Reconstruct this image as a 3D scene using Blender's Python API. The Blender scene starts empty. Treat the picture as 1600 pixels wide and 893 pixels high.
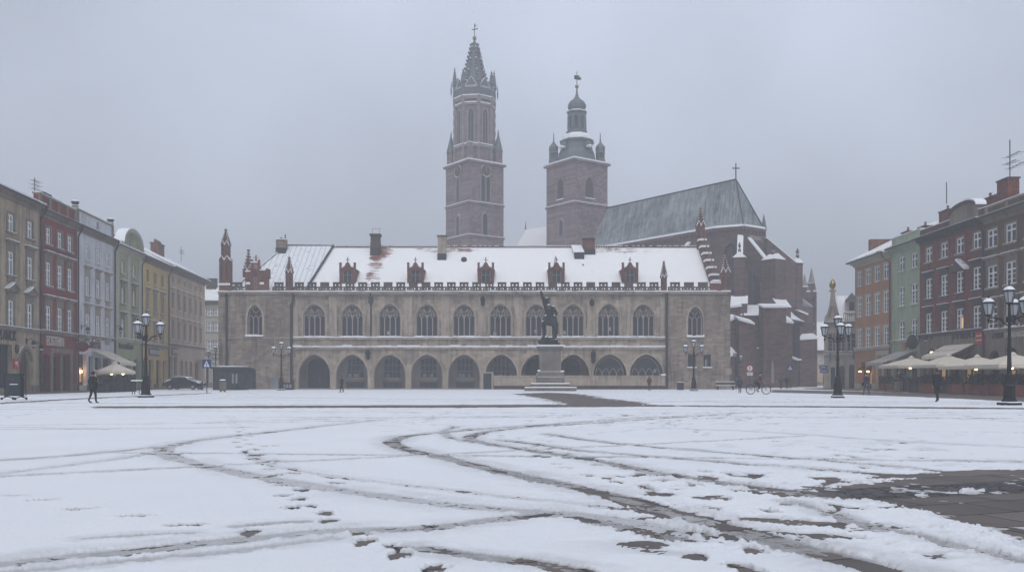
import bpy, bmesh, math, random
import numpy as np
from mathutils import Vector, Matrix, Euler
random.seed(7)
R = math.radians
SC = bpy.context.scene
COL = SC.collection

# ------------------------------------------------------------------ camera
HZ, EYE, FPX = 592.0, 1.2, 1422.0          # horizon row, eye height, focal length in 1600-px units
cam = bpy.data.cameras.new('camera'); camo = bpy.data.objects.new('camera', cam); COL.objects.link(camo)
camo.location = (0, 0, EYE); camo.rotation_euler = (R(90), 0, 0)
cam.lens = 36 * FPX / 1600; cam.sensor_width = 36
cam.shift_y = (HZ - 446.5) / 1600
cam.clip_start = 0.1; cam.clip_end = 5000
SC.camera = camo

# ------------------------------------------------------------------ sky, sun, exposure
SUN_EL, SUN_AZ = R(56), R(186)               # veiled sun behind the camera, a little to the left
CLOUD = 0.0
w = bpy.data.worlds.new('World'); SC.world = w; w.use_nodes = True
nt = w.node_tree; nt.nodes.clear()
sky = nt.nodes.new('ShaderNodeTexSky'); sky.sky_type = 'NISHITA'; sky.sun_disc = False
sky.sun_elevation = SUN_EL; sky.sun_rotation = SUN_AZ
sky.altitude = 200; sky.air_density = 1.0; sky.dust_density = 6.0; sky.ozone_density = 1.0
hs = nt.nodes.new('ShaderNodeHueSaturation'); hs.inputs['Saturation'].default_value = 0.8
mx = nt.nodes.new('ShaderNodeMix'); mx.data_type = 'RGBA'; mx.inputs[0].default_value = 0.60
mx.inputs[7].default_value = (6.8, 7.4, 8.6, 1)    # the even grey of the cloud layer
tc = nt.nodes.new('ShaderNodeTexCoord'); cn = nt.nodes.new('ShaderNodeTexNoise'); cn.inputs['Scale'].default_value = 1.5; cn.inputs['Detail'].default_value = 4; cn.inputs['Roughness'].default_value = 0.45
cr = nt.nodes.new('ShaderNodeMapRange'); cr.inputs[1].default_value = 0.3; cr.inputs[2].default_value = 0.7; cr.inputs[3].default_value = 0.58; cr.inputs[4].default_value = 1.36   # denser and thinner cloud
cm = nt.nodes.new('ShaderNodeVectorMath'); cm.operation = 'SCALE'
mp = nt.nodes.new('ShaderNodeMapping'); mp.inputs['Location'].default_value = (0.0, 0.0, CLOUD); nt.links.new(tc.outputs['Generated'], mp.inputs['Vector']); nt.links.new(mp.outputs[0], cn.inputs['Vector']); nt.links.new(cn.outputs['Fac'], cr.inputs[0]); nt.links.new(cr.outputs[0], cm.inputs['Scale'])
bg = nt.nodes.new('ShaderNodeBackground'); bg.inputs['Strength'].default_value = 0.10
ow = nt.nodes.new('ShaderNodeOutputWorld')
nt.links.new(sky.outputs[0], hs.inputs['Color']); nt.links.new(hs.outputs[0], mx.inputs[6])
nt.links.new(mx.outputs[2], cm.inputs[0]); nt.links.new(cm.outputs[0], bg.inputs['Color']); nt.links.new(bg.outputs[0], ow.inputs[0])
sl = bpy.data.lights.new('sun', 'SUN'); sl.energy = 1.0; sl.angle = R(25); sl.color = (1.0, 0.98, 0.96)
so = bpy.data.objects.new('sun', sl); COL.objects.link(so)
sd = Vector((math.sin(SUN_AZ) * math.cos(SUN_EL), math.cos(SUN_AZ) * math.cos(SUN_EL), math.sin(SUN_EL)))
so.rotation_euler = sd.to_track_quat('Z', 'Y').to_euler()
SC.view_settings.view_transform = 'Standard'; SC.view_settings.look = 'None'
SC.view_settings.exposure = 0.25; SC.view_settings.gamma = 1; SC.view_settings.use_curve_mapping = False
SC.render.engine = 'CYCLES'
SC.cycles.use_denoising = True
SC.cycles.max_bounces = 6; SC.cycles.volume_bounces = 1
HAZE_DENSITY = 0.0028

# ------------------------------------------------------------------ materials
MATS = {}
class N:
    """small node-graph writer"""
    def __init__(s, name):
        s.m = bpy.data.materials.new(name); s.m.use_nodes = True; s.t = s.m.node_tree; s.t.nodes.clear()
        s.out = s.t.nodes.new('ShaderNodeOutputMaterial'); s.b = s.t.nodes.new('ShaderNodeBsdfPrincipled')
        s.t.links.new(s.b.outputs[0], s.out.inputs[0]); MATS[name] = s.m
    def n(s, typ, **kw):
        x = s.t.nodes.new('ShaderNode' + typ)
        for k, v in kw.items(): setattr(x, k, v)
        return x
    def l(s, a, b): s.t.links.new(a, b)
    def set(s, sock, v):
        if isinstance(v, (int, float)): sock.default_value = v
        elif isinstance(v, tuple): sock.default_value = v if len(v) != 3 or sock.type == 'VECTOR' else (*v, 1)
        else: s.l(v, sock)
    def math(s, op, a, b=0.0, clamp=False):
        x = s.n('Math', operation=op, use_clamp=clamp); s.set(x.inputs[0], a); s.set(x.inputs[1], b); return x.outputs[0]
    def mix(s, f, a, b):
        x = s.n('Mix', data_type='RGBA'); s.set(x.inputs[0], f); s.set(x.inputs[6], a); s.set(x.inputs[7], b); return x.outputs[2]
    def mul(s, f, a, b):
        x = s.n('Mix', data_type='RGBA', blend_type='MULTIPLY'); s.set(x.inputs[0], f); s.set(x.inputs[6], a); s.set(x.inputs[7], b); return x.outputs[2]
    def obj(s): return s.n('TexCoord').outputs['Object']
    def pos(s): return s.n('NewGeometry').outputs['Position']
    def xyz(s, v):
        x = s.n('SeparateXYZ'); s.l(v, x.inputs[0]); return x.outputs
    def comb(s, x, y, z):
        c = s.n('CombineXYZ'); s.set(c.inputs[0], x); s.set(c.inputs[1], y); s.set(c.inputs[2], z); return c.outputs[0]
    def scale(s, v, sc):
        x = s.n('VectorMath', operation='MULTIPLY'); s.l(v, x.inputs[0]); x.inputs[1].default_value = sc; return x.outputs[0]
    def noise(s, v, sc, det=4.0, rough=0.55):
        x = s.n('TexNoise'); s.l(v, x.inputs['Vector']); x.inputs['Scale'].default_value = sc
        x.inputs['Detail'].default_value = det; x.inputs['Roughness'].default_value = rough; return x.outputs['Fac']
    def ramp(s, f, lo, hi):
        x = s.n('MapRange', clamp=True); s.set(x.inputs[0], f); x.inputs[1].default_value = lo; x.inputs[2].default_value = hi; return x.outputs[0]
    def bump(s, h, st, dist=0.02, normal=None):
        x = s.n('Bump'); x.inputs['Strength'].default_value = st; x.inputs['Distance'].default_value = dist; s.l(h, x.inputs['Height'])
        if normal is not None: s.l(normal, x.inputs['Normal'])
        return x.outputs[0]
    def bsdf(s, col, rough=0.8, normal=None, metal=0.0, spec=0.5):
        s.set(s.b.inputs['Base Color'], col); s.set(s.b.inputs['Roughness'], rough); s.set(s.b.inputs['Metallic'], metal)
        s.b.inputs['Specular IOR Level'].default_value = spec
        if normal is not None: s.l(normal, s.b.inputs['Normal'])
        return s.m

SNOWC = (0.82, 0.845, 0.88)
def snow_top(g, col, lo=0.35, hi=0.6, amount=1.0, sc=6.0):
    """settled snow on faces that look up"""
    nz = g.xyz(g.n('NewGeometry').outputs['Normal'])[2]
    f = g.math('ADD', nz, g.math('MULTIPLY', g.math('SUBTRACT', g.noise(g.pos(), sc), 0.5), 0.5))
    return g.mix(g.math('MULTIPLY', g.ramp(f, lo, hi), amount), col, SNOWC)

def wall_mat(name, c, c2, brick=None, mortar=None, bc=(1.28, 0.55), stain=(0.25, 0.23, 0.21), st_amt=0.5, sc=0.8, rough=0.88, bump=0.35, snow=True, spec=0.3):
    g = N(name); v = g.pos(); x, y, z = g.xyz(v)
    f = g.ramp(g.noise(v, sc, 6, 0.62), 0.32, 0.68)
    col = g.mix(f, c, c2)
    h = g.noise(v, 18, 5)
    if brick:
        bt = g.n('TexBrick'); bt.offset = 0.5
        g.l(g.comb(g.math('ADD', x, g.math('MULTIPLY', y, 0.93)), z, 0.0), bt.inputs['Vector'])
        bt.inputs['Scale'].default_value = 1.0; bt.inputs['Brick Width'].default_value = brick[0]; bt.inputs['Row Height'].default_value = brick[1]
        bt.inputs['Mortar Size'].default_value = brick[2]; bt.inputs['Bias'].default_value = 0.0
        bt.inputs['Color1'].default_value = (bc[0], bc[0] * .98, bc[0] * .95, 1); bt.inputs['Color2'].default_value = (bc[1], bc[1] * 1.03, bc[1] * 1.07, 1)
        mo = mortar or (1, 1, 1); bt.inputs['Mortar'].default_value = (*mo, 1)
        col = g.mul(0.85, col, bt.outputs['Color'])
        h = g.math('SUBTRACT', h, g.math('MULTIPLY', bt.outputs['Fac'], 0.6))
    # weather streaks running down and darker blotches
    s1 = g.noise(g.scale(v, (2.2, 2.2, 0.22)), 1.0, 5, 0.65)
    s2 = g.noise(v, 0.33, 4)
    k = g.math('MULTIPLY', g.ramp(g.math('ADD', s1, g.math('MULTIPLY', s2, 0.5)), 0.70, 0.98), st_amt)
    col = g.mul(k, col, stain)
    if snow: col = snow_top(g, col)
    return g.bsdf(col, rough, g.bump(h, bump, 0.03), spec=spec)

def plain(name, c, rough=0.6, metal=0.0, snow=False, var=0.25, sc=3.0, spec=0.4):
    g = N(name); v = g.pos()
    col = g.mix(g.noise(v, sc, 4), tuple(a * (1 - var) for a in c), tuple(min(1, a * (1 + var)) for a in c))
    if snow: col = snow_top(g, col)
    return g.bsdf(col, rough, g.bump(g.noise(v, sc * 9, 3), 0.15, 0.01), metal, spec)

def emit(name, c, st):
    g = N(name); g.bsdf(c, 0.5); g.b.inputs['Emission Color'].default_value = (*c, 1); g.b.inputs['Emission Strength'].default_value = st; return g.m

def roof_mat(name, tile, cover, kind='tile', patches=()):
    """snowed roof: tile or sheet metal showing where the snow has slid or melted"""
    g = N(name); v = g.pos(); x, y, z = g.xyz(v)
    rows = g.math('FRACT', g.math('MULTIPLY', z, 4.2))
    n1 = g.noise(g.scale(v, (0.5, 0.5, 1.6)), 1.3, 6, 0.65)
    n2 = g.noise(v, 6.0, 4, 0.6)
    f = g.math('ADD', n1, g.math('MULTIPLY', g.math('SUBTRACT', n2, 0.5), 0.35))
    for (px, pz, rx, rz, amt) in patches:
        d = g.math('ADD', g.math('POWER', g.math('ABSOLUTE', g.math('DIVIDE', g.math('SUBTRACT', x, px), rx)), 2.0),
                   g.math('POWER', g.math('ABSOLUTE', g.math('DIVIDE', g.math('SUBTRACT', z, pz), rz)), 2.0))
        d = g.math('MULTIPLY', g.math('MAXIMUM', g.math('SUBTRACT', 1.0, d), 0.0), amt)
        d = g.math('MULTIPLY', d, g.math('ADD', 0.45, rows))
        f = g.math('SUBTRACT', f, d)
    snowf = g.ramp(f, 1 - cover - 0.06, 1 - cover + 0.06)
    bare = g.mix(g.noise(v, 5, 3), tuple(a * 0.7 for a in tile), tuple(a * 1.2 for a in tile))
    if kind == 'tile':
        bare = g.mul(g.ramp(rows, 0.15, 0.0), bare, (0.4, 0.4, 0.4))
    tint = g.mix(g.noise(v, 0.8, 3), (0.83, 0.85, 0.88), (0.90, 0.91, 0.925))
    col = g.mix(snowf, bare, tint)
    h = g.math('ADD', g.math('MULTIPLY', snowf, 0.8), g.math('ADD', g.math('MULTIPLY', n2, 0.35), g.math('MULTIPLY', rows, 0.16)))
    return g.bsdf(col, 0.75, g.bump(h, 0.5, 0.04), spec=0.25)

def brickvec_slate(name):
    """church slate roof: streaked, half covered, lozenge pattern of ledges"""
    g = N(name); v = g.pos(); x, y, z = g.xyz(v)
    a = g.math('ADD', x, g.math('MULTIPLY', y, -0.35))
    st = g.noise(g.comb(g.math('MULTIPLY', a, 3.0), g.math('MULTIPLY', a, 2.0), g.math('MULTIPLY', z, 0.28)), 0.8, 5, 0.65)
    big = g.noise(v, 0.09, 3)
    d1 = g.math('ABSOLUTE', g.math('SUBTRACT', g.math('FRACT', g.math('MULTIPLY', g.math('ADD', a, g.math('MULTIPLY', z, 0.55)), 0.7)), 0.5))
    d2 = g.math('ABSOLUTE', g.math('SUBTRACT', g.math('FRACT', g.math('MULTIPLY', g.math('SUBTRACT', a, g.math('MULTIPLY', z, 0.55)), 0.7)), 0.5))
    dm = g.ramp(g.math('MINIMUM', d1, d2), 0.09, 0.03)
    f = g.math('ADD', g.math('ADD', st, g.math('MULTIPLY', big, 0.55)), g.math('MULTIPLY', dm, 0.05))
    f = g.math('ADD', g.math('MULTIPLY', f, 0.62), g.math('MULTIPLY', g.noise(v, 0.45, 6, 0.7), 0.55))
    low = g.ramp(z, 25.6, 24.6)
    k = g.math('MAXIMUM', g.math('MULTIPLY', g.ramp(f, 0.62, 1.06), 0.62), g.math('MULTIPLY', low, 0.9))
    col = g.mix(k, (0.052, 0.078, 0.084), (0.72, 0.76, 0.8))
    return g.bsdf(col, 0.75, g.bump(f, 0.4, 0.05), spec=0.25)

# masonry
M_PLBEIGE = wall_mat('plaster_beige', (0.45, 0.365, 0.25), (0.29, 0.23, 0.155), st_amt=0.75)
M_PLRED   = wall_mat('plaster_red', (0.235, 0.036, 0.026), (0.175, 0.03, 0.022), st_amt=0.55)
M_PLWHITE = wall_mat('plaster_white', (0.62, 0.63, 0.66), (0.52, 0.53, 0.56), st_amt=0.40)
M_PLGREEN = wall_mat('plaster_green', (0.36, 0.39, 0.22), (0.29, 0.32, 0.175), st_amt=0.40)
M_PLCREAM = wall_mat('plaster_cream', (0.47, 0.45, 0.36), (0.41, 0.39, 0.31), st_amt=0.30)
M_PLYEL   = wall_mat('plaster_yellow', (0.66, 0.47, 0.18), (0.56, 0.39, 0.145), st_amt=0.30)
M_PLPINK  = wall_mat('plaster_pink', (0.57, 0.435, 0.31), (0.48, 0.36, 0.255), st_amt=0.35)
M_PLOR    = wall_mat('plaster_orange', (0.42, 0.215, 0.11), (0.34, 0.17, 0.088), st_amt=0.45)
M_PLMINT  = wall_mat('plaster_mint', (0.36, 0.42, 0.30), (0.30, 0.355, 0.25), st_amt=0.40)
M_BRICK   = wall_mat('brick_red', (0.19, 0.052, 0.03), (0.115, 0.036, 0.023), brick=(0.5, 0.16, 0.02), mortar=(1.0, 1.0, 1.0), st_amt=0.65, sc=1.2)
M_BROWN   = wall_mat('stone_brown', (0.13, 0.078, 0.038), (0.08, 0.048, 0.025), st_amt=0.7, sc=1.3)
M_STONE   = wall_mat('stone_trim', (0.24, 0.205, 0.165), (0.18, 0.15, 0.12), st_amt=0.65, sc=1.5)
M_STONEL  = wall_mat('stone_light', (0.36, 0.33, 0.28), (0.29, 0.265, 0.225), st_amt=0.5, sc=1.5)
M_DARKST  = wall_mat('stone_sooty', (0.075, 0.062, 0.052), (0.05, 0.042, 0.036), st_amt=0.5, sc=1.5)
M_HALL    = wall_mat('hall_ashlar', (0.44, 0.37, 0.30), (0.275, 0.23, 0.19), bc=(1.22, 0.66), brick=(0.95, 0.42, 0.018), mortar=(0.78, 0.78, 0.78), st_amt=0.8, sc=0.55)
M_HALLB   = wall_mat('hall_blocks', (0.335, 0.278, 0.228), (0.205, 0.17, 0.142), bc=(1.22, 0.66), brick=(0.7, 0.27, 0.018), mortar=(0.8, 0.8, 0.8), st_amt=0.85, sc=0.40)
M_HALLTR  = wall_mat('hall_trim', (0.45, 0.385, 0.32), (0.31, 0.262, 0.215), st_amt=0.65, sc=1.4)
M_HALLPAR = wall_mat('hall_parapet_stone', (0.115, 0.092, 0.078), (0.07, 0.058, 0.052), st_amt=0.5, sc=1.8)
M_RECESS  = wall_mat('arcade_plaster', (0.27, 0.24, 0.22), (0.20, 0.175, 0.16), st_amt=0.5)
M_HBRICK  = wall_mat('gable_brick', (0.21, 0.085, 0.058), (0.135, 0.062, 0.046), brick=(0.35, 0.12, 0.012), mortar=(0.9, 0.9, 0.9), st_amt=0.6, sc=1.6)
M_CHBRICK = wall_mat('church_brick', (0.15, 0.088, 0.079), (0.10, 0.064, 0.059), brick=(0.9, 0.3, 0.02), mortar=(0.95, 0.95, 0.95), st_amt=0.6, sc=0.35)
M_TWBRICK = wall_mat('tower_brick_hazed', (0.265, 0.195, 0.20), (0.205, 0.155, 0.16), brick=(0.9, 0.3, 0.02), mortar=(0.95, 0.95, 0.95), st_amt=0.35, sc=0.35)  # paler, greyer copy of the church brick: distance haze put into the colour
M_CHSTONE = wall_mat('church_stone', (0.31, 0.28, 0.27), (0.24, 0.22, 0.21), st_amt=0.4)
M_COPPER  = plain('green_copper', (0.10, 0.130, 0.135), 0.6, 0.0, False, 0.35, 1.0)
M_LEAD    = plain('spire_slate', (0.11, 0.125, 0.14), 0.6, 0.0, True, 0.3, 1.0)
M_GRANITE = wall_mat('pedestal_granite', (0.22, 0.20, 0.185), (0.15, 0.135, 0.125), st_amt=0.6, sc=1.2, snow=True)
# roofs, snow
M_RTILE   = roof_mat('roof_tiles_snowed', (0.16, 0.055, 0.038), 0.66)
M_RHALL   = roof_mat('hall_roof_snowed', (0.20, 0.066, 0.042), 0.735, 'tile',
                     ((-16.9, 15.0, 1.3, 4.6, 0.25), (-16.6, 17.2, 1.9, 1.2, 0.4), (-8.0, 17.6, 5.5, 0.55, 0.25), (14.0, 17.55, 6.0, 0.6, 0.25)))
M_SLATE   = brickvec_slate('church_slate')
def seam_mat():
    g = N('sheet_metal_snowed'); v = g.pos(); x, y, z = g.xyz(v)
    s = g.ramp(g.math('ABSOLUTE', g.math('SUBTRACT', g.math('FRACT', g.math('MULTIPLY', x, 1.6)), 0.5)), 0.41, 0.47)
    n = g.noise(v, 2.0, 5)
    k = g.math('MULTIPLY', g.math('SUBTRACT', 1.0, g.math('MULTIPLY', s, 0.62)), g.ramp(n, 0.22, 0.42))
    return g.bsdf(g.mix(k, (0.20, 0.235, 0.26), (0.78, 0.815, 0.86)), 0.6, g.bump(s, 0.4, 0.03))
M_RSEAM = seam_mat()
def snow_mat():
    g = N('snow_settled'); v = g.pos()
    col = g.mix(g.noise(v, 1.2, 4), (0.79, 0.82, 0.865), (0.865, 0.88, 0.905))
    return g.bsdf(col, 0.7, g.bump(g.noise(v, 14, 5), 0.4, 0.03), spec=0.3)
M_SNOW = snow_mat()
# joinery, metal, glass, cloth
M_WHITE = plain('white_paint', (0.80, 0.80, 0.80), 0.5, var=0.08)
M_GREYFR = plain('grey_joinery', (0.20, 0.21, 0.22), 0.5, var=0.15)
M_DARKFR = plain('dark_joinery', (0.022, 0.022, 0.025), 0.45, var=0.3)
M_OAK = plain('dark_oak_door', (0.040, 0.026, 0.02), 0.5, var=0.4)
M_TRACERY = plain('tracery_stone', (0.30, 0.27, 0.235), 0.85, var=0.25)
def glass(name, c, r):
    g = N(name); v = g.pos()
    return g.bsdf(g.mix(g.noise(v, 1.7, 3), tuple(a * 0.5 for a in c), tuple(a * 1.7 for a in c)), r, g.bump(g.noise(v, 2.5, 2), 0.08, 0.05), spec=0.5)
M_GLASS = glass('window_glass', (0.014, 0.017, 0.022), 0.12)
M_LEADED = glass('leaded_glass', (0.014, 0.018, 0.026), 0.30)
M_CURTAIN = plain('net_curtain', (0.30, 0.32, 0.34), 0.4, var=0.35, sc=2)
M_IRON = plain('black_iron', (0.008, 0.009, 0.011), 0.55, 0.0, False, 0.3, 5, 0.25)
M_PIPE = plain('zinc_pipe', (0.030, 0.033, 0.038), 0.5, 0.3, var=0.3)
M_BRONZE = plain('patinated_bronze', (0.007, 0.014, 0.014), 0.45, 0.3, False, 0.6, 5)
M_MILK = plain('milk_glass', (0.38, 0.41, 0.44), 0.25, var=0.05)
M_CANVAS = plain('cream_canvas', (0.63, 0.58, 0.50), 0.85, var=0.10)
M_STRIP = plain('faded_poster', (0.22, 0.24, 0.26), 0.7)
M_CANVASD = plain('grey_canvas', (0.36, 0.34, 0.33), 0.85, var=0.12)
M_RUBBER = plain('rubber', (0.012, 0.012, 0.013), 0.8, var=0.2)
M_STEEL = plain('steel', (0.35, 0.36, 0.38), 0.35, 0.9, var=0.1)
M_BULB = emit('warm_bulb', (1.0, 0.55, 0.18), 14.0)
M_LITWIN = emit('lit_room', (0.9, 0.55, 0.22), 0.55)
M_LITSHOP = emit('lit_shop', (0.75, 0.42, 0.16), 0.22)
M_REDNEON = emit('red_neon', (0.8, 0.03, 0.03), 1.0)
M_LETTERS = plain('dark_letters', (0.022, 0.020, 0.020), 0.5, var=0.2)
M_LETTERW = plain('pale_letters', (0.55, 0.52, 0.46), 0.5, var=0.1)
M_LETTERR = plain('maroon_letters', (0.10, 0.022, 0.024), 0.5, var=0.2)
M_SIGNBLUE = plain('sign_blue', (0.010, 0.040, 0.17), 0.4, var=0.08)
M_SIGNWH = plain('sign_white', (0.72, 0.73, 0.75), 0.4, var=0.04)
M_SIGNRED = plain('sign_red', (0.42, 0.02, 0.02), 0.4, var=0.08)
M_TEAL = plain('kiosk_teal', (0.012, 0.025, 0.032), 0.6, var=0.25)
M_TERRA = plain('terracotta', (0.17, 0.062, 0.042), 0.8, var=0.25)
M_LEAF = plain('evergreen_leaf', (0.020, 0.030, 0.018), 0.7, 0, False, 0.5, 7)
M_TWIG = plain('brown_twig', (0.045, 0.028, 0.02), 0.8, var=0.4)
M_GOLD = plain('gilding', (0.30, 0.21, 0.07), 0.35, 0.8, var=0.2)
M_SKIN = plain('skin', (0.42, 0.26, 0.20), 0.6, var=0.08)
M_HAIR = plain('dark_hair', (0.020, 0.015, 0.012), 0.7, var=0.3)
M_GREYHAIR = plain('grey_hair', (0.12, 0.11, 0.10), 0.7, var=0.3)
M_COATK = plain('black_coat', (0.010, 0.010, 0.013), 0.85, var=0.3)
M_COATG = plain('grey_coat', (0.035, 0.036, 0.042), 0.85, var=0.3)
M_COATR = plain('maroon_jacket', (0.085, 0.022, 0.026), 0.85, var=0.3)
M_COATN = plain('navy_jacket', (0.014, 0.020, 0.036), 0.85, var=0.3)
M_COATT = plain('green_jacket', (0.022, 0.038, 0.038), 0.85, var=0.3)
M_JEANS = plain('dark_trousers', (0.014, 0.015, 0.02), 0.85, var=0.3)
M_BLUEJ = plain('blue_jeans', (0.035, 0.05, 0.085), 0.85, var=0.3)
M_ORANGE = plain('orange_cloth', (0.45, 0.11, 0.04), 0.8, var=0.1)
M_CARP = plain('car_paint', (0.010, 0.013, 0.014), 0.22, 0.3, True, 0.1, 2, 0.6)
M_REDGL = plain('tail_glass', (0.16, 0.01, 0.01), 0.2, var=0.1)

# ------------------------------------------------------------------ mesh builder
class MB:
    def __init__(s, *mats): s.v = []; s.f = []; s.mi = []; s.mats = list(mats); s.M = None
    def mat(s, m):
        if m is None: return 0
        if m not in s.mats: s.mats.append(m)
        return s.mats.index(m)
    def add(s, vs, fs, m=None):
        k = s.mat(m); b = len(s.v)
        if s.M is not None: vs = [tuple(s.M @ Vector(p)) for p in vs]
        s.v.extend(vs)
        for f in fs: s.f.append([b + i for i in f]); s.mi.append(k)
    def box(s, x0, x1, y0, y1, z0, z1, m=None):
        s.add([(x0, y0, z0), (x1, y0, z0), (x1, y1, z0), (x0, y1, z0), (x0, y0, z1), (x1, y0, z1), (x1, y1, z1), (x0, y1, z1)],
              [(0, 3, 2, 1), (4, 5, 6, 7), (0, 1, 5, 4), (1, 2, 6, 5), (2, 3, 7, 6), (3, 0, 4, 7)], m)
    def quad(s, a, b, c, d, m=None): s.add([a, b, c, d], [(0, 1, 2, 3)], m)
    def poly(s, pts, m=None): s.add(list(pts), [tuple(range(len(pts)))], m)
    def prism(s, p2, y0, y1, m=None, axis='y'):
        """extrude an x-z outline (counter-clockwise seen from -y) from y0 to y1"""
        n = len(p2)
        if axis == 'y': P = lambda a, b, t: (a, t, b)
        elif axis == 'x': P = lambda a, b, t: (t, a, b)
        else: P = lambda a, b, t: (a, b, t)
        s.add([P(a, b, y0) for a, b in p2] + [P(a, b, y1) for a, b in p2],
              [tuple(range(n)), tuple(range(2 * n - 1, n - 1, -1))] + [(i, i + n, (i + 1) % n + n, (i + 1) % n) for i in range(n)], m)
    def tube(s, pts, r, n=6, m=None, r2=None):
        pts = [Vector(p) for p in pts]; rings = []; vs = []; fs = []
        K = len(pts)
        for i, p in enumerate(pts):
            d = (pts[min(i + 1, K - 1)] - pts[max(i - 1, 0)]).normalized()
            a = Vector((0, 0, 1)) if abs(d.z) < 0.9 else Vector((1, 0, 0))
            u = d.cross(a).normalized(); w_ = d.cross(u)
            rr = r if r2 is None else r + (r2 - r) * i / max(1, K - 1)
            for k in range(n):
                t = 2 * math.pi * k / n
                vs.append(tuple(p + u * (rr * math.cos(t)) + w_ * (rr * math.sin(t))))
        for i in range(K - 1):
            for k in range(n):
                fs.append((i * n + k, i * n + (k + 1) % n, (i + 1) * n + (k + 1) % n, (i + 1) * n + k))
        fs.append(tuple(range(n - 1, -1, -1))); fs.append(tuple((K - 1) * n + k for k in range(n)))
        s.add(vs, fs, m)
    def lathe(s, prof, n=8, cx=0, cy=0, m=None, rot=0.0, cap=True, sq=None):
        """profile [(radius, z)...] turned round a vertical axis"""
        vs = []; fs = []
        for r, z in prof:
            for k in range(n):
                t = 2 * math.pi * (k + 0.5) / n + rot
                vs.append((cx + r * math.cos(t), cy + r * math.sin(t), z))
        for i in range(len(prof) - 1):
            for k in range(n):
                fs.append((i * n + k, i * n + (k + 1) % n, (i + 1) * n + (k + 1) % n, (i + 1) * n + k))
        if cap:
            fs.append(tuple(range(n - 1, -1, -1))); fs.append(tuple((len(prof) - 1) * n + k for k in range(n)))
        s.add(vs, fs, m)
    def ball(s, c, r, m=None, n=8, sz=1.0):
        prof = [(max(1e-3, r * math.sin(math.pi * i / n)), c[2] - r * sz * math.cos(math.pi * i / n)) for i in range(n + 1)]
        s.lathe(prof, n + 2, c[0], c[1], m)
    def build(s, name, parent=None, smooth=False, loc=None, rz=0.0, bevel=0.0):
        me = bpy.data.meshes.new(name); me.from_pydata(s.v, [], s.f)
        for m in s.mats: me.materials.append(m)
        if len(s.mats) > 1: me.polygons.foreach_set('material_index', s.mi)
        if smooth: me.polygons.foreach_set('use_smooth', [True] * len(me.polygons))
        me.update()
        return link(name, me, parent, loc, rz, bevel)

def link(name, me, parent=None, loc=None, rz=0.0, bevel=0.0):
    o = bpy.data.objects.new(name, me); COL.objects.link(o)
    if parent is not None: o.parent = parent
    if loc is not None: o.location = loc
    if rz: o.rotation_euler = (0, 0, rz)
    if bevel:
        b = o.modifiers.new('bevel', 'BEVEL'); b.width = bevel; b.segments = 1; b.limit_method = 'ANGLE'
    return o
def tag(o, label, cat, group=None, kind=None):
    if label: o['label'] = label
    if cat: o['category'] = cat
    if group: o['group'] = group
    if kind: o['kind'] = kind
    return o
def thing(name, label, cat, loc=(0, 0, 0), rz=0.0, group=None):
    o = bpy.data.objects.new(name, None); COL.objects.link(o); o.empty_display_size = 0.3
    o.location = loc; o.rotation_euler = (0, 0, rz)
    return tag(o, label, cat, group)
def copy_tree(o, parent=None, kids=None):
    c = o.copy(); COL.objects.link(c)
    if parent is not None: c.parent = parent
    for ch in [x for x in COL.objects if x.parent == o]:
        copy_tree(ch, c)
    return c
def G(px, py, z=0.0):
    """ground point (height z) under a pixel of the photograph"""
    y = FPX * (EYE - z) / (py - HZ)
    return ((px - 800) / FPX * y, y)

class Frame:
    """upright facade plane: x along it (left to right as seen), y into the building, z up"""
    def __init__(s, A, B):
        s.A = Vector((A[0], A[1], 0)); d = Vector((B[0] - A[0], B[1] - A[1], 0)); s.L = d.length; s.d = d / s.L
        s.n = Vector((-s.d.y, s.d.x, 0)); s.rz = math.atan2(s.d.y, s.d.x)
    def px(s, x, y=None):
        r = Vector(((x - 800) / FPX, 1, 0))
        t = s.A.dot(s.n) / r.dot(s.n); p = r * t
        u = (p - s.A).dot(s.d)
        if y is None: return u
        return u, EYE + (HZ - y) / FPX * t

def arch_pts(u0, u1, zs, z1, kind, n=14):
    out = []
    p, q = {'round': (2.0, 0.5), 'point': (1.72, 0.545), 'lancet': (1.12, 0.72), 'seg': (2.0, 1.0)}[kind]
    for i in range(n + 1):
        t = 0.5 - 0.5 * math.cos(math.pi * i / n)
        out.append((u0 + (u1 - u0) * t, zs + (z1 - zs) * max(0.0, 1 - abs(2 * t - 1) ** p) ** q))
    return out

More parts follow.
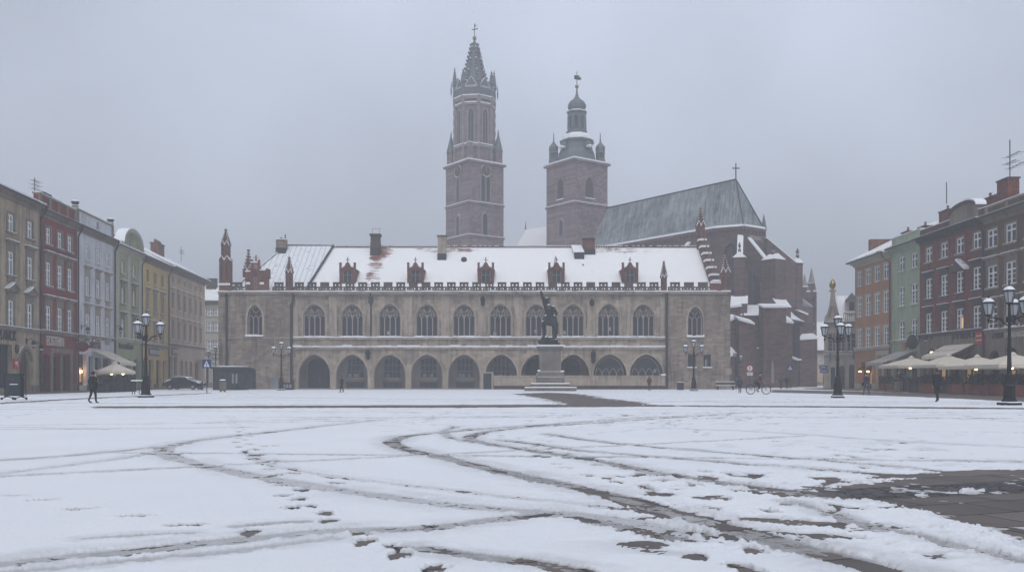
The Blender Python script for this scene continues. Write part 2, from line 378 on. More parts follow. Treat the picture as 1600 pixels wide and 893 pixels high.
def panel(mb, U0, U1, Z0, Z1, ops, y=0.0, m=None, rm=None):
    """flat wall piece with real openings and reveals. op: dict(u0,u1,z0,z1,arch,zs,dep)"""
    ops = sorted(ops, key=lambda o: o['u0']); c = U0
    for o in ops:
        u0, u1, z0, z1 = o['u0'], o['u1'], o['z0'], o['z1']; dep = o.get('dep', 0.2); k = o.get('arch')
        if u0 > c: mb.quad((c, y, Z0), (u0, y, Z0), (u0, y, Z1), (c, y, Z1), m)
        if z0 > Z0: mb.quad((u0, y, Z0), (u1, y, Z0), (u1, y, z0), (u0, y, z0), m)
        if k: pts = arch_pts(u0, u1, o['zs'], z1, k)
        else: pts = [(u0, z1), (u1, z1)]
        for (a, za), (b, zb) in zip(pts, pts[1:]):
            mb.quad((a, y, za), (b, y, zb), (b, y, Z1), (a, y, Z1), m)
            mb.quad((a, y, za), (a, y + dep, za), (b, y + dep, zb), (b, y, zb), rm or m)
        zl = pts[0][1]
        mb.quad((u0, y, z0), (u0, y, zl), (u0, y + dep, zl), (u0, y + dep, z0), rm or m)
        mb.quad((u1, y, zl), (u1, y, z0), (u1, y + dep, z0), (u1, y + dep, zl), rm or m)
        mb.quad((u0, y, z0), (u0, y + dep, z0), (u1, y + dep, z0), (u1, y, z0), rm or m)
        c = u1
    if c < U1: mb.quad((c, y, Z0), (U1, y, Z0), (U1, y, Z1), (c, y, Z1), m)

def text_mesh(name, body, size, mat, parent, loc, ext=0.03, rot=(math.pi / 2, 0, 0), align='CENTER', shear=0.0, sx=1.0):
    cu = bpy.data.curves.new('lettering', 'FONT'); cu.body = body; cu.size = size; cu.extrude = ext; cu.align_x = align; cu.shear = shear
    t = bpy.data.objects.new('lettering', cu); COL.objects.link(t)
    bpy.context.view_layer.update()
    me = bpy.data.meshes.new_from_object(t.evaluated_get(bpy.context.evaluated_depsgraph_get()))
    bpy.data.objects.remove(t); me.materials.clear(); me.materials.append(mat); me.name = name
    o = link(name, me, parent, loc); o.rotation_euler = rot; o.scale = (sx, 1, 1)
    return o
# ------------------------------------------------------------------ ground and snow
def hash2(ix, iy, seed):
    h = (ix.astype(np.int64) * 374761393 + iy.astype(np.int64) * 668265263 + seed * 1442695041) & 0xffffffff
    h = ((h ^ (h >> 13)) * 1274126177) & 0xffffffff
    return ((h ^ (h >> 16)) & 0xffff) / 65535.0
def vnoise(x, y, seed=0):
    ix = np.floor(x); iy = np.floor(y); fx = x - ix; fy = y - iy
    fx = fx * fx * (3 - 2 * fx); fy = fy * fy * (3 - 2 * fy)
    a = hash2(ix, iy, seed); b = hash2(ix + 1, iy, seed); c = hash2(ix, iy + 1, seed); d = hash2(ix + 1, iy + 1, seed)
    return a + (b - a) * fx + (c - a) * fy + (a - b - c + d) * fx * fy
def fbm(x, y, oct=4, seed=0):
    s = 0; t = 0; a = 1.0
    for k in range(oct):
        s = s + a * vnoise(x * 2 ** k, y * 2 ** k, seed + k); t += a; a *= 0.55
    return s / t
def sstep(e0, e1, x):
    t = np.clip((x - e0) / (e1 - e0), 0, 1); return t * t * (3 - 2 * t)

def pave_mat():
    g = N('wet_paving'); v = g.pos(); x, y, z = g.xyz(v)
    bt = g.n('TexBrick'); bt.offset = 0.5
    rot = g.comb(g.math('ADD', g.math('MULTIPLY', x, 0.94), g.math('MULTIPLY', y, 0.34)), g.math('SUBTRACT', g.math('MULTIPLY', y, 0.94), g.math('MULTIPLY', x, 0.34)), 0.0)
    g.l(rot, bt.inputs['Vector']); bt.inputs['Scale'].default_value = 1.0
    bt.inputs['Brick Width'].default_value = 0.95; bt.inputs['Row Height'].default_value = 0.62; bt.inputs['Mortar Size'].default_value = 0.014
    bt.inputs['Color1'].default_value = (1.15, 1.1, 1.08, 1); bt.inputs['Color2'].default_value = (0.7, 0.7, 0.72, 1); bt.inputs['Mortar'].default_value = (0.10, 0.10, 0.10, 1)
    c = g.mix(g.noise(v, 2.2, 5), (0.090, 0.078, 0.070), (0.165, 0.146, 0.133))
    c = g.mul(1.0, c, bt.outputs['Color'])
    n = g.noise(v, 30, 4)
    # small sett cobbles in the gutter band
    vo = g.n('TexVoronoi'); vo.feature = 'DISTANCE_TO_EDGE'; g.l(v, vo.inputs['Vector']); vo.inputs['Scale'].default_value = 7.0
    cob = g.ramp(vo.outputs['Distance'], 0.0, 0.10)
    band = g.math('MULTIPLY', g.ramp(g.math('ABSOLUTE', g.math('SUBTRACT', g.math('ADD', y, g.math('MULTIPLY', x, -0.28)), 8.55)), 0.50, 0.42), g.ramp(x, 3.1, 3.5))
    c = g.mix(band, c, g.mul(1.0, g.mix(cob, (0.012, 0.012, 0.013), (0.085, 0.082, 0.088)), bt.outputs['Color']))
    h = g.math('ADD', g.math('MULTIPLY', g.math('SUBTRACT', 1.0, bt.outputs['Fac']), 0.8), g.math('MULTIPLY', n, 0.35))
    h = g.math('ADD', h, g.math('MULTIPLY', g.math('MULTIPLY', cob, band), 1.2))
    r = g.math('ADD', 0.42, g.math('MULTIPLY', g.noise(v, 1.7, 4), 0.4))
    return g.bsdf(c, r, g.bump(h, 0.7, 0.02), spec=0.4)
def ground_snow_mat():
    g = N('plaza_snow'); v = g.pos()
    at = g.n('Attribute', attribute_name='slush').outputs['Fac']
    base = g.mix(g.noise(v, 0.5, 5), (0.75, 0.795, 0.865), (0.855, 0.88, 0.92))
    grit = g.ramp(g.noise(v, 30.0, 3, 0.75), 0.70, 0.76)
    base = g.mix(g.math('MULTIPLY', grit, 0.5), base, (0.30, 0.28, 0.26))
    n = g.math('MULTIPLY', at, g.math('ADD', 0.45, g.math('MULTIPLY', g.noise(v, 9.0, 5, 0.65), 0.9)), clamp=True)
    c = g.mix(n, base, (0.21, 0.20, 0.195))
    h = g.math('ADD', g.noise(v, 14, 7, 0.75), g.math('MULTIPLY', g.noise(v, 95, 3, 0.7), 0.45))
    r = g.math('SUBTRACT', 0.75, g.math('MULTIPLY', at, 0.3))
    return g.bsdf(c, r, g.bump(h, 0.6, 0.024), spec=0.3)
M_PAVE = pave_mat(); M_GSNOW = ground_snow_mat()

b = MB(M_PAVE); b.quad((-695, -295, 0), (695, -295, 0), (695, 895, 0), (-695, 895, 0)); o = b.build('ground'); tag(o, None, None, kind='structure')

def GP(pts): return [G(a, c) for a, c in pts]
def smooth(pts, n=8):
    P = np.array(pts, float); P = np.vstack([2 * P[0] - P[1], P, 2 * P[-1] - P[-2]]); out = []
    for i in range(1, len(P) - 2):
        p0, p1, p2, p3 = P[i - 1:i + 3]
        for t in np.linspace(0, 1, n, endpoint=False):
            out.append(0.5 * ((2 * p1) + (-p0 + p2) * t + (2 * p0 - 5 * p1 + 4 * p2 - p3) * t * t + (-p0 + 3 * p1 - 3 * p2 + p3) * t ** 3))
    out.append(P[-2]); return np.array(out)

# wheel tracks: pixel path on the ground, width (m), depth (m), slush 0..1
TRACKS = [
 ([(1060,650),(960,656),(860,663),(760,670),(690,676),(640,681),(618,687),(614,693),(630,701),(680,713),(740,727),(800,741),(870,756),(950,774),(1020,794),(1080,811),(1150,829),(1230,851),(1330,879),(1420,905)], .30, .046, .95),
 ([(1180,644),(1060,652),(960,659),(860,665),(790,671),(750,677),(734,683),(744,690),(790,698),(860,709),(940,722),(1020,738),(1090,750),(1150,758),(1230,768),(1320,780)], .26, .044, .9),
 ([(720,666),(700,671),(694,677),(705,684),(730,690)], .22, .035, .55),
 ([(600,656),(520,664),(450,672),(370,681),(300,690),(262,699),(256,706),(270,715),(310,726),(370,739),(440,752),(520,765),(600,776),(700,789),(800,798),(870,803),(960,813),(1060,832)], .30, .036, .60),
 ([(390,708),(420,726),(470,737),(530,746),(600,755),(700,766),(780,776),(850,783),(940,792)], .20, .026, .35),
 ([(-80,896),(0,884),(100,872),(220,861),(330,849),(420,840),(500,832),(560,829),(640,828),(720,820),(800,810),(860,803)], .26, .040, .72),
 ([(-60,905),(100,889),(250,874),(370,862),(450,852),(520,843)], .10, .020, .25),
 ([(-60,748),(0,741),(90,730),(180,718),(255,706)], .20, .030, .45),
 ([(-60,726),(0,720),(100,713),(200,704),(255,699)], .16, .026, .35),
 ([(780,688),(840,695),(900,704),(990,712),(1100,721),(1200,729),(1300,736),(1380,741)], .13, .034, .6),
 ([(850,678),(925,689),(1000,697),(1100,706),(1200,713),(1330,724),(1420,732),(1520,741)], .12, .030, .5),
 ([(660,858),(720,867),(760,872),(830,880),(900,893)], .12, .028, .5),
 ([(1240,786),(1320,813),(1420,836),(1500,856),(1620,884)], .10, .026, .4),
 ([(1300,800),(1380,826),(1470,848),(1560,866)], .07, .016, .2),
 ([(370,824),(420,819),(475,816)], .08, .020, .35),
 ([(140,843),(200,839),(300,834)], .07, .018, .3),
 ([(900,809),(980,826),(1060,843)], .12, .034, .6),
 ([(330,660),(500,655),(700,652),(900,648)], .14, .024, .3),
 ([(0,668),(200,670),(400,668)], .12, .012, .15),
 ([(1000,668),(1200,676),(1400,690),(1600,700)], .12, .012, .15),
 ([(900,642),(1100,640),(1300,646),(1620,660)], .3, .02, .3),
 ([(1080,648),(1250,652),(1420,650),(1620,644)], .3, .02, .25),
]
STEPS = [(25,776),(73,783),(131,797),(212,808),(291,822),(392,833),(385,705),(395,711),(404,704),(413,698),(430,697),(394,717),(410,726),(420,721),(421,735),(431,743),(426,755),(441,760),(471,767),(443,776),(468,781),(457,795),(484,792),(509,803),(513,815),(562,836),(572,848),(620,857),(624,868),(680,890),(1085,871),(1178,861),(1160,889),(1175,897),(1093,835),
 (846,688),(860,690),(828,700),(840,712),(852,715),(872,726),(884,732),(918,744),(952,748),(962,754),(1000,760),(1010,764),(1040,752),(1100,738),(1180,742),
 (1285,700),(1300,704),(1312,707),(1335,706),(1350,707),(1360,697),(1372,690),(1386,695),(1400,688),(1410,692),(1425,686),(1440,690),(1480,683),(1500,680),(1530,679),(1560,676),(1310,712),(1330,714),(1345,700),(1290,717),(1212,690),(1240,694),(1250,690),
 (1180,770),(1210,764),(1230,790),(1200,800),(1270,770),(1250,815),(1300,790),(1130,780),(1110,795)]

def seg_dist(X, Y, P):
    """distance to a polyline, only near it"""
    D = np.full(X.shape, 9.0); S = np.zeros(X.shape); acc = 0.0
    for (ax, ay), (bx, by) in zip(P, P[1:]):
        lo, hi = min(ay, by) - .8, max(ay, by) + .8
        r0, r1 = np.searchsorted(ROWD, lo), np.searchsorted(ROWD, hi)
        if r1 <= r0: continue
        xs = X[r0:r1]; ys = Y[r0:r1]
        vx, vy = bx - ax, by - ay; L2 = vx * vx + vy * vy + 1e-9
        t = np.clip(((xs - ax) * vx + (ys - ay) * vy) / L2, 0, 1)
        d = np.hypot(xs - ax - t * vx, ys - ay - t * vy)
        m = d < D[r0:r1]
        D[r0:r1][m] = d[m]; S[r0:r1][m] = acc + (t * math.sqrt(L2))[m]
        acc += math.sqrt(L2)
    return D, S

rows = [3.0]
while rows[-1] < 190: rows.append(rows[-1] * (1.0036 if rows[-1] < 40 else 1.006))
ROWD = np.array(rows)
ts = np.concatenate([np.linspace(-3.6, -.75, 14)[:-1], np.linspace(-.75, -.60, 30)[:-1], np.linspace(-.60, .60, 1150), np.linspace(.60, .75, 30)[1:], np.linspace(.75, 3.6, 14)[1:]])
Yg = np.repeat(ROWD[:, None], len(ts), 1); Xg = ROWD[:, None] * ts[None, :]
n_lo = fbm(Xg * .35, Yg * .35, 4, 3); n_mid = fbm(Xg * 2.3, Yg * 2.3, 4, 11); n_hi = fbm(Xg * 11, Yg * 11, 3, 23); n_vh = vnoise(Xg * 34, Yg * 34, 31)
n_x = vnoise(Xg * 70, Yg * 70, 37)
H = .019 + .014 * (n_lo - .5) + .008 * (n_mid - .5) + .0045 * (n_hi - .5) + .0025 * (n_vh - .5)
slush = np.zeros_like(H); lump = np.zeros_like(H)
# trampled, broken snow on the right-hand middle ground
def blob(px, py, rx, ry):
    x0, y0 = G(px, py); return np.exp(-(((Xg - x0) / rx) ** 2 + ((Yg - y0) / ry) ** 2))
tramp = np.clip(blob(1230, 775, 1.8, 1.7) + .9 * blob(1120, 815, 1.0, .8) + .9 * blob(1330, 745, 2.4, 1.5) + .8 * blob(1290, 850, 1.1, .6) + .7 * blob(1090, 850, .5, .5)
                + .5 * blob(1120, 760, 1.6, 1.6) + .55 * blob(1350, 704, 3.0, 2.6) + .45 * blob(900, 662, 5.5, 3.0) + .6 * blob(1150, 648, 14, 4.5) + .3 * blob(1450, 655, 8, 5) + .25 * blob(620, 650, 6, 4) + .5 * blob(1480, 850, 1.1, .5), 0, 1)
H += tramp * (.028 * (n_mid - .45) + .024 * (n_hi - .5) + .012 * (n_vh - .5) + .003 * (n_x - .5))
hole = sstep(.56, .68, fbm(Xg * 2.1 + 5, Yg * 3.2, 4, 47)) * tramp
H -= hole * .034; slush = np.maximum(slush, hole * .55)
rt = random.Random(5)
for k in range(30):                                    # faint crossing tyre lines over the middle of the square
    x, y = rt.uniform(-26, 26), rt.uniform(13, 60); a = rt.gauss(0, .28) + (math.pi if rt.random() < .5 else 0); cv = rt.gauss(0, .012); P = []
    for j in range(14):
        P.append((x, y)); x += 2.2 * math.cos(a); y = max(9.5, y + 2.2 * math.sin(a)); a += cv * 2.2
    TRACKS.append((P, rt.uniform(.07, .13), rt.uniform(.022, .036), rt.uniform(.5, .9)))
for k in range(40):                                    # people who crossed on foot
    x, y = rt.uniform(-24, 26), rt.uniform(11, 62); a = rt.uniform(0, 6.283)
    for j in range(rt.randint(10, 34)):
        s_ = .09 * (1 if j % 2 else -1); STEPS.append((x - s_ * math.sin(a), y + s_ * math.cos(a), a)); x += .62 * math.cos(a); y += .62 * math.sin(a); a += rt.gauss(0, .06)
for path, wd, dp, sl in TRACKS:
    wd *= 1.22
    if wd < .24: wd *= 1.5; sl = min(1.0, sl * 1.5 + .25); dp *= .85
    P = smooth(GP(path) if path[0][1] > 600 else path)
    D, S = seg_dist(Xg, Yg, P)
    wob = (n_mid - .5) * .17 + (n_hi - .5) * .11 + (n_vh - .5) * .06 + (n_x - .5) * .035
    e = D + wob * (.7 if wd > .15 else .45)
    inn = 1 - sstep(wd * .36, wd * .62, e)
    along = .62 + .75 * fbm(S * 1.6, D * 3.0, 3, 61)
    H -= inn * dp * .72 * np.clip(along, .35, 1.2)
    cov = sstep(sl * .44 - .04, sl * .44 + .10, fbm(S * 2.2 + 7, D * 5, 3, 91)); H = np.where(inn > .3, np.maximum(H, cov * .008 - .006), H)
    H += inn * (.008 * (n_hi - .5) + .006 * (n_vh - .5))
    slush = np.maximum(slush, (1 - sstep(wd * .5, wd * 1.7, D + (n_hi - .5) * .2)) * sl * .42 * np.clip(n_mid * 1.8 - .35, 0, 1))
    berm = np.exp(-((D - wd * .78) / (wd * .30 + .02)) ** 2) * (.25 + 1.5 * np.clip(n_mid - .35, 0, 1)) * np.clip(n_hi * 1.6 - .2, .2, 1.4)
    H += berm * min(.012, dp * .3) * (.55 + .9 * n_vh); H += berm * np.clip(n_vh - .62, 0, 1) * .022
    slush = np.maximum(slush, inn * sl * np.clip(along * 1.05 - .12, 0, 1))
for k, sp_ in enumerate(STEPS):
    px, py = sp_[:2]; x0, y0 = G(px, py) if len(sp_) == 2 else (px, py)
    if y0 < 4: continue
    r0, r1 = np.searchsorted(ROWD, y0 - .6), np.searchsorted(ROWD, y0 + .6)
    xs = Xg[r0:r1]; ys = Yg[r0:r1]
    a = (.5 if px < 340 else 1.1) * math.pi / 2 + random.uniform(-.3, .3) if px > 340 else .35
    if len(sp_) == 3: a = sp_[2]
    dx, dy = xs - x0, ys - y0
    p = dx * math.cos(a) + dy * math.sin(a); q = -dx * math.sin(a) + dy * math.cos(a)
    d = np.sqrt((p / .165) ** 2 + (q / .088) ** 2) + (n_hi[r0:r1] - .5) * .9 + (n_vh[r0:r1] - .5) * .5
    inn = 1 - sstep(.72, 1.08, d)
    H[r0:r1] -= inn * (.036 if len(sp_) == 2 else .022); H[r0:r1] += np.exp(-((d - 1.35) / .3) ** 2) * .007 * n_hi[r0:r1] * 1.5
    slush[r0:r1] = np.maximum(slush[r0:r1], inn * .95)
# places where the paving lies bare
def poly_in(pts):
    P = GP(pts); ins = np.zeros(Xg.shape, bool); n = len(P)
    for i in range(n):
        (x1, y1), (x2, y2) = P[i], P[(i + 1) % n]
        if y1 == y2: continue
        c = ((Yg < y1) != (Yg < y2)) & (Xg < (x2 - x1) * (Yg - y1) / (y2 - y1) + x1)
        ins ^= c
    return ins
def edge_dist(pts):
    P = GP(pts + [pts[0]]); dens = []
    for (ax, ay), (bx, by) in zip(P, P[1:]):
        m = max(1, int(math.hypot(bx - ax, by - ay) / 3)); dens += [(ax + (bx - ax) * i / m, ay + (by - ay) * i / m) for i in range(m)]
    return seg_dist(Xg, Yg, dens + [P[-1]])[0]
BARE = [([(1262,770),(1330,760),(1410,752),(1500,742),(1560,738),(1660,733),(1700,900),(1600,845),(1540,828),(1470,812),(1400,790),(1360,781),(1310,778)], .24, 1.0),
        ([(800,615),(855,613),(905,615),(950,622),(1010,630),(1010,635),(885,635),(850,624)], .8, .85),
        ([(150,634.5),(500,633),(870,631.5),(1060,632.5),(1060,635.5),(860,636.5),(500,637.5),(150,638)], .35, .8),
        ([(1060,633),(1300,634),(1620,637),(1620,640),(1300,637),(1060,635.5)], .35, .45),
        ([(1205,608.5),(1330,610.5),(1460,614.3),(1640,620),(1640,630),(1460,621),(1330,616.3),(1205,613)], .35, .9),
        ([(-40,631),(120,622),(230,617.5),(330,613.5),(330,614.6),(230,619),(120,624),(-40,633.5)], .25, .7)]
for pts, soft, amt in BARE:
    ins = poly_in(pts); d = edge_dist(pts) * np.where(ins, 1, -1) + (n_mid - .5) * soft * 2.2 + (n_hi - .5) * soft * 1.3 + (n_vh - .5) * soft * .9 + (fbm(Xg * .9, Yg * .9, 3, 71) - .5) * soft * 1.5
    k = sstep(-soft * .6, soft * .6, d)
    frag = 1 - (1 - amt) * sstep(.45, .6, n_mid)
    rem = sstep(.67, .75, fbm(Xg * 2.6 + 3, Yg * 3.4, 4, 97)) * k * (soft < .3)
    H -= k * frag * .085; H = np.where(rem > .3, np.maximum(H, .001 + .008 * rem * n_hi), H); slush = np.maximum(slush, np.clip(k * 1.3, 0, 1) * .6 * frag)
    H += np.exp(-((d + soft * .5) / (soft * .6)) ** 2) * .02 * n_hi
# little ridges of snow left along the gutter in the bare corner
for path in ([(1352,779),(1450,773),(1530,768),(1640,760)], [(1310,768),(1400,761),(1500,752),(1640,742)]):
    D, S = seg_dist(Xg, Yg, smooth(GP(path)))
    r = np.exp(-(D / .055) ** 2) * np.clip(fbm(S * 3, D, 3, 83) * 3.0 - .9, 0, 1); H += r * .06 * np.clip(n_hi * 1.5 - .35, 0, 1) * (.5 + n_vh); slush = slush * (1 - np.clip(r * .8, 0, 1))
D0, S0 = seg_dist(Xg, Yg, smooth(GP([(1362,748),(1450,742),(1560,737),(1640,734)])))
H -= np.exp(-(D0 / .25) ** 2) * .03
H = np.clip(H, -.03, .16)
nr, nc = H.shape
co = np.stack([Xg, Yg, H], -1).reshape(-1, 3).astype(np.float32)
idx = (np.arange(nr - 1)[:, None] * nc + np.arange(nc - 1)[None, :]).ravel()
quads = np.stack([idx, idx + 1, idx + nc + 1, idx + nc], -1).astype(np.int32)
# around and behind the camera: one plain apron
ex = np.array([(-10.8, 3.0, .02), (10.8, 3.0, .02), (60, -60, .02), (-60, -60, .02), (-684, 190, .02), (684, 190, .02), (690, 890, .02), (-690, 890, .02)], np.float32)
b0 = len(co); co = np.vstack([co, ex]); quads = np.vstack([quads, np.array([(b0 + 3, b0 + 2, b0 + 1, b0), (b0 + 4, b0 + 5, b0 + 6, b0 + 7)], np.int32)])
me = bpy.data.meshes.new('snow_cover'); me.vertices.add(len(co)); me.vertices.foreach_set('co', co.ravel())
me.loops.add(quads.size); me.loops.foreach_set('vertex_index', quads.ravel())
me.polygons.add(len(quads)); me.polygons.foreach_set('loop_start', np.arange(0, quads.size, 4, dtype=np.int32))
me.polygons.foreach_set('use_smooth', np.ones(len(quads), bool)); me.update(calc_edges=True)
at = me.attributes.new('slush', 'FLOAT', 'POINT'); at.data.foreach_set('value', np.concatenate([slush.ravel(), np.zeros(8)]).astype(np.float32))
me.materials.append(M_GSNOW)
tag(link('snow_cover', me), None, None, kind='structure')
del n_x, Xg, Yg, n_lo, n_mid, n_hi, n_vh, tramp, hole, D0, S0
# ------------------------------------------------------------------ town houses
WCACHE = {}
def win_meshes(w, h, st):
    key = (round(w, 2), round(h, 2), st['id'])
    if key in WCACHE: return WCACHE[key]
    dep = st.get('dep', .22); sm = st.get('sur', M_STONE); sw = st.get('sw', .16); fr = st.get('frame', M_WHITE)
    a = MB(sm)
    if sw:
        pr = st.get('proud', .06)
        a.box(-sw, 0, -pr, .02, 0, h); a.box(w, w + sw, -pr, .02, 0, h); a.box(-sw, w + sw, -pr, .02, h + .002, h + sw)
    if st.get('sill', True):
        a.box(-sw - .08, w + sw + .08, -.17, .05, -.16, -.002)
        a.box(-sw - .07, w + sw + .07, -.16, -.07, 0.0, .035, M_SNOW)
        if st.get('apron'): a.box(-sw * .4, w + sw * .4, -.07, .02, -.62, -.162)
    hood = st.get('hood')
    if hood:
        hz = h + sw + st.get('frieze', .30)
        if st.get('frieze', .3): a.box(-sw, w + sw, -.08, .02, h + sw + .002, hz)
        a.box(-sw - .18, w + sw + .18, -.32, .02, hz + .002, hz + .15)
        a.box(-sw - .10, w + sw + .10, -.22, .02, hz - .09, hz)
        if hood == 'flat': a.box(-sw - .19, w + sw + .19, -.33, -.02, hz + .152, hz + .21, M_SNOW)
        else:
            x0, x1 = -sw - .2, w + sw + .2; c = (x0 + x1) / 2
            a.prism([(x0, hz + .152), (x1, hz + .152), (c, hz + .62)], -.26, .02)
            a.prism([(x0 - .05, hz + .16), (x0 - .05, hz + .25), (c, hz + .78), (c, hz + .63)], -.36, .02, M_SNOW)
            a.prism([(x1 + .05, hz + .25), (x1 + .05, hz + .16), (c, hz + .63), (c, hz + .78)], -.36, .02)
    f = MB(fr); y0, y1 = dep - .12, dep - .05; t = st.get('ft', .12)
    f.box(.0, t, y0, y1, 0, h); f.box(w - t, w, y0, y1, 0, h); f.box(t, w - t, y0, y1, 0, t); f.box(t, w - t, y0, y1, h - t, h)
    c = w / 2; f.box(c - .075, c + .075, y0 - .012, y1 - .004, t, h - t)
    tz = h * (.66 if h > 1.6 else .60)
    f.box(t, c - .075, y0 - .008, y1 - .004, tz - .06, tz + .06); f.box(c + .075, w - t, y0 - .008, y1 - .004, tz - .06, tz + .06)
    if h > 1.9:
        for zz in (tz * .36, tz * .69):
            f.box(t, c - .075, y0 + .015, y1 - .01, zz - .025, zz + .025); f.box(c + .075, w - t, y0 + .015, y1 - .01, zz - .025, zz + .025)
    g = MB(st.get('glass', M_GLASS)); g.box(.01, w - .01, dep - .045, dep + .01, .01, h - .01)
    if st.get('curtain'):
        for x0, x1 in ((.09, w * .36), (w * .62, w - .09)): g.box(x0, x1, dep - .052, dep - .046, .1, h - .1, M_CURTAIN)
    def mk(mb, n):
        ob = mb.build(n); m_ = ob.data; bpy.data.objects.remove(ob); return m_
    WCACHE[key] = (mk(a, 'window') if a.v else None, mk(f, 'sash'), mk(g, 'pane')); return WCACHE[key]

def put_window(root, u, z, w, h, st, y=0.0, rz=0.0, lit=None):
    a, f, g = win_meshes(w, h, st)
    o = link('window', a if a else f, root, (u, y, z), rz)
    if a: link('sash', f, o)
    p = link('pane', g, o)
    if lit:
        l = MB(lit); l.box(w * .58, w - .13, st.get('dep', .2) - .055, st.get('dep', .2) - .047, .12, h * .58); l.build('lit_pane', o)
    return o

def door(root, u0, u1, z1, dep, kind='door', arch=None, zs=None, mat=None):
    """joinery that closes a ground-floor opening: plank or glazed door, or a shop window"""
    w = u1 - u0; mat = mat or (M_OAK if kind == 'door' else M_DARKFR)
    pts = arch_pts(0.0, w, zs, z1, arch) if arch else [(0, z1), (w, z1)]
    a = MB(mat)
    out = [(0, 0)] + [(w, 0)] + [(p, q) for p, q in reversed(pts)]
    if kind == 'door':
        a.prism(out, dep - .1, dep + .02)
        top = zs if arch else z1
        for k in range(2):
            x0 = w * (.06 + .47 * k); x1 = w * (.47 + .47 * k)
            for za, zb in ((.15, top * .42), (top * .48, top * .93)):
                a.box(x0, x0 + .07, dep - .14, dep - .1, za, zb); a.box(x1 - .07, x1, dep - .14, dep - .1, za, zb)
                a.box(x0 + .07, x1 - .07, dep - .14, dep - .1, za, za + .07); a.box(x0 + .07, x1 - .07, dep - .14, dep - .1, zb - .07, zb)
        o = a.build('door', root, loc=(u0, 0, 0))
        h = MB(M_STEEL); h.tube([(w * .5 + .09, dep - .15, 1.0), (w * .5 + .09, dep - .15, 1.22)], .02, 6); h.build('handle', o)
    else:
        t = .07; st = .0 if kind == 'shopdoor' else .45
        if st: a.box(0, w, dep - .14, dep, 0, st)
        top = zs if arch else z1; lit = kind == 'shoplit'; kind = 'shop' if lit else kind
        n = max(2, int(round(w / 1.0))) if kind == 'shop' else 2
        for k in range(n + 1):
            x = min(max(0, k * w / n - t / 2), w - t); a.box(x, x + t, dep - .1, dep - .03, st, top - .002)
        a.box(0, w, dep - .105, dep - .028, top * .70, top * .70 + t); a.box(0, w, dep - .102, dep - .028, top - t, top)
        a.box(0, w, dep - .104, dep - .027, st, st + t)
        o = a.build('shop_window' if kind == 'shop' else 'glazed_door', root, loc=(u0, 0, 0))
        g = MB(M_GLASS); g.prism([(p, max(q, .02)) for p, q in out], dep - .05, dep + .01); g.build('pane', o)
        if lit:
            l = MB(M_LITSHOP)
            for k in range(n): l.box(w * (k + .2) / n, w * (k + .8) / n, dep - .06, dep - .052, st + .2 + .3 * (k % 2), top * .64)
            l.build('lit_display', o)
    return o

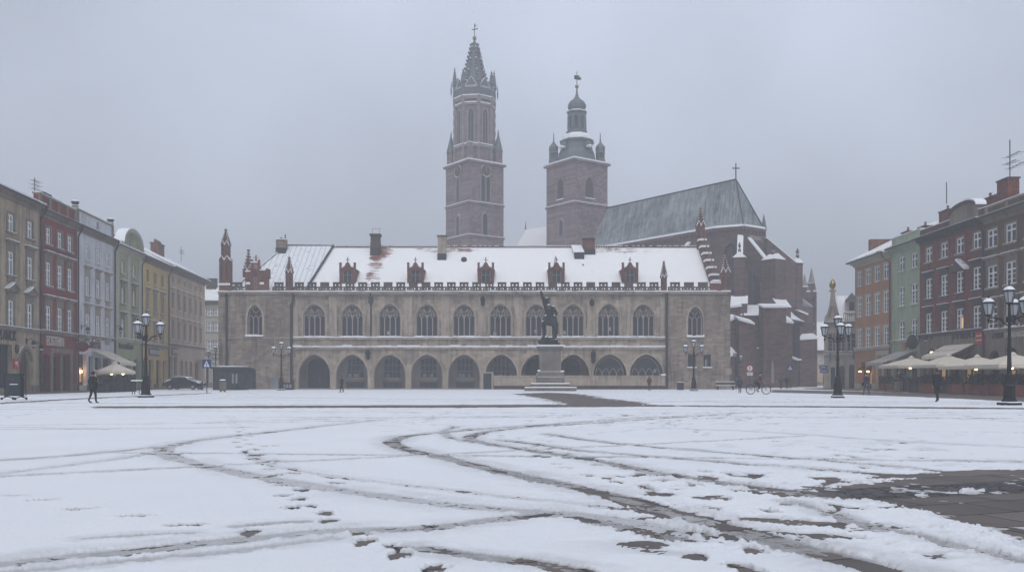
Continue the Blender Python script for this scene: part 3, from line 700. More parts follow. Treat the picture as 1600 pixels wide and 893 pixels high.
ALLTOP = []
def house(F, label, cat, wallm, xl, xr, eave, rows, cols, ground=(), gwall=None, band=None, roof='gable', depth=11.0, ridge=None, name='town_house',
          trim=None, cornice=True, dentil=False, pipe=None, roofm=None, attic=None, cor=.45, pil=(), rpitch=.75, widths=None):
    """one house of a row. xl, xr: photo columns of its edges; eave: (column,row) on the eave; rows: ((col,top,bottom), width, style)"""
    ul, ur = F.px(xl), F.px(xr)
    base = F.A + F.d * ul; L = ur - ul
    root = thing(name, label, cat, tuple(base), F.rz)
    ez = F.px(*eave)[1]; trim = trim or M_STONE
    q = lambda x, y: (F.px(x, y)[0] - ul, F.px(x, y)[1])
    wb = MB(wallm); zb = F.px(*band)[1] if band else None
    spec = []
    for (ref, w_, st, lits) in rows:
        zt, z0 = F.px(*ref[:2])[1], F.px(ref[0], ref[2])[1]
        us = [F.px(c)[0] - ul if isinstance(F.px(c), tuple) else F.px(c) - ul for c in cols]
        if widths: pass
        spec.append((z0, zt, [(u - w_ / 2, u + w_ / 2) for u in us], st, lits))
    spec.sort()
    gops = []
    for gnd in ground:
        a0, a1, ty, kind = gnd[:4]; arch = gnd[4] if len(gnd) > 4 else None
        u0 = F.px(a0) - ul; u1 = F.px(a1) - ul; z1 = F.px((a0 + a1) / 2, ty)[1]; sill = gnd[5] if len(gnd) > 5 else 0.0
        gops.append(dict(u0=u0, u1=u1, z0=.001 if not sill else sill, z1=z1, arch=arch, zs=z1 - (u1 - u0) * .48 if arch else None, dep=.45, kind=kind))
    levels = [0.0]; lo = zb if zb else spec[0][0] - .8
    gm = gwall or wallm
    panel(wb, 0, L, 0, lo, gops, 0, gm)
    z = lo
    for i, (z0, zt, us, st, _) in enumerate(spec):
        top = ez if i == len(spec) - 1 else (zt + spec[i + 1][0]) / 2
        panel(wb, 0, L, z, top, [dict(u0=a, u1=c, z0=z0, z1=zt, dep=st.get('dep', .22)) for a, c in us], 0, wallm, st.get('reveal'))
        z = top
    wb.quad((0, depth, 0), (0, 0, 0), (0, 0, ez), (0, depth, ez)); wb.quad((L, 0, 0), (L, depth, 0), (L, depth, ez), (L, 0, ez)); wb.quad((L, depth, 0), (0, depth, 0), (0, depth, ez), (L, depth, ez))
    rz_ = ez + depth / 2 * rpitch if ridge is None else ridge
    if roof == 'gable':
        wb.poly([(0, depth, ez), (0, 0, ez), (0, depth / 2, rz_)]); wb.poly([(L, 0, ez), (L, depth, ez), (L, depth / 2, rz_)])
    wb.build('wall', root)
    for z0, zt, us, st, lits in spec:
        for k, (a, c) in enumerate(us):
            put_window(root, a, z0, c - a, zt - z0, st, lit=(M_LITWIN if lits and k in lits else None))
    for o in gops: door(root, o['u0'], o['u1'], o['z1'], o['dep'], o['kind'], o['arch'], o['zs']) if o['kind'] != 'open' else None
    # string band, cornice, plinth
    t = MB(trim)
    if zb:
        t.box(0, L, -.16, .02, zb - .14, zb + .10); t.box(.01, L - .01, -.24, .02, zb + .102, zb + .18); t.box(.012, L - .012, -.235, -.01, zb + .182, zb + .225, M_SNOW)
    if gops:
        c = 0.0
        for o in sorted(gops, key=lambda d: d['u0']) + [dict(u0=L + .12, u1=L)]:
            if o['u0'] - .12 - c > .18: p_ = MB(trim); p_.box(c, o['u0'] - .12, -.07, .02, 0, .7); p_.build('plinth', root)
            c = o['u1'] + .12
    if t.v: t.build('string_course', root)
    for (pa, pb) in pil:
        t = MB(M_PLCREAM); ua, ub = F.px(pa) - ul, F.px(pb) - ul; t.box(ua, ub, -.12, .02, (zb or lo) + .23, ez - .56); t.build('pilaster', root)
    if cornice:
        t = MB(trim)
        t.box(0, L, -.12, .02, ez - .55, ez - .36); t.box(0, L, -cor * .6, .02, ez - .20, ez - .06); t.box(0, L, -cor, .02, ez - .058, ez + .07)
        if dentil:
            n = int(L / .36)
            for k in range(n): t.box(k * L / n + .04, k * L / n + .21, -cor * .55, .02, ez - .355, ez - .202)
        else: t.box(0, L, -cor * .3, .02, ez - .358, ez - .202)
        t.box(0.005, L - .005, -cor - .02, -.01, ez + .072, ez + .16, M_SNOW)
        t.build('cornice', root)
    g = MB(M_PIPE); g.tube([(0, -cor - .08, ez + .03), (L, -cor - .08, ez + .03)], .08, 6); g.build('gutter', root)
    if pipe is not None:
        u = pipe if pipe >= 0 else L + pipe
        g = MB(M_PIPE); g.tube([(u, -cor - .05, ez - .02), (u, -cor - .05, ez - .35), (u, -.16, ez - 1.1), (u, -.16, 0.1)], .085, 6); g.build('downpipe', root)
    rm = roofm or M_RTILE
    r = MB(rm)
    if roof == 'gable':
        for (ya, yb) in ((-cor - .05, depth / 2), (depth + .3, depth / 2)):
            za = ez + .09 - (0.0)
            r.add([(0, ya, za), (L, ya, za), (L, yb, rz_), (0, yb, rz_), (0, ya, za + .16), (L, ya, za + .16), (L, yb, rz_ + .18), (0, yb, rz_ + .18)],
                  [(0, 3, 2, 1), (4, 5, 6, 7), (0, 1, 5, 4), (1, 2, 6, 5), (2, 3, 7, 6), (3, 0, 4, 7)])
    elif roof == 'flat':
        r.box(.02, L - .02, .3, depth - .02, ez + .01, ez + .30)
    if r.v: r.build('roof', root)
    if attic:
        at = MB(attic.get('m', wallm)); az0 = ez + .165; az1 = F.px(*attic['top'])[1]
        at.box(.05, L - .05, .10, .45, az0, az1 - .16); at.box(0, L, .02, .53, az1 - .158, az1, trim); at.box(0.01, L - .01, .03, .52, az1 + .002, az1 + .06, M_SNOW)
        n = attic.get('n', 4)
        for k in range(n):
            u = .0 + (L - .5) * k / (n - 1); at.box(u + .02, u + .48, .0, .10, az0, az1 - .16, trim)
        if attic.get('urn'):
            for u in (.25, L - .25): at.lathe([(.28, az1 + .06), (.30, az1 + .2), (.2, az1 + .28), (.36, az1 + .5), (.36, az1 + .62), (.05, az1 + .8)], 8, u, .28, M_DARKST)
        if attic.get('hole'):
            for hx in attic['hole']: u = F.px(hx) - ul; at.box(u - .28, u + .28, .085, .10, az0 + .35, az0 + 1.05, M_GLASS)
        at.build('attic_wall', root)
    def ud(x, y): return Frame(tuple((F.A + F.n * y)[:2]), tuple((F.A + F.d * F.L + F.n * y)[:2])).px(x) - ul
    return dict(ud=ud, root=root, F=F, ul=ul, L=L, ez=ez, rz=rz_, q=q, depth=depth)

def chimney(h, u, y, z0, z1, w=.9, d=.7, m=None, pots=3, cap=True):
    c = MB(m or M_BRICK); c.box(u - w / 2, u + w / 2, y - d / 2, y + d / 2, z0, z1)
    if cap: c.box(u - w / 2 - .08, u + w / 2 + .08, y - d / 2 - .08, y + d / 2 + .08, z1 + .002, z1 + .14, M_DARKST)
    for k in range(pots):
        c.lathe([(.13, z1 + .14), (.11, z1 + .55), (.14, z1 + .56), (.14, z1 + .62)], 8, u - w / 2 + (k + .5) * w / pots, y, M_TERRA)
    return c.build('chimney', h['root'] if isinstance(h, dict) else h)
def antenna(h, u, y, z0, ht, arms=3, ln=1.1):
    a = MB(M_PIPE); a.tube([(u, y, z0), (u, y, z0 + ht)], .035, 5)
    for k in range(arms):
        z = z0 + ht * (.55 + .16 * k); a.tube([(u - ln * .35, y, z), (u + ln, y, z + .02)], .02, 4)
        for j in range(4): x = u - ln * .3 + j * ln * .4; a.tube([(x, y - .35, z), (x, y + .35, z)], .012, 4)
    return a.build('antenna', h['root'])
def awning(h, x0, x1, ytop, out, drop, m, name='awning'):
    F, ul = h['F'], h['ul']; u0, u1 = F.px(x0) - ul, F.px(x1) - ul; z = F.px((x0 + x1) / 2, ytop)[1]
    a = MB(m); n = 6
    for k in range(n):
        t0, t1 = k / n, (k + 1) / n; s = lambda t: (-.1 - out * t, z - drop * t + .10 * math.sin(math.pi * t) * -.5)
        (ya, za), (yb, zb) = s(t0), s(t1)
        a.add([(u0, ya, za), (u1, ya, za), (u1, yb, zb), (u0, yb, zb), (u0, ya, za - .03), (u1, ya, za - .03), (u1, yb, zb - .03), (u0, yb, zb - .03)],
              [(0, 3, 2, 1), (4, 5, 6, 7), (0, 1, 5, 4), (1, 2, 6, 5), (2, 3, 7, 6), (3, 0, 4, 7)])
    k = int((u1 - u0) / .35)
    for i in range(k):
        xa = u0 + (u1 - u0) * i / k; a.box(xa, xa + (u1 - u0) / k - .02, -.13 - out, -.10 - out, z - drop - .30 - .03 * (i % 2), z - drop - .02)
    for u in (u0 + .1, u1 - .1): a.tube([(u, -.1, z - .5), (u, -.1 - out * .97, z - drop - .05)], .025, 5, M_STEEL)
    a.add([(u0, -.12, z + .02), (u1, -.12, z + .02), (u1, -.1 - out * .5, z - drop * .5), (u0, -.1 - out * .5, z - drop * .5)], [(0, 1, 2, 3)], m)
    return a.build(name, h['root'])
def letters(h, body, x0, x1, y0, mat, name='shop_sign', up=0.0, board=None):
    """raised letters between two photo columns, baseline at row y0"""
    F, ul = h['F'], h['ul']; u0, u1 = F.px(x0) - ul, F.px(x1) - ul; z0 = F.px((x0 + x1) / 2, y0)[1]
    if board:
        bo = MB(board); bo.box(u0 - .25, u1 + .25, -.12, .02, z0 - .2, z0 + up + .2); par = bo.build(name, h['root']); y = -.13
        nm = 'lettering'
    else: par = h['root']; y = -.05; nm = name
    o = text_mesh(nm, body, 1.0, mat, par, ((u0 + u1) / 2, y, z0), .05)
    xs = [v.co.x for v in o.data.vertices]; zs = [v.co.y for v in o.data.vertices]
    sx = (u1 - u0) / (max(xs) - min(xs)); sy = up / max(.01, max(zs) - max(0, min(zs))) if up else sx
    o.scale = (sx, sy, 1); return o
def wall_lamp(h, x, y, lit=False, out=.6):
    F, ul = h['F'], h['ul']; u, z = F.px(x) - ul, F.px(x, y)[1]
    a = MB(M_IRON); a.tube([(u, 0, z + .25), (u, -out * .6, z + .45), (u, -out, z + .25)], .03, 5); a.box(u - .08, u + .08, -.04, .02, z, z + .5)
    a.lathe([(.10, z - .35), (.20, z + .10), (.24, z + .12), (.05, z + .3)], 6, u, -out)
    o = a.build('wall_lamp', h['root'])
    b_ = MB(M_BULB if lit else M_MILK); b_.ball((u, -out, z - .12), .16); b_.build('bulb', o); return o
def hanging_sign(h, x, y, w_, hh, mat, rnd=False, out=1.4):
    F, ul = h['F'], h['ul']; u, z = F.px(x) - ul, F.px(x, y)[1]
    a = MB(M_IRON); a.tube([(u, 0, z + hh / 2 + .15), (u, -out, z + hh / 2 + .15)], .03, 5); a.tube([(u, 0, z + hh / 2 + .6), (u, -out * .8, z + hh / 2 + .15)], .02, 5)
    o = a.build('hanging_sign', h['root'])
    c = MB(mat)
    if rnd: c.prism([(-out + w_ * .05 + w_ / 2 * (1 + math.cos(2 * math.pi * k / 20)) - .0, z + hh / 2 * math.sin(2 * math.pi * k / 20)) for k in range(20)], u - .06, u + .06, axis='x')
    else: c.box(u - .07, u + .07, -out, -out + w_, z - hh / 2, z + hh / 2)
    c.build('sign_board', o); return o

S_H1a = dict(id='h1a', sw=.20, sur=M_STONE, dep=.18); S_H1b = dict(id='h1b', sw=.22, hood='flat', frieze=.5, dep=.18, apron=True, sur=M_STONE)
S_H1c = dict(id='h1c', sw=.24, hood='ped', frieze=.45, dep=.2, sur=M_STONE)
S_RED = dict(id='red', sw=.22, sur=M_STONE, dep=.17, proud=.05); S_REDb = dict(id='redb', sw=.22, sur=M_STONE, frieze=.55, hood='flat', dep=.17, proud=.05)
S_WHa = dict(id='wha', sw=.12, sur=M_PLWHITE, dep=.18); S_WHb = dict(id='whb', sw=.15, sur=M_STONEL, hood='flat', frieze=.75, dep=.18, apron=True)
S_GRa = dict(id='gra', sw=.10, sur=M_PLGREEN, dep=.24, curtain=True); S_GRb = dict(id='grb', sw=.10, sur=M_STONE, hood='flat', frieze=.55, dep=.24, curtain=True)
S_YEa = dict(id='yea', sw=.10, sur=M_PLYEL, dep=.22, frame=M_GREYFR, glass=M_CURTAIN); S_YEb = dict(id='yeb', sw=.14, sur=M_STONEL, hood='flat', frieze=.35, dep=.22, frame=M_GREYFR, curtain=True, apron=True)
S_PKa = dict(id='pka', sw=.06, sur=M_PLPINK, dep=.2, frame=M_GREYFR, sill=False); S_PKb = dict(id='pkb', sw=.14, sur=M_PLPINK, hood='flat', frieze=.25, dep=.24, frame=M_GREYFR, curtain=True, apron=True)

FL = Frame((-39.8, 70.7), (-45.7, 135.4)); FL = Frame(tuple((FL.A - FL.d * 25)[:2]), (-45.7, 135.4))
# beige house at the edge of the photograph
h = house(FL, 'weathered beige plaster house with triangular snowy window pediments, left of the red house', 'house', M_PLBEIGE, -75, 62, (40, 313),
      [((46, 346, 373), 1.05, S_H1a, ()), ((46, 402, 437), 1.1, S_H1b, ()), ((43, 474, 515), 1.15, S_H1c, ())], [-52, -21, 16.5, 46],
      [(-60, -42, 540, 'shop', None, .6), (-34, -16, 540, 'door'), (-8, 19, 537, 'shop', None, .5), (30, 48, 545, 'door', 'round')], band=(40, 516), pipe=-.12, cor=.55, rpitch=.52)
letters(h, 'PLANCK', -3.5, 24, 531, M_LETTERS, up=.8)
wall_lamp(h, 41, 537); wall_lamp(h, 53, 543)
m = MB(M_LETTERS); u, z = h['q'](25.5, 545)
for k in range(6): 
    t = math.pi * k / 6; m.tube([(u - .35 * math.cos(t), -.06, z - .35 * math.sin(t)), (u + .35 * math.cos(t), -.06, z + .35 * math.sin(t))], .06, 5)
m.build('star_ornament', h['root'])
m = MB(M_SIGNRED); u, z = h['q'](23.5, 568); m.box(u - .42, u + .42, -.1, .02, z - .42, z + .42); pl = m.build('plaque', h['root'])
m = MB(M_SIGNWH); m.box(u - .2, u + .2, -.115, -.102, z + .1, z + .18); m.box(u + .12, u + .2, -.115, -.102, z - .2, z + .1); m.box(u - .2, u + .12, -.115, -.102, z - .02, z + .05); m.build('plaque_mark', pl)
m = MB(M_STONE)
for (a0, a1, ty) in ((30, 48, 545),):
    u0, u1 = h['q'](a0, ty)[0], h['q'](a1, ty)[0]; zt = h['q'](39, ty)[1]; wd = u1 - u0
    op = arch_pts(u0, u1, zt - wd * .48, zt, 'round', 12); ip = [((p - (u0 + u1) / 2) * 1.28 + (u0 + u1) / 2, zt - wd * .48 + (q_ - zt + wd * .48) * 1.28) for p, q_ in op]
    for i in range(12):
        m.add([(*[op[i][0], -.1], op[i][1]), (op[i + 1][0], -.1, op[i + 1][1]), (ip[i + 1][0], -.1, ip[i + 1][1]), (ip[i][0], -.1, ip[i][1]),
               (op[i][0], .02, op[i][1]), (op[i + 1][0], .02, op[i + 1][1]), (ip[i + 1][0], .02, ip[i + 1][1]), (ip[i][0], .02, ip[i][1])],
              [(0, 1, 2, 3), (3, 2, 6, 7), (1, 0, 4, 5), (0, 3, 7, 4), (2, 1, 5, 6)])
m.build('door_surround', h['root'])
antenna(h, h['ud'](54, 2.2), 2.2, h['ez'] + 1.2, 2.2)

# red house
h = house(FL, 'dark red plaster house with brick-panelled attic and letters over three stone doorways', 'house', M_PLRED, 62.2, 120.5, (100, 343),
      [((75, 356, 382), 1.05, S_RED, ()), ((73, 409, 446), 1.1, S_REDb, ()), ((70, 477, 516), 1.15, S_REDb, ())], [75, 93, 108.5],
      [(64.5, 78, 553, 'door', 'round'), (82, 93.5, 556, 'shopdoor'), (97, 109, 557, 'shopdoor')], band=(90, 521), pipe=-.12, dentil=True, roof='flat',
      attic=dict(top=(100, 318), m=M_PLRED, n=5, urn=False))
letters(h, 'EOSTERN', 72, 98.5, 540, M_LETTERW, up=.85)
m = MB(M_STONE); F, ul = h['F'], h['ul']
for a0, a1 in ((62.6, 64.2), (78.3, 81.7), (93.8, 96.7), (109.3, 112)):
    u0, u1 = F.px(a0) - ul, F.px(a1) - ul; m.box(u0, u1, -.10, .02, 0, 3.55)
u0, u1 = F.px(78.3) - ul, F.px(112) - ul; m.box(u0, u1, -.14, .02, 3.552, 3.95)
m.build('stone_jambs', h['root'])
for x, z0, z1, w_ in ((66, 0, 1.5, 1.6), (80, 0, 1.35, 2.6), (95, 0, .9, 1.5)):
    u = h['ud'](x, 2.5); chimney(h, u, 2.5, h['ez'] + .2, h['ez'] + z1 + 1.0, w_, .9, M_BRICK, 0)
hanging_sign(h, 114, 541, 1.2, .95, M_LETTERR, True, 1.5)

# pale grey-white house
h = house(FL, 'pale grey-white house with plain attic, stone window hoods and an awning over its shop', 'house', M_PLWHITE, 120.7, 178.3, (160, 369),
      [((137, 383, 406), 1.05, S_WHa, ()), ((135, 432, 462), 1.05, S_WHb, ()), ((133, 490, 525), 1.1, S_WHb, ())], [136, 152.5, 167.5],
      [(122.5, 135, 553, 'shoplit', None, .6), (138.5, 146, 556, 'shopdoor'), (148, 158, 558, 'shoplit', None, .5), (161, 174, 559, 'shop', None, .5)], band=(150, 528), pipe=-.12, dentil=True, roof='flat',
      attic=dict(top=(155, 341), m=M_PLWHITE, n=2, urn=True, hole=(154,)))
letters(h, 'aferia', 139, 156.5, 544, M_LETTERR, up=1.0)
awning(h, 143, 170, 548, 2.6, 1.15, M_CANVAS)
hanging_sign(h, 121.5, 542, .34, .85, M_REDNEON, False, .8)
wall_lamp(h, 127, 515)
for x, y in ((125.5, 577), (131.5, 580)):
    m = MB(M_BULB); u, z = h['q'](x, y); m.ball((u, .30, z), .14); m.build('window_bulb', h['root'])

# green house with curved gable
h = house(FL, 'sage green house with cream pilasters and a curved snow-capped gable', 'house', M_PLGREEN, 178.5, 220.5, (200, 391),
      [((193, 408, 428), 1.05, S_GRa, ()), ((190.5, 449, 474), 1.05, S_GRb, ()), ((189, 498, 528), 1.1, S_GRb, ())], [191.5, 209],
      [(183, 193, 557, 'shop', 'round', .5), (197, 205, 560, 'door', 'round'), (208, 217, 560, 'shop', 'round', .5)], band=(200, 532), pipe=-.12, cor=.6, trim=M_PLCREAM, pil=((179.3, 184), (198, 202.5), (216, 220)), rpitch=.55)
letters(h, 'tarantino', 185, 207.5, 545, M_LETTERS, up=.7)
F, ul = h['F'], h['ul']; g0, g1 = F.px(186.5) - ul, h['L'] - .1; zt = h['ez'] + 2.1
m = MB(M_PLGREEN); pts = arch_pts(g0 + .3, g1 - .3, h['ez'] + .2, zt, 'round', 18)
pts = [(g0 - .6, h['ez'] + .18)] + [(a, z + 0) for a, z in pts] + [(g1, h['ez'] + .18)]
m.prism(list(reversed(pts)), .05, .45)
for (a, za), (c, zc) in zip(pts, pts[1:]):
    m.add([(a, -.42, za), (c, -.42, zc), (c, .6, zc), (a, .6, za), (a, -.42, za + .32), (c, -.42, zc + .32), (c, .6, zc + .32), (a, .6, za + .32)],
          [(0, 3, 2, 1), (0, 1, 5, 4), (2, 3, 7, 6), (3, 0, 4, 7), (1, 2, 6, 5)], M_PLCREAM)
    m.add([(a, -.46, za + .33), (c, -.46, zc + .33), (c, .62, zc + .33), (a, .62, za + .33), (a, -.46, za + .43), (c, -.46, zc + .43), (c, .62, zc + .43), (a, .62, za + .43)],
          [(4, 5, 6, 7), (0, 1, 5, 4), (2, 3, 7, 6), (3, 0, 4, 7), (1, 2, 6, 5)], M_SNOW)
uc = (g0 + g1) / 2; m.prism([(uc + .5 * math.cos(2 * math.pi * k / 16), h['ez'] + 1.15 + .55 * math.sin(2 * math.pi * k / 16)) for k in range(16)], .02, .05, M_GLASS)
m.build('curved_gable', h['root'])
chimney(h, h['ud'](184.5, 4.0), 4.0, h['ez'] + 1, h['ez'] + 2.9, 1.0, .8, M_HBRICK, 0); wall_lamp(h, 179.5, 515)

# yellow house
h = house(FL, 'ochre yellow house with grey sashes and tall brick chimney, between green and pale pink houses', 'house', M_PLYEL, 220.7, 262.5, (245, 410),
      [((230, 421, 441), 1.05, S_YEa, ()), ((229, 457, 484), 1.05, S_YEb, ()), ((228, 507, 535), 1.1, S_YEb, ())], [230.5, 242, 253.5],
      [(223, 229.5, 562, 'shop'), (232, 240, 562, 'shopdoor'), (244, 252, 562, 'shop'), (254.5, 260, 563, 'shopdoor')], band=(240, 540), pipe=-.12, rpitch=.6, cor=.55)
letters(h, 'BONERS', 233, 247, 553, M_LETTERW, up=.5, board=M_LETTERS)
chimney(h, h['ud'](246, 5.0), 5.0, h['ez'] + 1.0, h['ez'] + 4.7, 3.2, 1.0, M_HBRICK, 5)
# pale pink corner house
h = house(FL, 'pale pink corner house with two rows of six tall windows and small attic openings', 'house', M_PLPINK, 262.7, 320, (292, 429),
      [((272, 433, 441), .6, S_PKa, ()), ((270, 456, 483), 1.15, S_PKb, ()), ((270, 501, 530), 1.15, S_PKb, ())], [269.5, 279, 288.2, 297, 305.2, 313],
      [(265, 270, 557, 'shop'), (272, 277, 557, 'shopdoor'), (282, 286, 562, 'shop', 'round'), (289, 293, 563, 'shop', 'round'), (296.5, 300.5, 564, 'shop', 'round'), (305, 310, 566, 'door')], band=(290, 541), pipe=None, rpitch=.6, cor=.9, depth=13)
letters(h, 'OPTYK', 268.5, 276, 552, M_LETTERW, up=.5, board=M_LETTERS)
antenna(h, h['ud'](283, 5.0), 5.0, h['ez'] + 3.8, 2.4, 2)
awning(h, 305, 317, 560, 1.6, .5, M_CANVASD)

# pale house at the end of the street, seen square on
FB = Frame((-60, 148), (-30, 148))
S_PB = dict(id='pb', sw=.12, sur=M_PLCREAM, dep=.2, curtain=True)
h = house(FB, 'pale house with snowy roof in the gap between pink corner house and town hall', 'house', M_PLCREAM, 255, 346, (330, 471),
      [((330, 482, 493), 1.0, S_PB, ()), ((330, 502, 517), 1.0, S_PB, ()), ((330, 531, 545), 1.0, S_PB, ())], [262, 276, 290, 304, 317, 328.5, 339.5],
      [(322, 326, 575, 'door'), (333, 339, 570, 'shop')], band=(330, 553), rpitch=.62, cor=.6)
chimney(h, h['ud'](331, 3.6), 3.6, h['ez'] + 1.6, h['ez'] + 4.0, 1.6, .9, M_DARKST, 0)

# ---------------- right-hand row
S_ORa = dict(id='ora', sw=.20, sur=M_PLCREAM, dep=.16, sill=False, proud=.03); S_MI = dict(id='mi', sw=.10, sur=M_PLMINT, dep=.15)
S_BRa = dict(id='bra', sw=.15, sur=M_STONE, dep=.15, proud=.05); S_BRb = dict(id='brb', sw=.13, sur=M_DARKST, hood='flat', frieze=.38, dep=.15)
S_BRc = dict(id='brc', sw=.2, sur=M_STONE, hood='flat', frieze=.4, dep=.16)
FR = Frame((41.4, 112), (41.4, 40))
h = house(FR, 'orange plaster house with cream window frames and hipped snowy roof, beside the green house', 'house', M_PLOR, 1336, 1393, (1365, 403),
      [((1356, 421, 444), 1.35, S_ORa, ()), ((1356, 462, 493), 1.35, S_ORa, ()), ((1356, 513, 543), 1.35, S_ORa, ())], [1343, 1356.5, 1370.5, 1384.5],
      [(1345, 1352.5, 566, 'door'), (1354, 1362, 566, 'shoplit'), (1372, 1378, 564, 'shopdoor'), (1381, 1389, 562, 'shop')], band=(1365, 544), pipe=-.15, cor=1.0, trim=M_PLCREAM, rpitch=.6, depth=12)
m = MB(M_HBRICK); m.box(.3, .9, 1.5, 8.0, h['ez'] + .5, h['ez'] + 2.9); m.build('fire_wall', h['root'])
for x, y in ((1348.5, 579), (1361, 579)):
    wl = wall_lamp(h, x, y - 1, True, .35)
m = MB(M_PLCREAM)
for a0, a1 in ((1369.5, 1371.6), (1378.4, 1380.4), (1389.4, 1391.5)):
    m.box(F.px(0) * 0 + h['F'].px(a0) - h['ul'], h['F'].px(a1) - h['ul'], -.08, .02, 0, 3.9)
m.box(h['F'].px(1369.5) - h['ul'], h['F'].px(1391.5) - h['ul'], -.12, .02, 3.902, 4.4); m.build('shop_surround', h['root'])

h = house(FR, 'mint green house two windows wide with flat attic parapet and grey awning', 'house', M_PLMINT, 1393.2, 1437, (1420, 381),
      [((1409, 401, 424), 1.4, S_MI, ()), ((1410, 447, 478), 1.4, S_MI, ()), ((1412, 500, 530), 1.4, S_MI, ())], [1409.5, 1429],
      [(1396, 1404, 565, 'shoplit', None, .5), (1408, 1416, 564, 'shopdoor'), (1420, 1433, 563, 'shop', None, .5)], band=(1415, 533), cor=.6, trim=M_PLMINT, roof='flat', attic=dict(top=(1420, 363), m=M_PLMINT, n=3))
letters(h, 'STANZA', 1417, 1432, 541.5, M_LETTERS, up=.7)
m = MB(M_ORANGE); u, z = h['q'](1414.5, 539.5); m.prism([(u + .4 * math.cos(k * .6283), z + .4 * math.sin(k * .6283)) for k in range(10)], -.1, .02); m.build('shop_emblem', h['root'])
awning(h, 1404, 1434, 548, 3.4, 1.2, M_CANVASD)
chimney(h, h['ud'](1419, 3), 3, h['ez'] + .3, h['ez'] + 2.3, 1.6, .8, M_BRICK, 1); hanging_sign(h, 1436, 534, 1.1, 1.5, M_LETTERS, True, 1.3)

h = house(FR, 'red brick house with rounded attic gable, sooty window hoods and cream awning', 'house', M_BRICK, 1437.2, 1538, (1490, 357),
      [((1476, 379, 403), 1.35, S_BRa, ()), ((1477, 429, 462), 1.35, S_BRb, ()), ((1479, 485, 518), 1.35, S_BRb, (2,))], [1452, 1476, 1500.5, 1527],
      [(1440, 1447, 560, 'shop', 'round', .6), (1450, 1459, 556, 'door', 'round'), (1464, 1482, 556, 'shoplit', None, .5), (1487, 1498, 556, 'shopdoor'), (1503, 1522, 556, 'shoplit', None, .5), (1527, 1535, 556, 'shopdoor')], band=(1490, 520), dentil=True, cor=.7, trim=M_DARKST, roof='flat', attic=dict(top=(1460, 352), m=M_BRICK, n=6), gwall=M_STONE)
letters(h, "JANIER'S", 1488, 1524, 528.5, M_LETTERS, up=1.0)
awning(h, 1478, 1524, 538, 2.2, 1.0, M_CANVAS)
m = MB(M_STONE); F, ul = h['F'], h['ul']; u0, u1 = F.px(1484) - ul, F.px(1528) - ul; zb_ = h['ez'] + .17; zt = F.px(1506, 319)[1]
pts = [(u0, zb_)] + arch_pts(u0, u1, zb_ + 1.0, zt, 'round', 18) + [(u1, zb_)]
m.prism(list(reversed(pts)), -.02, .62)
for (a, za), (c, zc) in list(zip(pts, pts[1:]))[1:-1]:
    m.add([(a, -.2, za), (c, -.2, zc), (c, .75, zc), (a, .75, za), (a, -.2, za + .25), (c, -.2, zc + .25), (c, .75, zc + .25), (a, .75, za + .25)], [(0, 3, 2, 1), (0, 1, 5, 4), (2, 3, 7, 6), (4, 5, 6, 7), (3, 0, 4, 7), (1, 2, 6, 5)], M_DARKST)
    if a > (u0 + u1) / 2: m.add([(a, -.22, za + .26), (c, -.22, zc + .26), (c, .77, zc + .26), (a, .77, za + .26), (a, -.22, za + .4), (c, -.22, zc + .4), (c, .77, zc + .4), (a, .77, za + .4)], [(4, 5, 6, 7), (0, 1, 5, 4), (2, 3, 7, 6), (3, 0, 4, 7), (1, 2, 6, 5)], M_SNOW)
m.build('round_gable', h['root'])
m = MB(M_DARKST); u, z = h['q'](1500.5, 420); m.prism([(u - 1.5, z - .2), (u + 1.5, z - .2), (u, z + .9)], -.4, .02)
m.prism([(u + .05, z + .95), (u, z + .78), (u + 1.6, z - .2), (u + 1.6, z + .05)], -.5, .02, M_SNOW); m.build('window_pediment', h['root'])
for x, w_, z1 in ((1441, 1.6, 2.3), (1476, 2.0, 3.1)): chimney(h, h['ud'](x + 5, 3.4), 3.4, h['ez'] + .2, h['ez'] + z1, w_, .9, M_BRICK, 1)
m = MB(M_PIPE); u = h['ud'](1479, 3.4); m.tube([(u, 3.4, h['ez'] + 4), (u, 3.4, h['ez'] + 6.2)], .05, 5); m.build('antenna', h['root'])
m = MB(M_SIGNRED); u, z = h['q'](1533, 524); m.box(u - .75, u + .75, -.14, .02, z - .75, z + .75)
for k in range(3): m.box(u - .6, u + .6, -.155, -.142, z + .35 - k * .4, z + .45 - k * .4, M_LETTERW)
m.build('shop_plaque', h['root']); wall_lamp(h, 1461, 553, True); wall_lamp(h, 1466, 548, True); wall_lamp(h, 1456, 530)

h = house(FR, 'soot-brown stone house with arched shop windows at the right edge of the square', 'house', M_BROWN, 1538.2, 1690, (1565, 333),
      [((1550, 358, 387), 1.6, S_BRa, ()), ((1553, 414, 449), 1.6, S_BRc, ()), ((1555, 478, 513), 1.6, S_BRc, ())], [1551, 1580, 1612, 1645],
      [(1545, 1562, 547, 'shop', 'round', .5), (1572, 1590, 542, 'shoplit', 'round', .5), (1600, 1618, 538, 'shop', 'round', .5), (1630, 1650, 534, 'door', 'round')], band=(1560, 517), cor=.7, roof='flat', trim=M_STONE,
      attic=dict(top=(1565, 314), m=M_BROWN, n=5), gwall=M_STONE)
letters(h, 'Abla', 1552, 1568, 528, M_LETTERS, up=1.0); letters(h, 'Nourdeez', 1571, 1606, 526, M_LETTERW, up=1.1)
chimney(h, h['ud'](1555, 3.2), 3.2, h['ez'] + .2, h['ez'] + 2.7, 3.4, .9, M_BRICK, 2); chimney(h, h['ud'](1575, 3.4), 3.4, h['ez'] + .2, h['ez'] + 3.9, 1.9, 1.0, M_BRICK, 0)
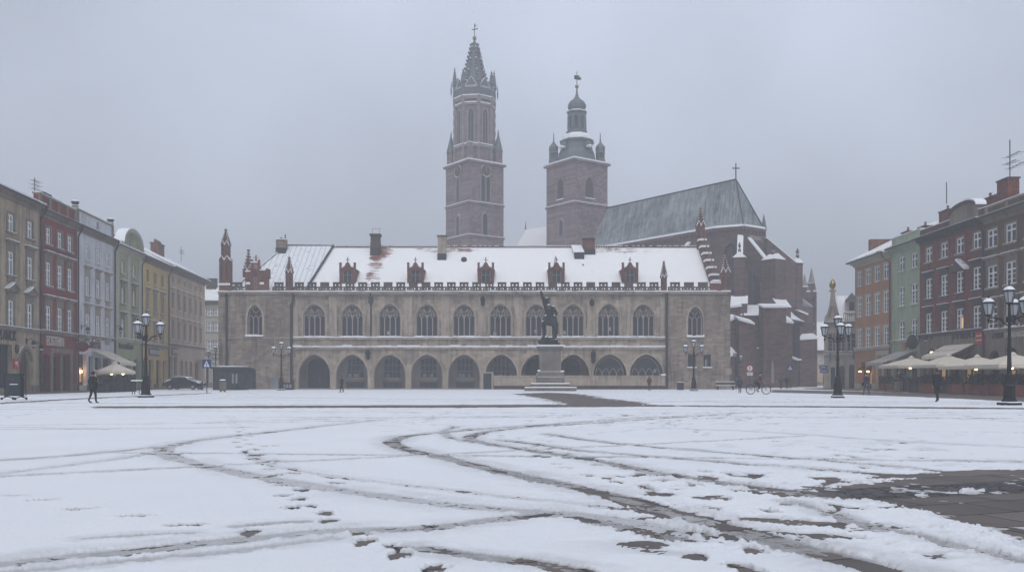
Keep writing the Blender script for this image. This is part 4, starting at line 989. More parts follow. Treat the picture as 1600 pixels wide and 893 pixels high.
m = MB(M_PIPE); u = h['ud'](1578, 3.4); z0 = h['ez'] + 3.9; m.tube([(u, 3.4, z0), (u, 3.4, z0 + 3.6)], .05, 5)
for dz, l0, l1 in ((1.0, -.2, 2.2), (1.5, -.6, 1.0), (2.1, -.5, 1.6)):
    m.tube([(u + l0, 3.4, z0 + dz), (u + l1, 3.4, z0 + dz + .1)], .03, 4)
    for j in range(5): x = u + l0 + (l1 - l0) * j / 4; m.tube([(x, 3.0, z0 + dz), (x, 3.8, z0 + dz)], .018, 4)
m.build('antenna', h['root'])
m = MB(M_PIPE); m.tube([(.1, -.75, h['ez'] - .02), (.1, -.75, h['ez'] - .4), (.1, -.18, h['ez'] - 1.2), (.1, -.18, .1)], .10, 6); m.build('downpipe', h['root'])

# narrow cream house with a curled gable, square to the camera
FG = Frame((40.45 - 3, 118 + 1.03), (40.45 + 12, 118 - 4.12))
S_GA = dict(id='ga', sw=.14, sur=M_STONEL, dep=.22, frame=M_GREYFR)
h = house(FG, 'narrow cream stone house with curled gable topped by a gilded egg finial', 'house', M_STONEL, 1287.5, 1342, (1310, 504),
      [((1300, 520, 549), 1.25, S_GA, ()),], [1301, 1314.5, 1329.5],
      [(1298, 1305, 573, 'shop', 'round'), (1311, 1320, 571, 'shop', 'round'), (1326.5, 1335, 569, 'door', 'round')], band=(1310, 555), cor=.4, trim=M_STONEL, roof='none', depth=12)
q = h['q']; m = MB(M_STONEL)
prof = [(1287.5, 503), (1289, 494), (1292, 490), (1295, 480), (1297, 468), (1298, 455), (1304.5, 455), (1305.5, 468), (1308, 480), (1311, 491), (1316, 499), (1318, 503)]
m.prism(list(reversed([q(*p) for p in prof])), -.08, .5)
a, b_ = q(1301, 455); ou = q(1308, 488)[0]
pf = [q(1305.5, 468), q(1308, 480), q(1311, 491), q(1316, 499), q(1319, 503)]
for (p0, z0), (p1, z1) in zip(pf, pf[1:]): m.add([(p0, -.14, z0), (p1, -.14, z1), (p1, .55, z1), (p0, .55, z0), (p0, -.14, z0 + .22), (p1, -.14, z1 + .22), (p1, .55, z1 + .22), (p0, .55, z0 + .22)], [(0, 3, 2, 1), (4, 5, 6, 7), (0, 1, 5, 4), (2, 3, 7, 6), (3, 0, 4, 7), (1, 2, 6, 5)], M_SNOW)
m.box(a - .45, a + .45, -.15, .57, b_ + .002, b_ + .2); m.box(a - .32, a + .32, -.06, .5, b_ - 3.0, b_ - 1.6, M_STONE)
m.tube([q(1291, 501)[:1] + (-.1,) + q(1291, 501)[1:], q(1297, 490)[:1] + (-.1,) + q(1297, 490)[1:], q(1299, 478)[:1] + (-.1,) + q(1299, 478)[1:]], .12, 6, M_STONE)
m.tube([q(1312, 501)[:1] + (-.1,) + q(1312, 501)[1:], q(1305, 490)[:1] + (-.1,) + q(1305, 490)[1:], q(1303, 478)[:1] + (-.1,) + q(1303, 478)[1:]], .12, 6, M_STONE)
m.build('curled_gable', h['root'])
m = MB(M_GOLD); m.lathe([(.12, b_ + .2), (.2, b_ + .3), (.42, b_ + .75), (.42, b_ + 1.0), (.2, b_ + 1.45), (.05, b_ + 1.6)], 12, a, .2); m.build('finial', h['root'], smooth=True)
m = MB(M_LEAD); z1 = q(1320, 459)[1]; u0, u1 = q(1305, 500)[0], h['L']
m.add([(u0, .5, h['ez'] + .1), (u1, .5, h['ez'] + .1), (u1, 3.0, z1), (u0, 3.0, z1), (u1, 9.5, z1), (u0, 9.5, z1), (u1, 12, h['ez']), (u0, 12, h['ez'])], [(0, 1, 2, 3), (3, 2, 4, 5), (5, 4, 6, 7), (0, 3, 5, 7), (1, 6, 4, 2)])
m.add([(u0 + .35, .55, h['ez'] + .35), (u0 + 1.3, .55, h['ez'] + .35), (u0 + 1.15, 2.95, z1 + .06), (u0 + .35, 2.95, z1 + .06)], [(0, 1, 2, 3)], M_SNOW)
m.build('mansard_roof', h['root'])
m = MB(M_STONEL); zc = h['ez']; m.box(q(1318, 500)[0], h['L'], -.1, .1, zc + .17, zc + .3); m.box(q(1318, 500)[0], h['L'], -.1, .1, zc + 1.15, zc + 1.3); m.box(q(1318, 500)[0], h['L'], -.09, .09, zc + 1.302, zc + 1.4, M_SNOW)
for k in range(9): u = q(1318.5, 500)[0] + k * .22; m.lathe([(.06, zc + .3), (.09, zc + .55), (.05, zc + .8), (.07, zc + 1.15)], 6, u, 0)
m.build('balustrade', h['root'])
m = MB(M_STONEL); u = q(1331, 480)[0]; m.box(u - .55, u + .55, .6, 2.5, zc + 1.4, zc + 3.0); m.prism([(u - .75, zc + 3.002), (u + .75, zc + 3.002), (u, zc + 3.9)], .4, 2.6, M_LEAD); m.box(u - .32, u + .32, .57, .6, zc + 1.6, zc + 2.7, M_GLASS); m.build('dormer', h['root'])
hanging_sign(h, 1333, 553, 1.0, 1.2, M_SIGNBLUE, False, 1.3); hanging_sign(h, 1297, 558, .9, 1.1, M_SIGNBLUE, False, 1.2)
# low house far down the side street
FD = Frame((57.6 - 3, 172 + 1), (57.6 + 30, 172 - 10))
h = house(FD, 'low greyish-pink house with deep snowy roof far down the street beside the church', 'house', M_PLPINK, 1276.5, 1330, (1282, 548),
      [((1284, 557, 567), .9, S_PB, ()),], [1283, 1293, 1310], [(1286, 1289, 588, 'door')], rpitch=.9, depth=9, cor=.5)
h = house(Frame((42, 195), (90, 195)), 'distant snowy-roofed house faint in the haze right of the church', 'house', M_PLWHITE, 1225, 1340, (1282, 523),
      [((1284, 536, 545), 1.0, S_PB, ()),], [1255, 1270, 1284, 1297, 1310], [], rpitch=.5, depth=12, cor=.5)
# ------------------------------------------------------------------ town hall (gothic, snow-roofed)
HY = 106.9
FH = Frame(((343 - 800) * HY / FPX, HY), ((1140 - 800) * HY / FPX, HY))
hall = thing('town_hall', 'long sandstone gothic hall with arcade, traceried windows and snow-covered roof across the square', 'town hall', tuple(FH.A))
HL = FH.L; U = lambda x: FH.px(x); Z = lambda y: FH.px(800, y)[1]
WT = Z(458)                                   # wall top
zs1, zs2 = Z(527), Z(542)                     # sill course, lower ledge
u0, u1 = U(457.5), U(1040.5)
wm = MB(M_HALL)
upc = [491, 550, 609, 667, 725, 782, 838, 895.5, 951, 1005.5]
ops_up = []
for c in upc:
    uc = U(c); ops_up.append(dict(u0=uc - 1.30, u1=uc + 1.30, z0=Z(526), z1=Z(474.5), arch='point', zs=Z(497), dep=.42))
loc_ = [491, 550, 609, 667, 725, 783, 839, 896, 953, 1010]
ops_lo = []
for k, c in enumerate(loc_):
    uc = U(c); hw = 1.86 if k < 8 else 1.95; ops_lo.append(dict(u0=uc - hw, u1=uc + hw, z0=.01, z1=Z(553.5), arch='point', zs=Z(584), dep=.75))
panel(wm, u0, u1, 0, zs2, ops_lo, 0, M_HALL, M_HALLTR)
wm.quad((u0, 0, zs2), (u1, 0, zs2), (u1, 0, zs1), (u0, 0, zs1), M_HALL)
panel(wm, u0, u1, zs1, WT, ops_up, .0, M_HALL, M_HALLTR)
# plain end bays stand a little proud
panel(wm, 0, u0, 0, zs1, [dict(u0=U(385), u1=U(401), z0=.01, z1=Z(574), arch='round', zs=Z(580), dep=.5)], -.35, M_HALLB)
panel(wm, 0, u0, zs1, WT, [dict(u0=U(388), u1=U(411), z0=Z(525), z1=Z(476.5), arch='point', zs=Z(497), dep=.6)], -.35, M_HALLB)
panel(wm, u1, HL, 0, Z(540), [dict(u0=U(1074), u1=U(1086), z0=Z(574), z1=Z(554), dep=.4), dict(u0=U(1098.5), u1=U(1110), z0=Z(574), z1=Z(554), dep=.4)], -.35, M_HALLB)
panel(wm, u1, HL, Z(540), WT, [dict(u0=U(1074), u1=U(1097), z0=Z(526), z1=Z(479.5), arch='point', zs=Z(499), dep=.6)], -.35, M_HALLB)
for uu in (u0, u1): wm.quad((uu, -.35, 0), (uu, 0, 0), (uu, 0, WT), (uu, -.35, WT), M_HALLB)
wm.quad((0, 18, 0), (0, -.35, 0), (0, -.35, WT), (0, 18, WT), M_HALLB); wm.quad((HL, -.35, 0), (HL, 18, 0), (HL, 18, WT), (HL, -.35, WT), M_HALLB)
wm.quad((HL, 18, 0), (0, 18, 0), (0, 18, WT), (HL, 18, WT), M_HALLB)
wm.build('wall', hall)
# arcade recess: back wall, vault ceiling, floor
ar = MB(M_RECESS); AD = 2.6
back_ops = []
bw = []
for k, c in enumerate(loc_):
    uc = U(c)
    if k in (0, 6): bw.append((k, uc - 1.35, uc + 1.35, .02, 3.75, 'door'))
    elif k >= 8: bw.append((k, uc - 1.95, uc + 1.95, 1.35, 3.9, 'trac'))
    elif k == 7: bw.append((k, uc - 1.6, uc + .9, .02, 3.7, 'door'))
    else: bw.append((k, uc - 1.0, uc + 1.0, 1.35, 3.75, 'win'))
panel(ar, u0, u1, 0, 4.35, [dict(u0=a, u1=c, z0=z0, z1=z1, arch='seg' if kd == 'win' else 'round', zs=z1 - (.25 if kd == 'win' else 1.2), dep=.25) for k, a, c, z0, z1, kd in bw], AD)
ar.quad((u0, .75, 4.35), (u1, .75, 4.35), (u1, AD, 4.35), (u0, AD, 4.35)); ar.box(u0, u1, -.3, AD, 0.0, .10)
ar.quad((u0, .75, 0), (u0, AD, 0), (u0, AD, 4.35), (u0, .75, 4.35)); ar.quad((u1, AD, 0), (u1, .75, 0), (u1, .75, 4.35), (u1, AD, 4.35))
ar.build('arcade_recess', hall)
for k, a, c, z0, z1, kd in bw:
    if kd == 'door':
        m = MB(M_DARKFR); n = 5; w_ = c - a
        m.prism([(a, z0), (c, z0)] + list(reversed(arch_pts(a, c, z1 - 1.2, z1, 'round'))), AD + .15, AD + .2)
        for j in range(n + 1): x = a + (w_ - .06) * j / n; m.box(x, x + .06, AD + .1, AD + .15, z0, z1 - 1.2)
        o = m.build('door', hall); g = MB(M_STEEL); g.tube([((a + c) / 2 + .1, AD + .08, 1.1), ((a + c) / 2 + .1, AD + .08, 1.35)], .025, 6); g.build('handle', o)
    elif kd == 'win':
        m = MB(M_GREYFR); w_ = c - a
        for j in range(5): x = a + (w_ - .07) * j / 4; m.box(x, x + .07, AD + .08, AD + .16, z0, z1 - .02)
        for zz in (z0, z0 + .75, z0 + 1.5): m.box(a, c, AD + .085, AD + .155, zz, zz + .07)
        m.box(a - .15, c + .15, AD - .1, AD + .05, z0 - .14, z0 - .003, M_HALLTR)
        o = m.build('window', hall); g = MB(M_GLASS); g.prism([(a, z0), (c, z0)] + list(reversed(arch_pts(a, c, z1 - .25, z1, 'seg'))), AD + .17, AD + .2)
        for j in range(3): x = a + .1 + random.random() * (w_ - .6); g.box(x, x + .28, AD + .165, AD + .169, z0 + .1, z0 + .5, M_CURTAIN)
        g.build('pane', o)
        m = MB(M_DARKST); x0 = (a + c) / 2; m.box(x0 - 1.15, x0 + 1.15, AD - .12, AD + .02, .75, .9); 
        for j in range(3): m.box(x0 - 1.1 + j * 1.02, x0 - .95 + j * 1.02, AD - .1, AD + .02, .1, .748)
        m.box(x0 - .95, x0 + .94, AD - .05, AD - .001, .15, .745, M_GLASS); m.build('cellar_window', hall)

def tracery(name, a, c, z0, zs, z1, lights, y, parent, kind='point', r=.075, rings=True):
    """stone mullions, head arches and foiled circles over one glazed pane"""
    w_ = c - a; m = MB(M_TRACERY); lw = w_ / lights; zsp = zs - .10
    P = arch_pts(a + .05, c - .05, zs, z1 - .03, kind, 16)
    m.tube([(x, y, z) for x, z in P], r * 1.2, 5)
    m.tube([(a + .05, y, z0), (a + .05, y, zs)], r * 1.2, 5); m.tube([(c - .05, y, z0), (c - .05, y, zs)], r * 1.2, 5)
    top = lambda x: zs + (z1 - zs) * max(0, 1 - abs(2 * (x - a) / w_ - 1) ** 1.72) ** .545
    for k in range(1, lights): x = a + k * lw; m.tube([(x, y, z0), (x, y, zsp + lw * .25)], r, 5)
    for k in range(lights):
        x0, x1 = a + k * lw, a + (k + 1) * lw
        m.tube([(px, y, min(pz, top(px))) for px, pz in arch_pts(x0, x1, zsp, zsp + lw * .85, 'lancet', 8)], r * .8, 5)
    def ring(cx, cz, rad):
        m.tube([(cx + rad * math.cos(2 * math.pi * k / 14), y, cz + rad * math.sin(2 * math.pi * k / 14)) for k in range(15)], r * .75, 5)
        for k in range(3):
            t = 2 * math.pi * k / 3 + math.pi / 2; m.tube([(cx + rad * math.cos(t), y, cz + rad * math.sin(t)), (cx + rad * .25 * math.cos(t), y, cz + rad * .25 * math.sin(t))], r * .5, 4)
    mid = (a + c) / 2
    if not rings: pass
    elif lights == 4:
        for k in (0, 2): m.tube([(px, y, min(pz, top(px))) for px, pz in arch_pts(a + k * lw, a + (k + 2) * lw, zsp, zsp + lw * 1.75, 'point', 10)], r * .8, 5)
        ring(mid, z1 - lw * .80, lw * .62); ring(mid - lw, zsp + lw * 1.10, lw * .32); ring(mid + lw, zsp + lw * 1.10, lw * .32)
    else: ring(mid, z1 - lw * .95, lw * .55)
    o = m.build('window', parent)
    g = MB(M_LEADED); g.prism([(a, z0), (c, z0)] + list(reversed(arch_pts(a, c, zs, z1, kind))), y + .06, y + .10)
    if random.random() < .5:
        xx = a + .1 + random.random() * (w_ - .6); zz = z0 + random.random() * .8; g.box(xx, xx + .35, y + .05, y + .058, zz, zz + .4, M_CURTAIN)
    g.build('pane', o); return o
for o in ops_up: tracery('window', o['u0'], o['u1'], o['z0'], o['zs'], o['z1'], 4, .30, hall)
for c0, c1, yt, ys, yb in ((388, 411, 476.5, 497, 525), (1074, 1097, 479.5, 499, 526)):
    tracery('window', U(c0), U(c1), Z(yb), Z(ys), Z(yt), 3, .12, hall)
for k, a, c, z0, z1, kd in bw:
    if kd == 'trac':
        o = ops_lo[k]; tracery('window', o['u0'] + .25, o['u1'] - .25, 1.35, o['zs'] + .1, o['z1'] - .22, 4, .62, hall, r=.06, rings=False)
for a, c in ((1074, 1086), (1098.5, 1110)):
    m = MB(M_DARKFR); a_, c_ = U(a), U(c); za, zb = Z(574), Z(554); m.box(a_, c_, -.05, .02, za, za + .08); m.box(a_, c_, -.05, .02, zb - .08, zb); m.box(a_, a_ + .08, -.045, .015, za + .08, zb - .08); m.box(c_ - .08, c_, -.045, .015, za + .08, zb - .08); m.box((a_ + c_) / 2 - .04, (a_ + c_) / 2 + .04, -.044, .014, za + .08, zb - .08)
    m.box(a_ - .12, c_ + .12, -.55, -.33, za - .12, za - .003, M_HALLTR); m.box(a_ - .1, c_ + .1, -.56, -.36, za, za + .10, M_SNOW)
    o = m.build('window', hall); g = MB(M_GLASS); g.box(a_, c_, .0, .04, za, zb)
    if a > 1090: g.box(a_ + .25, a_ + .5, -.02, -.005, za + .1, za + .95, M_CURTAIN)
    g.build('pane', o)
m = MB(M_TEAL); a_, c_ = U(385), U(401); m.prism([(a_, 0), (c_, 0)] + list(reversed(arch_pts(a_, c_, Z(580), Z(574), 'round'))), .0, .1)
for j in range(4): x = a_ + (c_ - a_ - .05) * j / 3; m.box(x, x + .05, -.03, 0, .1, Z(581))
o = m.build('door', hall); g = MB(M_STEEL); g.ball((c_ - .2, -.05, 1.1), .05); g.build('handle', o)

# mouldings, arch rings, pilasters, ledges
m = MB(M_HALLTR)
def arch_ring(o, y, t, pr, kind, base=None):
    P = [(o['u0'], o['z0'] if base is None else base)] + arch_pts(o['u0'], o['u1'], o['zs'], o['z1'], kind, 16) + [(o['u1'], o['z0'] if base is None else base)]
    uc = (o['u0'] + o['u1']) / 2; hw = (o['u1'] - o['u0']) / 2; kx = (hw + t) / hw; kz = (o['z1'] - o['zs'] + t) / (o['z1'] - o['zs'])
    Q = [(uc + (a - uc) * kx, c if c <= o['zs'] else o['zs'] + (c - o['zs']) * kz) for a, c in P]
    for (a, b_, c, d) in zip(P, P[1:], Q[1:], Q):
        m.add([(a[0], y - pr, a[1]), (b_[0], y - pr, b_[1]), (c[0], y - pr, c[1]), (d[0], y - pr, d[1]), (a[0], y + .02, a[1]), (b_[0], y + .02, b_[1]), (c[0], y + .02, c[1]), (d[0], y + .02, d[1])],
              [(0, 1, 2, 3), (0, 4, 5, 1), (3, 2, 6, 7), (0, 3, 7, 4), (1, 5, 6, 2)])
for k, o in enumerate(ops_lo): arch_ring(o, 0, .20 if k else .24, .10 + .004 * (k % 2), 'point', base=(0 if k < 5 else 1.5))
for o in ops_up: arch_ring(o, 0, .17, .06, 'point')
for c0, c1, yt, ys, yb in ((388, 411, 476.5, 497, 525), (1074, 1097, 479.5, 499, 526)):
    arch_ring(dict(u0=U(c0), u1=U(c1), z0=Z(yb), z1=Z(yt), zs=Z(ys)), -.35, .22, .06, 'point')
for k in range(11):
    x = 462 if k == 0 else (1035 if k == 10 else (upc[k - 1] + upc[k]) / 2)
    hw = .30 if k in (0, 10) else .46
    m.box(U(x) - hw, U(x) + hw, -.13, .02, zs1 + .12, WT - .35); m.box(U(x) - hw * .72, U(x) + hw * .72, -.17, -.131, zs1 + .5, WT - .8)
for k in range(5):
    x = (loc_[k] + loc_[k + 1]) / 2; m.box(U(x) - .33, U(x) + .33, -.16, .02, .0, Z(586)); m.box(U(x) - .4, U(x) + .4, -.22, .02, Z(586) + .002, Z(586) + .14)
m.box(u0, u1, -.20, .02, zs2 - .22, zs2 - .002); m.box(u0, u1, -.22, .02, zs1 - .20, zs1 - .002)
m.box(0, HL, -.50, .02, WT - .16, WT - .002); m.box(0, HL, -.62, .4, WT, WT + .14); m.box(0, u0, -.42, -.34, zs1 - .12, zs1 - .002)
m.build('moulding', hall)
m = MB(M_SNOW)
def ragged(x0, x1, ya, yb, z, t, step=.8):
    x = x0
    while x < x1 - .05:
        n = min(x1, x + step * random.uniform(.6, 1.5)); h = t * random.uniform(.55, 1.25); m.box(x, n, ya + random.uniform(-.03, .03), yb, z, z + h); x = n
ragged(u0, u1, -.28, -.001, zs2, .20); ragged(u0, u1, -.25, -.005, zs1, .13); ragged(0, HL, -.68, -.22, WT + .142, .12)
for c in upc: ragged(U(c) - 1.25, U(c) + 1.25, -.1, .35, zs1 + .14, .07, .5)
for c0, c1, yb in ((385, 413, 525), (1072, 1099, 526)): ragged(U(c0), U(c1), -.6, -.1, Z(yb) - .05, .24, .6)
m.build('ledge_snow', hall)
# low wall in front of the right half of the arcade, with its dark doorway
m = MB(M_HALLTR); m.box(U(772), U(1040), -.45, -.12, 0, Z(588)); m.box(U(772) - .05, U(1040), -.52, -.10, Z(588) + .002, Z(588) + .14); m.box(U(752), U(772) - .06, -.5, -.1, Z(583), Z(582) + .1)
m.box(U(752), U(752) + .25, -.5, -.1, 0, Z(583) - .002); m.box(U(772) - .3, U(772) - .06, -.5, -.1, 0, Z(583) - .002); m.box(U(752) + .25, U(772) - .3, -.42, -.2, 0, Z(583) - .002, M_TEAL)
m.box(U(772), U(1040), -.6, -.451, 0, .45, M_DARKST); m.box(U(1032), U(1039), -.53, -.1, Z(588) + .142, Z(588) + .32, M_SNOW); m.build('low_wall', hall)
m = MB(M_HALLB)
x = 0.0
for a, c in ((0, U(384)), (U(402), u0), (u1, HL)):
    m = MB(M_HALLB); m.box(a, c, -.48, -.33, 0, .75); m.build('plinth', hall)
# openwork parapet with merlons
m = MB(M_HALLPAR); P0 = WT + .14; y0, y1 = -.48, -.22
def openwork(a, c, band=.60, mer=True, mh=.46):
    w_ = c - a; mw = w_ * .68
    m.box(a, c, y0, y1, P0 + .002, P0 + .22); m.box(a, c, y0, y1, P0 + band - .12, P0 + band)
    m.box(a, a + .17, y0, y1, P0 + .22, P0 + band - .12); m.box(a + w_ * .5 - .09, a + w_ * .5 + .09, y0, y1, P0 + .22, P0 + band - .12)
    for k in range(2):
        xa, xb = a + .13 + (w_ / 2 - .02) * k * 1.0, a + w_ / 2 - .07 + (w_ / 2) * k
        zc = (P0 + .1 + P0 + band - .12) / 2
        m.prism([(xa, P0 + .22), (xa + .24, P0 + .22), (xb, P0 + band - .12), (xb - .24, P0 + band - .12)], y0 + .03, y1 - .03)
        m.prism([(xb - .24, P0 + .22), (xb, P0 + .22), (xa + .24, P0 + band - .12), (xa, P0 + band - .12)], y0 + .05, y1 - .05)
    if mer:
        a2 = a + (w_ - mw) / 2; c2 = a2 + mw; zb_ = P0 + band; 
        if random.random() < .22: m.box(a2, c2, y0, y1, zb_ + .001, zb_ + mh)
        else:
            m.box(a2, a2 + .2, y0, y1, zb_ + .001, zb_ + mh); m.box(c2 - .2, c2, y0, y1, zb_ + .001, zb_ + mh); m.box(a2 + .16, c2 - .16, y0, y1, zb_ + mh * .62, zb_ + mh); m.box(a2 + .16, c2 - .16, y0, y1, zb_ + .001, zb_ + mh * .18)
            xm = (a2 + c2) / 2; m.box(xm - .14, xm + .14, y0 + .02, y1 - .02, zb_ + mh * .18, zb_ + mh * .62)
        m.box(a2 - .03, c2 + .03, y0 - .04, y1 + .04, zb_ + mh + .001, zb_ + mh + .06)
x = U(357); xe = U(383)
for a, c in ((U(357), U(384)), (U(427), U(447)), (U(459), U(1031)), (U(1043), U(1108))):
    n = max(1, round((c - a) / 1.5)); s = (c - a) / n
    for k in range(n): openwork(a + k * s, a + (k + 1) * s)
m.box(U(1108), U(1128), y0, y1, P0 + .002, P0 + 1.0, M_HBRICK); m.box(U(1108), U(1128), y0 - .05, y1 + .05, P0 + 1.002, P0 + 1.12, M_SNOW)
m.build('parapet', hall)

# roof
RZ = 18.05; RD = 9.6; EZ = WT - .35
roofz = lambda y: EZ + (RZ - EZ) * (y - .2) / (RD - .2)
UR = lambda x, y: (x - 800) / FPX * (HY + y) - FH.A.x          # hall-local x of a column at a depth
um = UR(521, RD); um2 = UR(474, .5); ur = UR(1090.5, RD)
r = MB(M_RHALL)
r.add([(um2, .2, EZ), (ur, .2, EZ), (ur, RD, RZ), (um, RD, RZ)], [(0, 1, 2, 3)]); r.add([(um, RD, RZ), (ur, RD, RZ), (ur, 18, WT), (um2, 18, WT)], [(0, 1, 2, 3)])
r.build('roof', hall)
r = MB(M_RSEAM); hx = UR(447, RD); hz = RZ + .22
r.add([(.8, .2, EZ + .2), (um2 - .02, .2, EZ + .2), (um - .02, RD, hz), (hx, RD, hz)], [(0, 1, 2, 3)]); r.add([(.8, 18, WT), (.8, .2, EZ + .2), (hx, RD, hz)], [(0, 1, 2)]); r.add([(um, RD, hz), (um2, 18, WT), (.8, 18, WT), (hx, RD, hz)], [(0, 1, 2, 3)])
r.add([(um2 - .02, .2, EZ + .2), (um2 - .02, .2, EZ - .1), (um - .02, RD, RZ - .1), (um - .02, RD, hz)], [(0, 1, 2, 3)])
r.tube([(um2, .2, EZ + .24), (um, RD, hz + .05)], .14, 6, M_PIPE); r.build('metal_roof', hall)
r = MB(M_HALLPAR)
r.tube([(.8, .2, EZ + .25), (hx, RD, hz + .05), (um, RD, hz + .05)], .13, 6)
n = 150
for k in range(n):
    x = um + (ur - um) * k / n; r.box(x, x + (ur - um) / n * .62, RD - .16, RD + .16, RZ - .05, RZ + .16 + .04 * (k % 2), M_HALLPAR if k % 5 else M_HBRICK)
    if random.random() < .75: r.box(x, x + (ur - um) / n, RD - .18, RD + .18, RZ + .16, RZ + .23, M_SNOW)
r.build('ridge_tiles', hall)
# stepped gable at the right-hand end, seen along its length
g = MB(M_HBRICK); GX0, GX1 = ur - .05, ur + .65
steps = 7
pts = []
for k in range(steps):
    ya = RD * (1 - (k + 1) / steps) * 1.0 + .0; yb = RD * (1 - k / steps)
    zt = roofz(max(.2, ya)) + (RZ - EZ) / steps + .55
    g.box(GX0, GX1, max(-.2, ya), yb - .003, WT - .5, zt); g.box(GX0 - .12, GX1 + .15, ya - .12, yb - .05, zt + .001, zt + .13, M_HALLPAR); g.box(GX0 - .14, GX1 + .18, ya - .14, yb - .06, zt + .131, zt + .38, M_SNOW)
    if k < steps - 1: g.lathe([(.22, zt + .38), (.18, zt + .8), (.02, zt + 1.3)], 4, (GX0 + GX1) / 2, ya + .35)
    yb2 = 2 * RD - yb; ya2 = 2 * RD - ya; g.box(GX0, GX1, yb2 + .003, min(18.2, ya2), WT - .5, zt)
g.box(GX0 - .02, GX0, .2, RD, EZ, EZ + .01); g.build('stepped_gable', hall)
def pinnacle(u, y, z0, z1, w_, name='pinnacle', m_=None, shaft=.5, gold=False):
    """square brick shaft with small gablets, crocketed spirelet and finial"""
    p = MB(m_ or M_HBRICK); zt = z0 + (z1 - z0) * shaft; h_ = w_ / 2
    p.box(u - h_, u + h_, y - h_, y + h_, z0, zt)
    for s in (-1, 1):
        p.box(u + s * h_ * .5 - h_ * .26, u + s * h_ * .5 + h_ * .26, y - h_ - .006, y - h_, z0 + (zt - z0) * .25, zt - (zt - z0) * .2, M_DARKST)
        p.prism([(u + s * h_ * .55 - h_ * .6, zt - .02), (u + s * h_ * .55 + h_ * .6, zt - .02), (u + s * h_ * .55, zt + w_ * .6)], y - h_ - .06, y + h_ + .06)
        p.tube([(u + s * h_ * .55 - h_ * .62, y - h_ - .09, zt), (u + s * h_ * .55, y - h_ - .09, zt + w_ * .64), (u + s * h_ * .55 + h_ * .62, y - h_ - .09, zt)], .05, 4, M_SNOW)
    n = 6; sp = [(h_ * 1.02, zt + .0)]
    p.lathe([(h_ * 1.15, zt), (.07, z1 - w_ * .5)], 4, u, y)
    for k in range(n):
        t = (k + .5) / n; rr = h_ * 1.1 * (1 - t) + .08; z = zt + (z1 - w_ * .5 - zt) * t
        for q_ in range(4):
            a_ = math.pi / 2 * (q_ + .5); c_ = .10 + .16 * (1 - t) * w_ ; px, py = u + rr * math.cos(a_), y + rr * math.sin(a_); p.ball((px, py, z), c_ * .9, n=4, m=M_HALLPAR)
            if q_ in (2, 3): p.ball((px, py, z + c_ * .55), c_ * .6, m=M_SNOW, n=4)
    p.ball((u, y, z1 - w_ * .32), .14 * w_ + .06, m=M_GOLD if gold else M_HALLPAR, n=6); p.tube([(u, y, z1 - w_ * .3), (u, y, z1)], .035, 4, M_HALLPAR)
    return p.build(name, hall)
pinnacle(U(352.5), .1, Z(404), Z(355), .86, 'corner_pinnacle', shaft=.42)
p_ = MB(M_HBRICK); p_.box(U(352.5) - .6, U(352.5) + .6, -.5, .7, WT + .14, Z(404) - .002)
for s_ in (-1, 1):
    p_.box(U(352.5) + s_ * .28 - .15, U(352.5) + s_ * .28 + .15, -.52, -.5, WT + 1.5, Z(411), M_DARKST)
    p_.prism([(U(352.5) + s_ * .33 - .36, Z(407)), (U(352.5) + s_ * .33 + .36, Z(407)), (U(352.5) + s_ * .33, Z(400))], -.58, .78); p_.tube([(U(352.5) + s_ * .33 - .38, -.6, Z(407)), (U(352.5) + s_ * .33, -.6, Z(400)), (U(352.5) + s_ * .33 + .38, -.6, Z(407))], .06, 4, M_SNOW)
p_.build('turret', hall); pinnacle(U(371), 4.5, WT, Z(381) + .2, .95, 'corner_pinnacle', shaft=.52)
m = MB(M_HALLB); m.box(U(344), U(361), -.47, .75, WT + .142, WT + .9); m.box(U(343.5), U(361.5), -.55, .8, WT + .902, WT + 1.15, M_SNOW)
m.build('turret_base', hall)
pinnacle(U(453), -.3, WT + .14, Z(400), .72, shaft=.52); pinnacle(U(1036.5), -.3, WT + .14, Z(407), .62, shaft=.45); pinnacle(U(1132), -.1, WT + .14, Z(396), .95, shaft=.5, gold=True)
pinnacle((GX0 + GX1) / 2, RD, RZ - .5, 1.2 + (HZ - 322) / FPX * (HY + RD), 1.0, shaft=.55, gold=True)
# small stepped gable on the parapet at the left
g = MB(M_HBRICK); q = lambda x, y: (U(x), Z(y))
prof = [(385, 456), (385, 436), (381, 436), (381, 421), (384, 421), (385, 426), (392, 425), (394, 414), (394, 406), (396, 406), (397, 411), (404, 411), (405, 406), (407, 406), (407, 414), (410, 423), (416, 423), (417, 420), (420, 420), (423, 421), (423, 436), (421, 436), (421, 456)]
g.prism([q(*p) for p in prof], -.5, -.05)
for x in (389.5, 411): 
    uc, zc = q(x, 441); g.prism([(uc + .32 * math.cos(k * .5236), zc + .32 * math.sin(k * .5236)) for k in range(12)], -.51, -.5, M_DARKST); g.box(uc - .25, uc + .25, -.56, -.5, zc - .28, zc - .02, M_SNOW)
uc, zc = q(401, 428); g.prism([(uc + .22 * math.cos(k * .5236), zc + .36 * math.sin(k * .5236)) for k in range(12)], -.51, -.5, M_DARKST)
for a, c in ((399.0, 400.2), (402, 403.2)): g.box(U(a), U(c), -.53, -.5, Z(452), Z(433), M_HALLB)
g.prism(arch_pts(U(398.5), U(403.8), Z(417), Z(412.5), 'round') + [(U(403.8), Z(421)), (U(398.5), Z(421))], -.52, -.5, M_HALLB)
for a, c, y in ((385, 393, 425), (408, 417, 423), (394, 397, 411), (397, 404, 411), (381, 385, 436)): g.box(U(a), U(c), -.55, -.02, Z(y), Z(y) + .14, M_SNOW)
